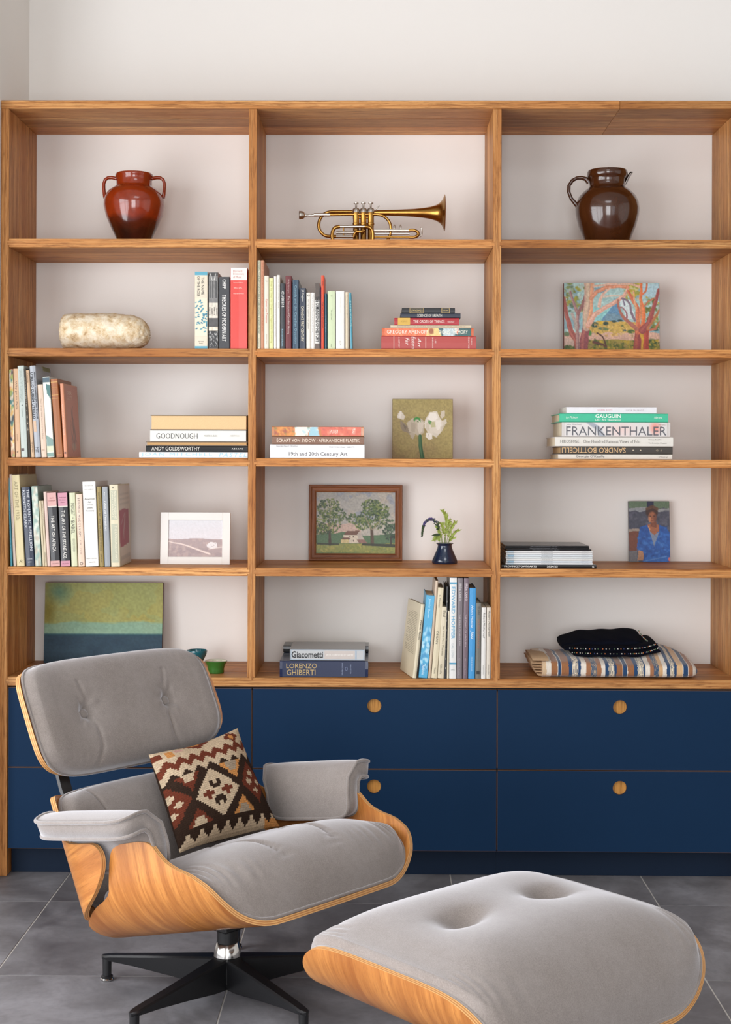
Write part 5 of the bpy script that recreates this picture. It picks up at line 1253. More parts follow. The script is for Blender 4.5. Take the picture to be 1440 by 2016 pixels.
c.stroke([(0.0, 0.57), (0.1, 0.61), (0.25, 0.64), (0.4, 0.71), (0.55, 0.79), (0.76, 0.9)], 0.02, (226, 200, 186), 1, 0.045); c.stroke([(0.74, 0.77), (0.98, 0.72)], 0.02, (220, 200, 188))
c.poly([(0.7, 0.66), (0.77, 0.59), (0.88, 0.6), (0.89, 0.73), (0.78, 0.76), (0.71, 0.72)], (222, 212, 210))
for x, y in ((0.78, 0.66), (0.83, 0.68), (0.86, 0.63), (0.8, 0.7)): c.dab(x, y, 0.012, 0.01, (130, 110, 110))
picture_plate('photograph', c.grain(0.1, 60).a, (fx - 0.002, 0.004, fz0 - 0.002), (w - 2 * fx + 0.004, 0, 0), (0, 0, h - fz0 - fz1 + 0.004), vcol_mat('photo_print', 0.4), ph_)
m, nt, p = nodemat('picture_glass')
p.inputs['Base Color'].default_value = (1, 1, 1, 1); p.inputs['Roughness'].default_value = 0.02; p.inputs['Alpha'].default_value = 0.12
nt.links.new(ramp(nt, noise(nt, objcoord(nt), 4), [(0, 0.02), (1, 0.03)]), p.inputs['Roughness'])
b = MB(); b.box(fx - 0.002, w - fx + 0.002, 0.0022, 0.0032, fz0 - 0.002, h - fz1 + 0.002); b.build('glass', m, ph_)
b = MB(); b.box(0.03, w - 0.03, 0.013, 0.0145, 0.0, h * 0.8); b.build('easel_back', wm, ph_)

# magazines
MG = 'magazines stacked on the fourth shelf'
z = SHELF[4] + 0.0005
z = stacked(z, 988.6, 1175, 1111.2, 1117.6, 1117, 'lowest magazine of the pile with a black spine and white capitals', '1e1e20', [('h', 'PROVINCETOWN ARTS', 0.025, 0.365, 0.25, 0.78, 'e8e6e2', {'weight': 0.01}), ('h', '2024/25', 0.475, 0.59, 0.25, 0.78, 'e8e6e2', {'weight': 0.01}), ('h', 'la', 0.955, 0.975, 0.25, 0.75, 'e8e6e2')], d=0.23, Y=0.03, hard=False, group=MG, name='magazine', cat='magazine', gloss=0.25)
tint = ['e9e9ea', 'e2e8ee', 'eeece8', 'e6eaea', 'e0e6ea', 'ecebea', 'e8e6e4']
names = ['lowest', 'second lowest', 'third', 'fourth', 'fifth', 'sixth', 'topmost']
for k in range(7):
    z = stacked(z, 996 + (k % 3) * 0.6, 1167.6 - (k % 2) * 0.8, 1080.6 + k * 4, 1084.5 + k * 4, 1108, 'white-spined magazine, %s of the white ones in the pile' % names[k], tint[k],
                [('h', 'PROVINCETOWN ARTS', 0.41, 0.54, 0.3, 0.75, '6a6a6e'), ('h', 'ANNUAL', 0.87, 0.96, 0.35, 0.7, '8a8a8e'), ('b', 0.1, 0.9, ('b8c8d4', '8fb4cc', 'd0d4d6')[k % 3], 0.02, 0.09)], d=0.21, Y=0.034 + 0.002 * (k % 2), hard=False, group=MG, name='magazine', cat='magazine', gloss=0.25)
for k, (x0, x1) in enumerate(((999, 1165), (993.6, 1161), (996, 1160))):
    z = stacked(z, x0, x1, 1070 + k * 3.6, 1073.5 + k * 3.6, 1082, ('black magazine, lowest of the three at the top of the pile', 'black magazine, middle one of the three at the top of the pile', 'black magazine lying topmost on the pile')[k], ('2a2a2c', '1a1a1c', '242426')[k],
                [('h', 'PROVINCETOWN ARTS', 0.3, 0.62, 0.3, 0.7, '6a6a6e')], d=0.21, Y=0.034 - 0.002 * k, hard=False, group=MG, name='magazine', cat='magazine', gloss=0.25)

# small blue vase with two cut stems
vase_m = M('navy_glaze', (16, 36, 62), 0.12, var=0.25, scale=30, coat=0.7)
VY = 0.215
vb = 904 + (FRONT_PY[4] - 904) * 4.44 / (4.44 + VY)
vase, s = pot('small_vase', 'small dark blue flared vase on the fourth shelf', 'vase', 876, 4, VY,
              [(24, vb), (25.4, vb - 2), (25.4, vb - 5), (24, vb - 9), (20.5, vb - 17), (16.5, vb - 26), (14.4, vb - 32), (14, vb - 35.5), (15, vb - 37.5), (17, vb - 38.5), (17.2, vb - 39.8), (16, vb - 40.3), (13.4, vb - 39), (12.6, vb - 36), (12.8, vb - 31), (18, vb - 18), (20, vb - 6)], vase_m)
vorg = Vector((vase.location.x, VY, vase.location.z + 0.004))
def vp(zx, zy, dy=0.0): return ((580 + zx / 4.235 - 876) * s, dy, (vb - (930 + zy / 4.235)) * s - 0.004)
stem_m = M('stem_green', (112, 130, 60), 0.6, var=0.2)
leaf_m = M('leaf_yellow_green', (150, 166, 74), 0.6, var=0.25, scale=60)
dleaf_m = M('leaf_dark_green', (56, 76, 48), 0.6, var=0.2)
purple_m = M('purple_floret', (74, 62, 120), 0.7, var=0.35, scale=200)
def blob(b, c, rx, ry, rz, n=6):
    vs = [(c[0], c[1], c[2] + rz)]
    for k in (1, 2):
        a = math.pi * k / 3
        for i in range(n):
            t = 2 * math.pi * i / n + k
            vs.append((c[0] + rx * math.sin(a) * math.cos(t), c[1] + ry * math.sin(a) * math.sin(t), c[2] + rz * math.cos(a)))
    vs.append((c[0], c[1], c[2] - rz))
    fs = [(0, 1 + i, 1 + (i + 1) % n) for i in range(n)] + [(1 + i, 1 + n + i, 1 + n + (i + 1) % n, 1 + (i + 1) % n) for i in range(n)] + [(2 * n + 1, 1 + n + (i + 1) % n, 1 + n + i) for i in range(n)]
    b.add(vs, fs)
def leaf(b, p, d, l, w, curl=0.0):
    p, d = Vector(p), Vector(d).normalized()
    sd = d.cross(Vector((0.3, -1, 0.2))).normalized(); nn = sd.cross(d)
    vs, fs = [], []
    for k in range(5):
        t = k / 4
        ww = w * math.sin(math.pi * (0.08 + 0.92 * t) ** 0.8) * 0.5 + 0.0002
        q = p + d * l * t + nn * (-curl * l * t * t)
        vs += [q - sd * ww, q + nn * ww * 0.3, q + sd * ww]
    for k in range(4):
        o = k * 3; fs += [(o, o + 1, o + 4, o + 3), (o + 1, o + 2, o + 5, o + 4)]
    b.add(vs, fs)
sp = thing('buddleia_spike', 'drooping purple flower spike arching out of the small vase', 'flower', vorg)
path = curve([vp(1245, 690, 0.0), vp(1235, 590, 0), vp(1215, 500, -0.004), vp(1185, 425, -0.008), vp(1135, 392, -0.01), vp(1092, 420, -0.01), vp(1070, 470, -0.01), vp(1062, 535, -0.01)], 10)
b = MB(); b.tube(path, 0.0011, 6); b.build('stem', stem_m, sp, smooth=60)
R = random.Random(3)
b, b2 = MB(), MB()
for i in range(24, len(path)):
    t = (i - 24) / (len(path) - 24)
    rad = 0.0062 * (1 - 0.72 * t) * min(1, (i - 22) / 8)
    for k in range(7):
        a = R.random() * 6.28
        q = path[i] + Vector((math.cos(a) * rad, math.sin(a) * rad, R.uniform(-rad, rad)))
        blob(b if 0.18 < t < 0.68 and R.random() < 0.8 else b2, q, 0.0018, 0.0018, 0.0018, 5)
o = b.build('florets', purple_m, sp, smooth=180); o['kind'] = 'stuff'
o = b2.build('buds', dleaf_m, sp, smooth=180); o['kind'] = 'stuff'
b = MB(); leaf(b, vp(1215, 520, -0.004), (-0.9, -0.2, -0.12), 0.032, 0.009, -0.2); leaf(b, vp(1205, 470, -0.006), (-0.6, -0.5, -0.2), 0.014, 0.007); leaf(b, vp(1195, 440, -0.006), (0.3, -0.3, 0.5), 0.012, 0.004)
b.build('leaves', dleaf_m, sp, smooth=180)
gs = thing('yellow_green_sprig', 'feathery yellow-green sprig standing in the small vase', 'flower', vorg)
R = random.Random(9)
stems = [[(1250, 690), (1255, 560), (1268, 430), (1262, 370), (1232, 322)], [(1262, 690), (1275, 560), (1310, 470), (1340, 420)], [(1268, 690), (1290, 570), (1335, 510), (1372, 488)], [(1240, 690), (1225, 570), (1205, 500), (1190, 455)], [(1255, 690), (1262, 540), (1290, 440), (1288, 405)], [(1240, 690), (1215, 590), (1185, 545), (1165, 568)], [(1258, 690), (1250, 540), (1235, 460), (1225, 430)], [(1262, 690), (1285, 590), (1330, 550)]]
bl = MB()
for k, st_ in enumerate(stems):
    dy = (k % 3 - 1) * 0.006
    pth = curve([vp(x, y, dy * i / len(st_)) for i, (x, y) in enumerate(st_)], 10)
    b = MB(); b.tube(pth, [0.001 - 0.0006 * i / len(pth) for i in range(len(pth))], 5); b.build('stem', stem_m, gs, smooth=60)
    for i in range(12, len(pth)):
        t = (pth[min(i + 1, len(pth) - 1)] - pth[i - 1]).normalized()
        for sg in (-1, 1):
            dd = t * 0.7 + Vector((sg * 0.7, R.uniform(-0.7, 0.5), R.uniform(-0.2, 0.3)))
            leaf(bl, pth[i], dd, R.uniform(0.006, 0.013), R.uniform(0.0022, 0.0036), R.uniform(-0.2, 0.3))
o = bl.build('leaflets', leaf_m, gs, smooth=180); o['kind'] = 'stuff'

# two bowls beside the chair back
teal_m = M('teal_glaze', (18, 92, 104), 0.12, var=0.2, coat=0.7)
green_m = M('green_glaze', (46, 104, 40), 0.12, var=0.25, coat=0.7)
cream_in = M('cream_glaze', (214, 204, 186), 0.25, var=0.06)
TB = 0.24; tb = 904 + (1337 - 904) * 4.44 / (4.44 + TB)
bowl, s = pot('teal_bowl', 'small teal glazed bowl half hidden behind the chair head', 'bowl', 388, 5, TB, [(10, tb), (11, tb - 3), (10, tb - 5), (14, tb - 14), (19, tb - 24), (20.5, tb - 30), (19.8, tb - 32), (18.5, tb - 30), (15, tb - 16), (6, tb - 8), (0.2, tb - 7)], teal_m)
GB = 0.1; gb = 904 + (1337 - 904) * 4.44 / (4.44 + GB)
bowl, s = pot('green_bowl', 'low flared green bowl with a cream inside on the worktop', 'bowl', 425.5, 5, GB, [(15.5, gb), (16.4, gb - 3), (16, gb - 8), (18, gb - 15), (21.8, gb - 22), (22.4, gb - 23.5), (21.6, gb - 24), (19.5, gb - 21)], green_m)
b = MB(); b.lathe([(a * s, (gb - y) * s) for a, y in [(21.2, gb - 23.6), (19.5, gb - 21), (14, gb - 13), (8, gb - 9), (0.2, gb - 8)]], 40, close=False); b.build('bowl_inside', cream_in, bowl, smooth=60)

# folded striped blanket
ST = [(225, 'cdaf8c'), (250, 'dcd2c4'), (281, '94603a'), (322, 'ddd4c6'), (326, '143c64'), (344, 'ddd4c6'), (348, '94603a'), (394, '143c64'), (418, 'X'), (455, '143c64'), (472, 'dcd2c4'), (505, '9c6844'), (536, 'Y'), (574, '9c6844'), (603, 'dcd2c4'), (629, '143c64'), (652, 'X'), (690, '143c64'), (703, '94603a'), (743, 'e2d8ca'), (747, '143c64'), (773, 'e2d8ca'), (777, '94603a'), (818, '143c64'), (840, 'X'), (880, '143c64'), (890, 'dcd2c4'), (920, '9c6844'), (944, 'Y'), (975, 'c99f70'), (1000, 'dcd2c4'), (1026, '143c64'), (1048, 'X'), (1075, '143c64'), (1091, 'd3ab7c'), (1130, 'dcd2c4'), (1134, '143c64'), (1165, 'e2d8ca'), (1169, '9c6844'), (1198, 'dcd2c4'), (1224, '143c64'), (1242, '143c64')]
BY = 0.016
bs = (BY - EYE.y) / FPX
bx0, bx1 = W(1069, 1334, BY).x, W(1378.5, 1334, BY).x
blk = thing('folded_blanket', 'folded handwoven blanket striped in blue, tan and cream on the worktop', 'blanket', (bx0, BY, SHELF[5] + 0.0006))
BL = bx1 - bx0
R = np.random.RandomState(2)
NU, NP = 340, 40
def smoothstep(a, b2, x):
    t = min(1, max(0, (x - a) / (b2 - a))); return t * t * (3 - 2 * t)
G, cols = [], []
DB = 0.27
for i in range(NU):
    u = i / (NU - 1)
    x = u * BL
    hf = 0.050 + 0.003 * math.sin(u * 9) + 0.004 * math.sin(u * 4 + 1)
    hb = 0.062 + 0.026 * smoothstep(0.55, 0.72, u) * (1 - smoothstep(0.78, 1.0, u)) - 0.004 * smoothstep(0.2, 0.4, u)
    endr = math.sqrt(max(0.0, 1 - max(0, (u - 0.93) / 0.07) ** 2))
    row = []
    for j in range(NP):
        a = 2 * math.pi * j / NP
        ca, sa = math.cos(a), math.sin(a)
        e1, e2 = 0.3, 0.55
        yy = DB / 2 - DB / 2 * (abs(ca) ** e1) * (1 if ca > 0 else -1)
        hh = hf + (hb - hf) * smoothstep(0.05, 0.6, yy / DB)
        zz = hh / 2 + hh / 2 * (abs(sa) ** e2) * (1 if sa > 0 else -1) * (0.35 + 0.65 * endr)
        if zz > hh / 2:
            zz += 0.0018 * math.sin(u * 31 + yy * 26) - (1 - endr) * 0.012
        yshift = 0.004 * math.sin(u * 14) * (1 if ca > 0 else 0)
        row.append((x + (0.012 * smoothstep(0.1, 0.9, 1 - yy / DB) - 0.012) * (1 - u), yy + yshift + (1 - endr) * (DB * 0.12) * ca, zz))
    G.append(row)
b = MB(); b.grid(G, wrap_v=True)
b.add([G[0][j] for j in range(NP)], [tuple(range(NP))]); b.add([G[-1][j] for j in range(NP)], [tuple(range(NP))])
o = b.build('woven_cloth', vcol_mat('woven_wool', 0.92, bmp=0.7, bscale=900, sheen=0.3), blk, smooth=60, fix=False)
me = o.data
bm = bmesh.new(); bm.from_mesh(me); bmesh.ops.recalc_face_normals(bm, faces=bm.faces); bm.to_mesh(me); bm.free()
fc = np.zeros((len(me.polygons), 3))
for k, pl in enumerate(me.polygons):
    cx_ = sum(me.vertices[v].co.x for v in pl.vertices) / len(pl.vertices) / BL
    zx = 225 + cx_ * 1015 + R.randn() * 0.5
    col = 'cdaf8c'
    for x0, cc in ST:
        if zx >= x0: col = cc
    if col == 'X': col = ('d2c4ac', 'b4a68e', '6c7078', 'ded2be')[R.randint(4)]
    if col == 'Y': col = ('3c5068', 'b09a80', '56606c', '2a4a6a')[R.randint(4)]
    fc[k] = np.array(lin(col)) * (0.92 + 0.14 * R.rand())
set_colors(me, fc, 'FACE')
edge_cloth = M('blanket_edge', (196, 164, 128), 0.9, var=0.2, scale=200, bmp=0.5, bscale=700)
for k in range(6):                                     # the folded layers fanning out at the left end
    z0 = 0.003 + k * 0.0098
    ext = (0.012, 0.02, 0.026, 0.031, 0.034, 0.03)[k]
    Gk = []
    for i in range(9):
        t = i / 8
        Gk.append([(-ext * (1 - t) ** 0.7 * (1 if (j % 16) < 8 else 0.96) + 0.02 * t, 0.008 + (DB - 0.03) * q, z0 + 0.0045 + 0.0042 * math.sin(2 * math.pi * j / 16) + 0.002 * math.sin(q * 20 + k)) for j, q in [(jj, 0.5 - 0.5 * math.copysign(abs(math.cos(2 * math.pi * jj / 16)) ** 0.4, math.cos(2 * math.pi * jj / 16))) for jj in range(16)]])
    b = MB(); b.grid(Gk, wrap_v=True); b.add(Gk[0], [tuple(range(16))]); b.add(Gk[-1], [tuple(range(16))])
    b.build('fold', edge_cloth, blk, smooth=60)

# dark blue folded textile with bead edging on top of the blanket
navy_m = M('navy_cloth', (7, 9, 20), 0.95, var=0.25, scale=30, bmp=0.3, bscale=500, spec=0.1)
NY = 0.075
nx0, nx1 = W(1111, 1300, NY).x, W(1301, 1300, NY).x
nz = SHELF[5] + 0.0006 + 0.0575
nav = thing('beaded_textile', 'folded dark navy textile edged with tiny coloured beads, lying on the blanket', 'textile', (nx0, NY, nz))
NL = nx1 - nx0
def slab(name, x0, x1, d0, d1, zl, ht, mat, n=40, m2=32):
    G = []
    for i in range(n):
        u = i / (n - 1)
        er = (1 - abs(2 * u - 1) ** 14) ** 0.5
        row = []
        for j in range(m2):
            a = 2 * math.pi * j / m2
            ca, sa = math.cos(a), math.sin(a)
            q = 0.5 - 0.5 * abs(ca) ** 0.35 * (1 if ca > 0 else -1)
            yy = d0(u) + (d1(u) - d0(u)) * q
            hh = ht(u, q)
            zz = zl(u) + hh / 2 + hh / 2 * abs(sa) ** 0.6 * (1 if sa > 0 else -1) * max(0.45, er) + 0.0012 * math.sin(u * 23 + q * 9)
            row.append((x0 + (x1 - x0) * u, yy, zz))
        G.append(row)
    b = MB(); b.grid(G, wrap_v=True); b.add(G[0], [tuple(range(m2))]); b.add(G[-1], [tuple(range(m2))])
    return b.build(name, mat, nav, smooth=60)
sag = lambda u: 0.012 * smoothstep(0.72, 1.0, u)
slab('fold', 0.03, NL, lambda u: 0.0, lambda u: 0.17, lambda u: sag(u) - 0.012 * (1 - smoothstep(0, 0.1, u)) * 0, lambda u, q: 0.018 + 0.012 * q, navy_m)
slab('fold', 0.004, NL * 0.985, lambda u: 0.014, lambda u: 0.175, lambda u: 0.014 + sag(u), lambda u, q: 0.018 + 0.016 * q, navy_m)
slab('fold', 0.0, NL * 0.86, lambda u: 0.05, lambda u: 0.18, lambda u: 0.028 - 0.012 * (1 - smoothstep(0, 0.3, u)), lambda u, q: 0.02 + 0.034 * q * (0.6 + 0.4 * u), navy_m)
bead = MB(); bc = []
bcols = [lin('e8e4dc'), lin('c8723a'), lin('4a6a44'), lin('8a8478'), lin('2a3a6a')]
R = random.Random(4)
def beads(pts, n):
    P = curve(pts, 20)
    for k in range(n):
        q = P[int(k / (n - 1) * (len(P) - 1))]
        f0 = len(bead.f); blob(bead, q, 0.0021, 0.0021, 0.0021, 6)
        bc.extend([bcols[(0, 2, 1, 0, 3, 2, 0, 1, 4)[k % 9]]] * (len(bead.f) - f0))
zb = 0.0
beads([(0.026, -0.002, 0.016), (0.1, -0.003, 0.013), (0.2, -0.003, 0.013), (NL * 0.82, -0.003, 0.016), (NL * 0.97, -0.001, 0.03)], 34)
beads([(0.02, 0.011, 0.028), (0.1, 0.011, 0.026), (0.2, 0.011, 0.027), (NL * 0.84, 0.011, 0.031), (NL * 0.975, 0.014, 0.043)], 36)
beads([(NL * 0.86, 0.15, 0.07), (NL * 0.875, 0.1, 0.055), (NL * 0.9, 0.06, 0.046)], 16)
o = bead.build('bead_edging', vcol_mat('glass_beads', 0.3), nav, smooth=180, fix=False); o['kind'] = 'stuff'
set_colors(o.data, np.array(bc), 'FACE')
# ------------------------------------------------------------------ lounge chair, ottoman, cushion
def uv_veneer(name, light, ring=26.0):
    """bent plywood face veneer, grain running round the bend (u of the UV map, in metres)"""
    m, nt, p = nodemat(name)
    uvn = N(nt, 'ShaderNodeUVMap')
    mp = N(nt, 'ShaderNodeMapping'); mp.inputs['Scale'].default_value = (0.07, 1, 1)
    nt.links.new(uvn.outputs[0], mp.inputs['Vector'])
    v = mp.outputs[0]
    big = noise(nt, v, 22, 3, 0.5, 0.5); mid = noise(nt, v, 70, 3, 0.6); fine = noise(nt, v, 420, 4, 0.7)
    a, b_, c_ = (lin(h) for h in light)
    base = ramp(nt, big, [(0.32, b_), (0.5, tuple((x + y) / 2 for x, y in zip(a, b_))), (0.68, a)])
    base = mix_rgb(nt, ramp(nt, mid, [(0.45, 0.0), (0.64, 0.65)]), base, b_)
    base = mix_rgb(nt, ramp(nt, fine, [(0.5, 0.0), (0.72, 0.5)]), base, c_)
    nt.links.new(base, p.inputs['Base Color'])
    p.inputs['Roughness'].default_value = 0.33
    p.inputs['Coat Weight'].default_value = 0.15
    p.inputs['Coat Roughness'].default_value = 0.2
    return m
veneer = uv_veneer('walnut_veneer', ('cd8a46', '9a5a24', '643510'))
ply_a = M('ply_light', (214, 164, 104), 0.55, var=0.12, scale=120)
ply_b = M('ply_dark', (176, 118, 66), 0.55, var=0.12, scale=120)

m, nt, p = nodemat('grey_mohair')
v = objcoord(nt)
n1, n2, n3 = noise(nt, v, 6, 3), noise(nt, v, 420, 4, 0.75), noise(nt, v, 60, 3)
c = ramp(nt, n2, [(0.3, lin('70665f')), (0.7, lin('8f8680'))])
c = mix_rgb(nt, ramp(nt, n1, [(0.35, 0.0), (0.7, 0.3)]), c, lin('9c9592'))
c = mix_rgb(nt, ramp(nt, n3, [(0.4, 0.0), (0.75, 0.2)]), c, lin('675e59'))
nt.links.new(c, p.inputs['Base Color'])
p.inputs['Roughness'].default_value = 0.9
p.inputs['Specular IOR Level'].default_value = 0.15
p.inputs['Sheen Weight'].default_value = 0.8
p.inputs['Sheen Roughness'].default_value = 0.45
p.inputs['Sheen Tint'].default_value = (0.95, 0.95, 1.0, 1)
bump(nt, p, n2, 0.25, 0.0012)
mohair = m
black_metal = M('black_metal', (20, 20, 22), 0.38, 0.0, var=0.15, scale=40, bmp=0.08, bscale=300)
chrome = M('polished_aluminium', (205, 203, 200), 0.12, 1.0, var=0.05)

def bend(a, r, thm):
    """unrolled distance across the sheet -> (sideways, rise, inward normal)"""
    def f(u):
        au, sg = abs(u), (1 if u >= 0 else -1)
        if au <= a: return sg * au, 0.0, 0.0, 1.0
        th = min((au - a) / r, thm)
        y, n_ = a + r * math.sin(th), r * (1 - math.cos(th))
        ex = au - a - r * th
        y += ex * math.cos(th); n_ += ex * math.sin(th)
        return sg * y, n_, -sg * math.sin(th), math.cos(th)
    return f
def frame_map(bf, o, ax_v, ax_n):
    """sheet (u, v) and height h above its outer face -> point; ax_v, ax_n are (forward, up) directions"""
    def f(u, v, h=0.0):
        y, n_, ny, nn = bf(u)
        y += h * ny; n_ += h * nn
        return Vector((o[0] + v * ax_v[0] + n_ * ax_n[0], y, o[1] + v * ax_v[1] + n_ * ax_n[1]))
    return f
def interp(tab, x):
    for (x0, y0), (x1, y1) in zip(tab, tab[1:]):
        if x <= x1:
            t = (x - x0) / (x1 - x0) if x1 > x0 else 0
            t = min(1, max(0, t))
            return y0 + (y1 - y0) * t
    return tab[-1][1]
def smooth_tab(tab, n=9):
    """round off a table of (x, y) by sampling a Catmull-Rom curve through it"""
    pts = curve([(a, b_, 0) for a, b_ in tab], n)
    return [(q.x, q.y) for q in pts]

def shell(name, rows, fmap, thick, parent, plies=5):
    """bent plywood sheet: rows of (u, v); outer and inner veneer plus the layered edge"""
    nu, nv = len(rows), len(rows[0])
    vs, uvs, fs, mi = [], [], [], []
    for h in (0.0, thick):
        for r_ in rows:
            for (u, v) in r_:
                vs.append(fmap(u, v, h)); uvs.append((u, v))
    def id_(i, j, k): return k * nu * nv + i * nv + j
    for k in (0, 1):
        for i in range(nu - 1):
            for j in range(nv - 1):
                q = (id_(i, j, k), id_(i + 1, j, k), id_(i + 1, j + 1, k), id_(i, j + 1, k))
                fs.append(q if k else q[::-1]); mi.append(0)
    loop = [(i, 0) for i in range(nu)] + [(nu - 1, j) for j in range(1, nv)] + [(i, nv - 1) for i in range(nu - 2, -1, -1)] + [(0, j) for j in range(nv - 2, 0, -1)]
    base = len(vs)
    for k in range(plies + 1):
        for (i, j) in loop:
            u, v = rows[i][j]
            vs.append(fmap(u, v, thick * k / plies)); uvs.append((u, v))
    L = len(loop)
    for k in range(plies):
        for q in range(L):
            fs.append((base + k * L + q, base + k * L + (q + 1) % L, base + (k + 1) * L + (q + 1) % L, base + (k + 1) * L + q)); mi.append(1 + k % 2)
    me = bpy.data.meshes.new(name)
    me.from_pydata([tuple(x) for x in vs], [], fs)
    bm = bmesh.new(); bm.from_mesh(me); bmesh.ops.recalc_face_normals(bm, faces=bm.faces); bm.to_mesh(me); bm.free()
    for mm in (veneer, ply_a, ply_b): me.materials.append(mm)
    me.polygons.foreach_set('material_index', mi)
    lay = me.uv_layers.new(name='UVMap')
    for l in me.loops: lay.data[l.index].uv = uvs[l.vertex_index]
    me.shade_smooth(); me.set_sharp_from_angle(angle=math.radians(45))
    return link(name, me, None, parent)

def sup(t, e):
    c_, s_ = math.cos(t), math.sin(t)
    return math.copysign(abs(c_) ** e, c_), math.copysign(abs(s_) ** e, s_)

def seg_dist(x, y, pts):
    best = 9
    for (x0, y0), (x1, y1) in zip(pts, pts[1:]):
        L = (x1 - x0) ** 2 + (y1 - y0) ** 2 + 1e-12
        t = min(1, max(0, ((x - x0) * (x1 - x0) + (y - y0) * (y1 - y0)) / L))
        best = min(best, math.hypot(x - x0 - t * (x1 - x0), y - y0 - t * (y1 - y0)))
    return best

def cushion(name, outline, c0, top, under, parent, rings=46, n=160, pipe=None, mat=None):
    """padded cushion over a star-shaped outline; top / under give points for (u, v, rho)"""
    mat = mat or mohair
    T_, U_ = [], []
    for k in range(1, rings + 1):
        rho = (k / rings) ** 0.8
        T_.append([(c0[0] + (outline(2 * math.pi * i / n)[0] - c0[0]) * rho, c0[1] + (outline(2 * math.pi * i / n)[1] - c0[1]) * rho, rho) for i in range(n)])
    vs = [top(c0[0], c0[1], 0.0)] + [top(*q) for row in T_ for q in row]
    fs = [(0, 1 + i, 1 + (i + 1) % n) for i in range(n)]
    for k in range(rings - 1):
        o = 1 + k * n
        fs += [(o + i, o + n + i, o + n + (i + 1) % n, o + (i + 1) % n) for i in range(n)]
    last = 1 + (rings - 1) * n
    ub = len(vs)
    vs += [under(*q) for q in T_[-1]] + [under(c0[0], c0[1], 0)]
    fs += [(last + i, ub + i, ub + (i + 1) % n, last + (i + 1) % n) for i in range(n)]
    fs += [(ub + n, ub + (i + 1) % n, ub + i) for i in range(n)]
    o_ = MB().add(vs, fs).build(name, mat, parent, smooth=180)
    if pipe:
        r_, lift = pipe
        path = []
        for i in range(n):
            u, v = outline(2 * math.pi * i / n)
            a, b_ = Vector(top(u, v, 1.0)), Vector(under(u, v, 1.0))
            path.append(b_ + (a - b_) * lift)
        MB().tube(path, r_, 8, closed=True).build('piping', mat, o_, smooth=180)
    return o_

CH = thing('lounge_chair', 'grey upholstered lounge chair in bent walnut plywood on a black star base', 'lounge chair', (-0.366, -0.965, 0), (0, 0, -math.radians(41)))
TAU = math.radians(15.5)
TA = math.radians(10)
TH = 0.0115
# ---- seat
SB = bend(0.185, 0.16, math.pi / 2 * 0.98)
SM = frame_map(SB, (0.0, 0.196), (math.cos(TAU), math.sin(TAU)), (-math.sin(TAU), math.cos(TAU)))
sf_t = smooth_tab([(0, .385), (.15, .382), (.22, .374), (.27, .367), (.30, .363), (.33, .359), (.364, .348), (.385, .336), (.40, .320), (.42, .292), (.436, .254), (.455, .222), (.475, .203), (.493, .188), (.502, .170), (.506, .140)])
sb_t = smooth_tab([(0, -.135), (.18, -.138), (.252, -.150), (.30, -.150), (.325, -.138), (.345, -.110), (.36, -.086), (.373, -.058), (.385, -.024), (.40, .002), (.42, .012), (.436, .018), (.469, .030), (.49, .042), (.50, .055), (.506, .080)])
us = [0.506 * math.sin(math.pi / 2 * k / 44) for k in range(-44, 45)]
rows = [[(u, interp(sb_t, abs(u)) + (interp(sf_t, abs(u)) - interp(sb_t, abs(u))) * j / 26) for j in range(27)] for u in us]
shell('seat_shell', rows, SM, TH, CH)
A_, B_, VC = 0.396, 0.252, 0.126
def seat_out(t):
    a, b_ = sup(t, 0.5)
    return A_ * a, VC + B_ * b_
crs = [[(-0.10, 0.02), (-0.11, 0.12), (-0.105, 0.22), (-0.09, 0.33)], [(0.10, 0.02), (0.105, 0.12), (0.10, 0.22), (0.08, 0.33)]]
def seat_top(u, v, rho):
    q = SM(u, v, TH + 0.004)
    y, n_, _, _ = SB(u)
    g = max(0.0, 1 - rho ** 3.2) ** 0.52
    hc = 0.152 + 0.014 * math.exp(-((v - 0.22) / 0.12) ** 2)
    lift = max(0.006, hc - n_ - TH) * g + 0.016 * min(1, (1 - rho) * 40) * 1.0
    for cr in crs: lift -= 0.009 * math.exp(-(seg_dist(u, v, cr) / 0.006) ** 2) * g
    for sx in (-1, 1): lift -= 0.03 * math.exp(-(((u - sx * 0.1) / 0.05) ** 2 + ((v - 0.02) / 0.05) ** 2))
    if v > 0.2: lift += 0.003 * math.sin(u * 190 + 2 * math.sin(u * 40)) * math.exp(-((rho - 0.86) / 0.1) ** 2)
    d_ = Vector((-math.sin(TAU) + 0.10 * g * (1 if v > VC else 0), 0, math.cos(TAU)))
    q = q + d_ * lift
    q.y *= 1 - 0.035 * g * min(1, n_ / 0.05)
    return q
cushion('seat_cushion', seat_out, (0, VC), seat_top, lambda u, v, r_: SM(u, v, TH + 0.0005), CH, rings=60, n=220, pipe=(0.0036, 0.9))

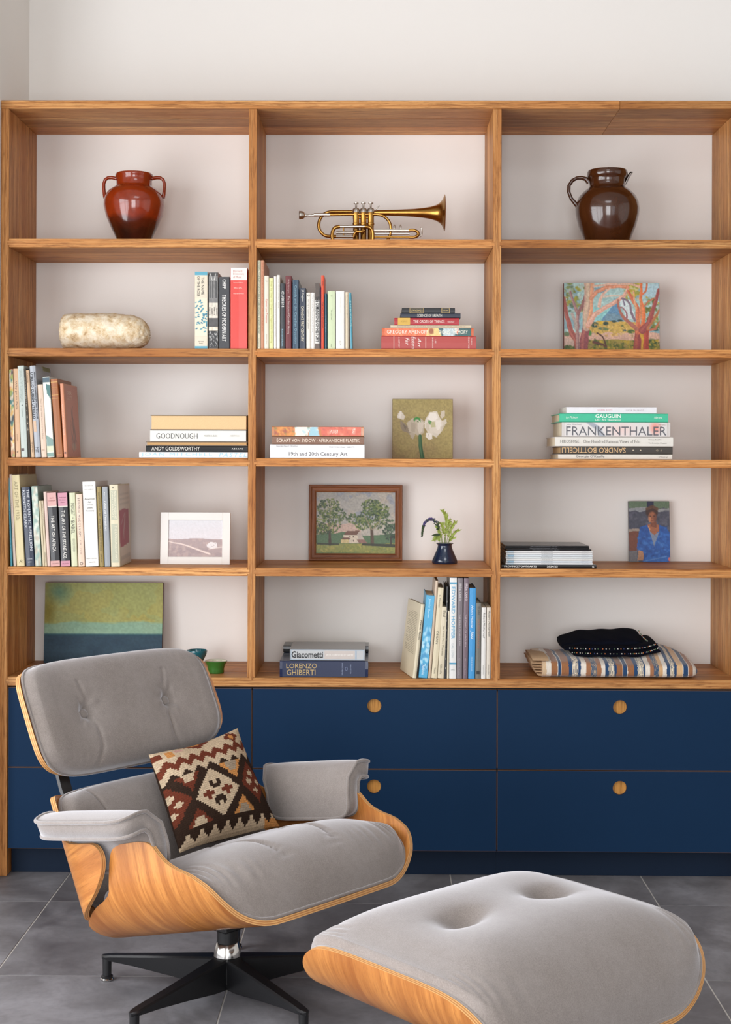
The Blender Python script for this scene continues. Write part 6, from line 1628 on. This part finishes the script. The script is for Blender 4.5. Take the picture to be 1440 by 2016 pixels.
# ---- back shells share one reclined frame
REC = math.radians(28)
UPV, FWD = (-math.sin(REC), math.cos(REC)), (math.cos(REC), math.sin(REC))
OB = (-0.15 - 0.075 * FWD[0], 0.245 - 0.075 * FWD[1])
BB = bend(0.175, 0.185, math.radians(85))
BM = frame_map(BB, OB, UPV, FWD)
def u_of(m_):
    m_ += 0.075
    ma = 0.185 * (1 - math.cos(math.radians(85)))
    if m_ <= ma: return 0.175 + 0.185 * math.acos(1 - m_ / 0.185)
    return 0.175 + 0.185 * math.radians(85) + (m_ - ma) / math.sin(math.radians(85))
ear_t = smooth_tab([(-.022, -.07), (-.018, -.03), (-.009, .028), (.0155, .105), (.05, .162), (.08, .184), (.105, .180), (.122, .160), (.135, .118), (.15, .068), (.175, .026), (.21, .006), (.25, .0), (.272, -.008), (.285, -.026), (.29, -.05)])
rows = []
for k in range(61):
    t = k / 60
    v = -0.022 + 0.312 * (0.5 - 0.5 * math.cos(math.pi * t))
    um = u_of(interp(ear_t, v))
    rows.append([(um * math.sin(math.pi / 2 * j / 30), v) for j in range(-30, 31)])
shell('back_shell', rows, BM, TH, CH)
def pad_top(MAP, H, fold, buttons=(), creases=(), e0=0.018, wr=0.0):
    def f(u, v, rho):
        g = max(0.0, 1 - rho ** fold) ** 0.5
        h = TH + e0 * min(1.0, 0.25 + (1 - rho) * 30) + H * g
        for (bu, bv) in buttons:
            d = math.hypot(u - bu, v - bv)
            h -= 0.026 * math.exp(-(d / 0.017) ** 2) + 0.010 * math.exp(-(d / 0.045) ** 2)
            if d < 0.07: h -= 0.0022 * math.sin(math.atan2(v - bv, u - bu) * 7) * math.exp(-((d - 0.03) / 0.016) ** 2)
        for cr, dep in creases: h -= dep * math.exp(-(seg_dist(u, v, cr) / 0.0055) ** 2) * min(1, g * 1.5)
        if wr: h += wr * math.sin(u * 150 + 3 * math.sin(u * 31)) * math.exp(-((rho - 0.88) / 0.09) ** 2) * (1 if v < 0.2 else 0.3)
        return MAP(u, v, max(h, TH + 0.003))
    return f
def back_out(t):
    a, b_ = sup(t, 0.45)
    return 0.338 * a, 0.147 + 0.151 * b_
cushion('back_cushion', back_out, (0, 0.147), pad_top(BM, 0.062, 3.4, (), [([(-0.17, 0.02), (-0.155, 0.14), (-0.175, 0.20), (-0.21, 0.28)], 0.006), ([(0.17, 0.02), (0.155, 0.14), (0.175, 0.20), (0.21, 0.28)], 0.006)]), lambda u, v, r_: BM(u, v, TH + 0.0005), CH, rings=44, n=180, pipe=(0.0036, 0.95))
# headrest
HB = bend(0.15, 0.25, math.radians(60))
HSH = -0.012
OH = (OB[0] + 0.075 * FWD[0] - 0.0654 * FWD[0], OB[1] + 0.075 * FWD[1] - 0.0654 * FWD[1])
_HM = frame_map(HB, OH, UPV, FWD)
def HM(u, v, h=0.0): return _HM(u, v, h) + Vector((0, HSH, 0))
VH, BH, AH = 0.480, 0.146, 0.330
rows = []
for k in range(49):
    a = math.pi * k / 48
    v = VH - BH * math.copysign(abs(math.cos(a)) ** 0.8, math.cos(a))
    um = AH * max(0.0, 1 - abs((v - VH) / BH) ** 4.4) ** (1 / 4.4)
    um = max(um, 0.14)
    rows.append([(um * math.sin(math.pi / 2 * j / 28), v) for j in range(-28, 29)])
shell('headrest_shell', rows, HM, TH, CH)
def head_out(t):
    a, b_ = sup(t, 0.45)
    return (AH - 0.01) * a, VH + (BH + 0.005) * b_
hb = [(-0.135, VH - 0.005), (0.135, VH - 0.005)]
hc = []
for sx in (-1, 1):
    hc += [([(sx * 0.135, VH), (sx * 0.118, VH - 0.05), (sx * 0.118, VH - 0.10), (sx * 0.135, VH - 0.142)], 0.0055), ([(sx * 0.135, VH), (sx * 0.13, VH + 0.03), (sx * 0.14, VH + 0.075)], 0.004)]
hd = cushion('headrest_cushion', head_out, (0, VH), pad_top(HM, 0.052, 4.2, hb, hc, wr=0.0012), lambda u, v, r_: HM(u, v, TH + 0.0005), CH, rings=64, n=240, pipe=(0.0036, 0.95))
for (bu, bv) in hb:
    c0 = HM(bu, bv, TH + 0.018 + 0.052 - 0.031)
    b = MB()
    b.lathe([(0.0125, -0.006), (0.0132, 0.002), (0.0122, 0.006), (0.0075, 0.0085), (0.0004, 0.0093)], 20)
    o_ = b.build('button', mohair, hd, smooth=60, loc=c0, rot=(0, math.pi / 2 - REC, 0))
# black braces joining the shells at the back
for sx in (-1, 1):
    b = MB()
    uu = sx * 0.20
    G = []
    for v, off in ((0.16, 0.003), (0.22, 0.006), (0.27, 0.011), (0.31, 0.013), (0.35, 0.011), (0.40, 0.006), (0.44, 0.003)):
        G.append([HM(uu + du, v, -off - dh) for du, dh in ((-0.017, 0), (0.017, 0), (0.017, 0.009), (-0.017, 0.009))])
    b.grid(G, wrap_v=True); b.add(G[0], [(0, 1, 2, 3)]); b.add(G[-1], [(0, 1, 2, 3)])
    b.build('back_brace', black_metal, CH)
# ---- armrests: padded sheets rolled outwards over the seat ears
def arm(sg):
    pl = curve([(0.316, 0.138, 0), (0.318, 0.17, 0), (0.320, 0.204, 0), (0.328, 0.234, 0), (0.346, 0.252, 0), (0.368, 0.255, 0), (0.392, 0.250, 0), (0.414, 0.243, 0)], 10)
    cum = [0.0]
    for q0_, q1_ in zip(pl, pl[1:]): cum.append(cum[-1] + (q1_ - q0_).length)
    LT = cum[-1]
    def AM(w, v, h):
        w = min(max(w, 0), LT)
        k = max(i for i in range(len(cum)) if cum[i] <= w + 1e-9); k = min(k, len(cum) - 2)
        t = (w - cum[k]) / (cum[k + 1] - cum[k])
        q = pl[k].lerp(pl[k + 1], t)
        k0, k1 = max(0, k - 1), min(len(pl) - 1, k + 2)
        d = (pl[k1] - pl[k0]).normalized()
        nx, nz = -d.y, d.x                              # points towards the sitter and upwards
        y, n_ = q.x + nx * h, q.y + nz * h
        return Vector((v * math.cos(TA) - n_ * math.sin(TA), sg * y, 0.232 + v * math.sin(TA) + n_ * math.cos(TA)))
    V0, V1 = -0.188, 0.16
    ht = 0.02
    def out(t):
        a, b_ = sup(t, 0.3)
        w = LT / 2 + LT / 2 * 0.995 * a
        vb = V0 + 0.055 * (1 - smoothstep(0.35 * LT, 0.75 * LT, w))
        v = (V0 + V1) / 2 + (V1 - V0) / 2 * b_
        return w, V1 - (V1 - v) * (V1 - vb) / (V1 - V0)
    def top(w, v, rho): return AM(w, v, ht + 0.004 * max(0, 1 - rho ** 4))
    def und(w, v, rho): return AM(w, v, -ht)
    n = 200
    o_ = cushion('armrest', out, (LT / 2, (V0 + V1) / 2), top, und, CH, rings=26, n=n)
    for h in (ht, -ht):
        path = [AM(*out(2 * math.pi * i / n), h) for i in range(n)]
        MB().tube(path, 0.0042, 8, closed=True).build('piping', mohair, o_, smooth=180)
    path = [AM(*out(2 * math.pi * i / n), 0.0) for i in range(n)]
for sg in (-1, 1): arm(sg)
# ---- swivel base
b = MB()
pts8 = [SM(u, v, h) for h in (-0.012, -0.001) for (u, v) in ((-0.1, -0.1), (0.1, -0.1), (0.1, 0.11), (-0.1, 0.11))]
b.add(pts8, [(0, 1, 2, 3), (7, 6, 5, 4), (0, 4, 5, 1), (1, 5, 6, 2), (2, 6, 7, 3), (3, 7, 4, 0)])
b.box(-0.03, 0.03, -0.035, 0.035, 0.16, 0.188, 0.004)
b.build('seat_bracket', black_metal, CH)
for sx in (-1, 1):
    b = MB(); b.lathe([(0.006, 0.199), (0.006, 0.208)], 12, (0.06, sx * 0.085, 0)); b.build('bolt', chrome, CH, smooth=40)
b = MB(); b.lathe([(0.026, 0.128), (0.026, 0.168), (0.03, 0.17), (0.03, 0.182), (0.024, 0.186)], 28); b.build('swivel_column', black_metal, CH, smooth=40)
b = MB(); b.lathe([(0.031, 0.092), (0.034, 0.097), (0.033, 0.105), (0.0275, 0.128), (0.0255, 0.13)], 36); b.build('collar', chrome, CH, smooth=35)
b = MB(); b.lathe([(0.022, 0.03), (0.03, 0.034), (0.034, 0.06), (0.036, 0.092), (0.028, 0.096)], 32); b.build('hub', black_metal, CH, smooth=40)
RL = 0.325
def leg(ang):
    e = bpy.data.objects.new('leg', None); COL.objects.link(e); e.parent = CH; e.rotation_euler = (0, 0, math.radians(ang))
    G = []
    for x, zt, zb, w in ((0.012, 0.096, 0.020, 0.022), (0.06, 0.0915, 0.022, 0.020), (0.15, 0.0825, 0.034, 0.0165), (0.25, 0.0725, 0.046, 0.0145), (0.31, 0.0665, 0.051, 0.0135), (RL, 0.064, 0.052, 0.013), (RL + 0.010, 0.0632, 0.0525, 0.0085), (RL + 0.0135, 0.0625, 0.053, 0.003)):
        c_ = min(0.004, w * 0.4)
        G.append([(x, -w, zt - c_), (x, -w + c_, zt), (x, w - c_, zt), (x, w, zt - c_), (x, w * 0.72, zb), (x, -w * 0.72, zb)])
    b = MB(); b.grid(G, wrap_v=True); b.add(G[0], [tuple(range(6))]); b.add(G[-1], [tuple(range(6))])
    b.build('arm', black_metal, e, smooth=35)
    b = MB(); b.lathe([(0.011, 0.012), (0.0115, 0.055)], 20, (RL, 0, 0)); b.build('post', black_metal, e, smooth=40)
    b = MB(); b.lathe([(0.011, 0.0005), (0.0155, 0.001), (0.0165, 0.0045), (0.0145, 0.0065)], 24, (RL, 0, 0)); b.build('glide', chrome, e, smooth=40)
    b = MB(); b.lathe([(0.0145, 0.0065), (0.015, 0.011), (0.0115, 0.0135)], 24, (RL, 0, 0)); b.build('glide_collar', black_metal, e, smooth=40)
for k in range(5): leg(-155 + 72 * k)

# ---- ottoman
OT = thing('ottoman', 'grey buttoned ottoman in a curved walnut plywood shell, nearest the camera', 'ottoman', (0.255, -1.60, 0), (0, 0, -math.radians(48)))
OBf = bend(0.165, 0.17, math.radians(85))
OTM = frame_map(OBf, (0.0, 0.226), (1.0, 0.0), (0.0, 1.0))
AO, BO = 0.406, 0.285
rows = []
for k in range(-40, 41):
    u = AO * math.sin(math.pi / 2 * k / 40)
    q = BO * max(0.0, 1 - abs(u / AO) ** 5) ** (1 / 5)
    q = max(q, 0.09)
    rows.append([(u, q * math.sin(math.pi / 2 * j / 20)) for j in range(-20, 21)])
shell('shell', rows, OTM, TH, OT)
def ot_out(t):
    a, b_ = sup(t, 0.4)
    return (AO - 0.003) * a, (BO - 0.002) * b_
def ot_top(u, v, rho):
    q = OTM(u, v, TH + 0.004)
    y, n_, _, _ = OBf(u)
    g = max(0.0, 1 - rho ** 3.0) ** 0.5
    lift = max(0.008, 0.196 - n_ - TH) * g + 0.014 * min(1, (1 - rho) * 40)
    for sx in (-1, 1):
        du, dv = (u - sx * 0.125), v
        lift -= 0.032 * math.exp(-((du / 0.046) ** 2 + (dv / 0.03) ** 2)) + 0.015 * math.exp(-((du / 0.1) ** 2 + (dv / 0.09) ** 2))
    lift += 0.0013 * math.sin(u * 170 + 2 * math.sin(u * 37)) * math.exp(-((rho - 0.88) / 0.09) ** 2) * (1 if abs(v) > 0.15 else 0)
    q = q + Vector((0, 0, 1)) * lift
    q.y *= 1 - 0.03 * g * min(1, n_ / 0.05)
    return q
oc = cushion('cushion', ot_out, (0, 0), ot_top, lambda u, v, r_: OTM(u, v, TH + 0.0005), OT, rings=64, n=220, pipe=(0.0036, 0.9))
for sx in (-1, 1):
    c0 = ot_top(sx * 0.125, 0, 0.35)
    b = MB(); b.lathe([(0.010, -0.004), (0.0106, 0.0), (0.0095, 0.003), (0.0004, 0.005)], 18); b.build('button', mohair, oc, smooth=60, loc=c0)
b = MB(); b.box(-0.09, 0.09, -0.09, 0.09, 0.212, 0.225, 0.002); b.build('bracket', black_metal, OT)
b = MB(); b.lathe([(0.022, 0.03), (0.03, 0.034), (0.034, 0.06), (0.034, 0.092), (0.028, 0.098), (0.026, 0.15), (0.026, 0.213)], 28); b.build('column', black_metal, OT, smooth=40)
def oleg(ang):
    e = bpy.data.objects.new('leg', None); COL.objects.link(e); e.parent = OT; e.rotation_euler = (0, 0, math.radians(ang))
    R2_ = 0.235
    G = []
    for x, zt, zb, w in ((0.012, 0.096, 0.020, 0.022), (0.08, 0.088, 0.026, 0.019), (0.16, 0.076, 0.042, 0.0155), (R2_, 0.064, 0.052, 0.013), (R2_ + 0.012, 0.0625, 0.053, 0.004)):
        c_ = min(0.004, w * 0.4)
        G.append([(x, -w, zt - c_), (x, -w + c_, zt), (x, w - c_, zt), (x, w, zt - c_), (x, w * 0.72, zb), (x, -w * 0.72, zb)])
    b = MB(); b.grid(G, wrap_v=True); b.add(G[0], [tuple(range(6))]); b.add(G[-1], [tuple(range(6))]); b.build('arm', black_metal, e, smooth=35)
    b = MB(); b.lathe([(0.011, 0.012), (0.0115, 0.055)], 20, (R2_, 0, 0)); b.build('post', black_metal, e, smooth=40)
    b = MB(); b.lathe([(0.011, 0.0005), (0.0155, 0.001), (0.0165, 0.0045), (0.0145, 0.0065), (0.0115, 0.0135)], 24, (R2_, 0, 0)); b.build('glide', chrome, e, smooth=40)
for k in range(4): oleg(45 + 90 * k)

# ---- kilim cushion
NCU, NCV = 112, 104
KB, KD, KR, KO, KT = lin('c9b295'), lin('2e2018'), lin('6b3222'), lin('c98a4e'), lin('a3917c')
KP = lin('c79c90')
def tri(x, p): x = (x / p) % 1.0; return abs(2 * x - 1)
def kilim(i, j):
    """colour of one woven cell; i across (0..NCU), j down (0..NCV)"""
    u, v = (i // 2 * 2 + 1) / NCU, (j // 2 * 2 + 1) / NCV
    su, sv = i // 3, j // 2
    z = round(tri((i // 2 * 2), 14.0) * 4.4)              # stepped zigzag, in rows
    row = j / 2
    if row < 6.5 + z:
        for (cu, cv, w, h_) in ((0.46, 0.0, 0.20, 0.10), (0.83, 0.075, 0.085, 0.075)):
            d = abs(u - cu) / w + abs(v - cv) / h_
            if d < 0.5: return KO
            if d < 1: return KR
        if u < 0.08 and 0.03 < v < 0.10: return KR
        if abs(u - 0.14) < 0.03 and abs(v - 0.08) < 0.035: return KO
        if abs(u - 0.24) < 0.04 and abs(v - 0.06) < 0.025: return KP
        return KB
    if row < 10.5 + z: return KR
    if row < 14.2 + z: return KB
    zb_ = round(tri((i // 2 * 2) + 7, 14.0) * 4.2)        # bottom border
    if row > 49.5 - zb_:
        if u > 0.84 and row > 48: return KO
        return KB
    def diamond(cu, cv, w, h_): return abs(u - cu) / w + abs(v - cv) / h_
    d = diamond(0.41, 0.60, 0.215, 0.245)
    if d < 1:
        for (cu, cv, col, s_) in ((0.41, 0.515, KD, 1), (0.41, 0.685, KD, 1), (0.32, 0.60, KR, 0), (0.50, 0.60, KR, 0)):
            a, b_ = abs(u - cu), abs(v - cv)
            if s_:
                if (a < 0.055 and b_ < 0.042) and not (a < 0.018 and ((v - cv) * (-1 if cv < 0.6 else 1) > 0.005)) and not (a > 0.035 and b_ > 0.028): return col
            elif (a < 0.022 and b_ < 0.045) or (a < 0.05 and b_ < 0.016): return col
        return KB
    if d < 1.22: return KD
    for cu in (0.0, 0.83):                             # red lozenges left and right
        d2 = diamond(cu, 0.58, 0.165, 0.20)
        if d2 < 1:
            for (a0, b0) in ((cu, 0.50), (cu - 0.07, 0.58), (cu + 0.06, 0.585), (cu, 0.665)):
                a, b_ = abs(u - a0), abs(v - b0)
                if (a < 0.016 and b_ < 0.036) or (a < 0.036 and b_ < 0.013): return KB
            return KR
        if d2 < 1.18: return KD
    for (cu, cv, up, col, inner) in ((0.63, 0.44, -1, KO, KT), (0.63, 0.77, 1, KO, KT), (0.19, 0.43, -1, KR, KB), (0.19, 0.77, 1, KR, KB)):
        t = (v - cv) * up                                # stepped triangles between the lozenges
        if -0.085 < t < 0.085:
            w = (t + 0.085) / 0.17 * 0.12
            if abs(u - cu) < w:
                if abs(u - cu) < w * 0.55 and t > 0.0: return inner
                return col
    return KD
CF = {'BL': (-0.088, -0.082, 0.343), 'BR': (-0.088, 0.262, 0.343), 'TL': (-0.262, -0.036, 0.552), 'TR': (-0.255, 0.268, 0.578)}
q = {k: Vector(v) for k, v in CF.items()}
ctr = sum(q.values(), Vector()) / 4
nrm = (q['BR'] - q['BL']).cross(q['TL'] - q['BL']).normalized()
if nrm.x < 0: nrm = -nrm
vs, fs, cols = [], [], []
R = np.random.RandomState(8)
for side in (1, -1):
    for j in range(NCV + 1):
        for i in range(NCU + 1):
            a, b_ = i / NCU, j / NCV
            P_ = (q['TL'].lerp(q['TR'], a)).lerp(q['BL'].lerp(q['BR'], a), b_)
            ex, ey = 2 * a - 1, 2 * b_ - 1
            pin = 0.035
            P_ = P_ + (q['BR'] - q['BL']) * (-ex * pin * (1 - ey * ey) * abs(ex)) + (q['TL'] - q['BL']) * (ey * pin * (1 - ex * ex) * abs(ey))
            th = 0.058 * (max(0, 1 - abs(ex) ** 2.6) ** 0.6) * (max(0, 1 - abs(ey) ** 2.6) ** 0.6)
            th *= 1 + 0.05 * math.sin(a * 9 + b_ * 4)
            P_ = P_ + nrm * side * th
            P_ = P_ + nrm * 0.006 * math.sin(a * 7 + 1) * (ey ** 4)
            vs.append(P_ - ctr)
n1_ = (NCU + 1) * (NCV + 1)
for side in (0, 1):
    for j in range(NCV):
        for i in range(NCU):
            o = side * n1_
            f = (o + j * (NCU + 1) + i, o + (j + 1) * (NCU + 1) + i, o + (j + 1) * (NCU + 1) + i + 1, o + j * (NCU + 1) + i + 1)
            fs.append(f if side == 0 else f[::-1])
            k_ = kilim(i, j) if side == 0 else KD
            cols.append(np.array(k_) * (0.82 + 0.3 * R.rand()) * (0.9 + 0.2 * ((j % 2))))
m, nt, p = nodemat('kilim_wool')
at = N(nt, 'ShaderNodeAttribute', attribute_name='Col')
v = objcoord(nt, rand=False); f = noise(nt, v, 500, 3)
nt.links.new(mix_rgb(nt, ramp(nt, f, [(0.35, 0.0), (0.7, 0.3)]), at.outputs['Color'], lin('4a3a30')), p.inputs['Base Color'])
p.inputs['Roughness'].default_value = 0.95; p.inputs['Specular IOR Level'].default_value = 0.1
bump(nt, p, f, 0.8, 0.003)
# alternate weft rows stand a little proud
for j in range(NCV + 1):
    for i in range(NCU + 1):
        vs[j * (NCU + 1) + i] = vs[j * (NCU + 1) + i] + nrm * (0.0011 if j % 2 else 0.0)
MBk = MB().add(vs, fs)
Mw = Matrix.Translation(Vector((-0.366, -0.965, 0))) @ Matrix.Rotation(-math.radians(41), 4, 'Z')
kc = MBk.build('kilim_cushion', m, None, smooth=180, loc=Mw @ ctr, rot=(0, 0, -math.radians(41)), fix=False)
set_colors(kc.data, np.array(cols), 'FACE')
tag(kc, 'square kilim cushion with brown, cream and orange stepped pattern on the lounge chair', 'cushion')
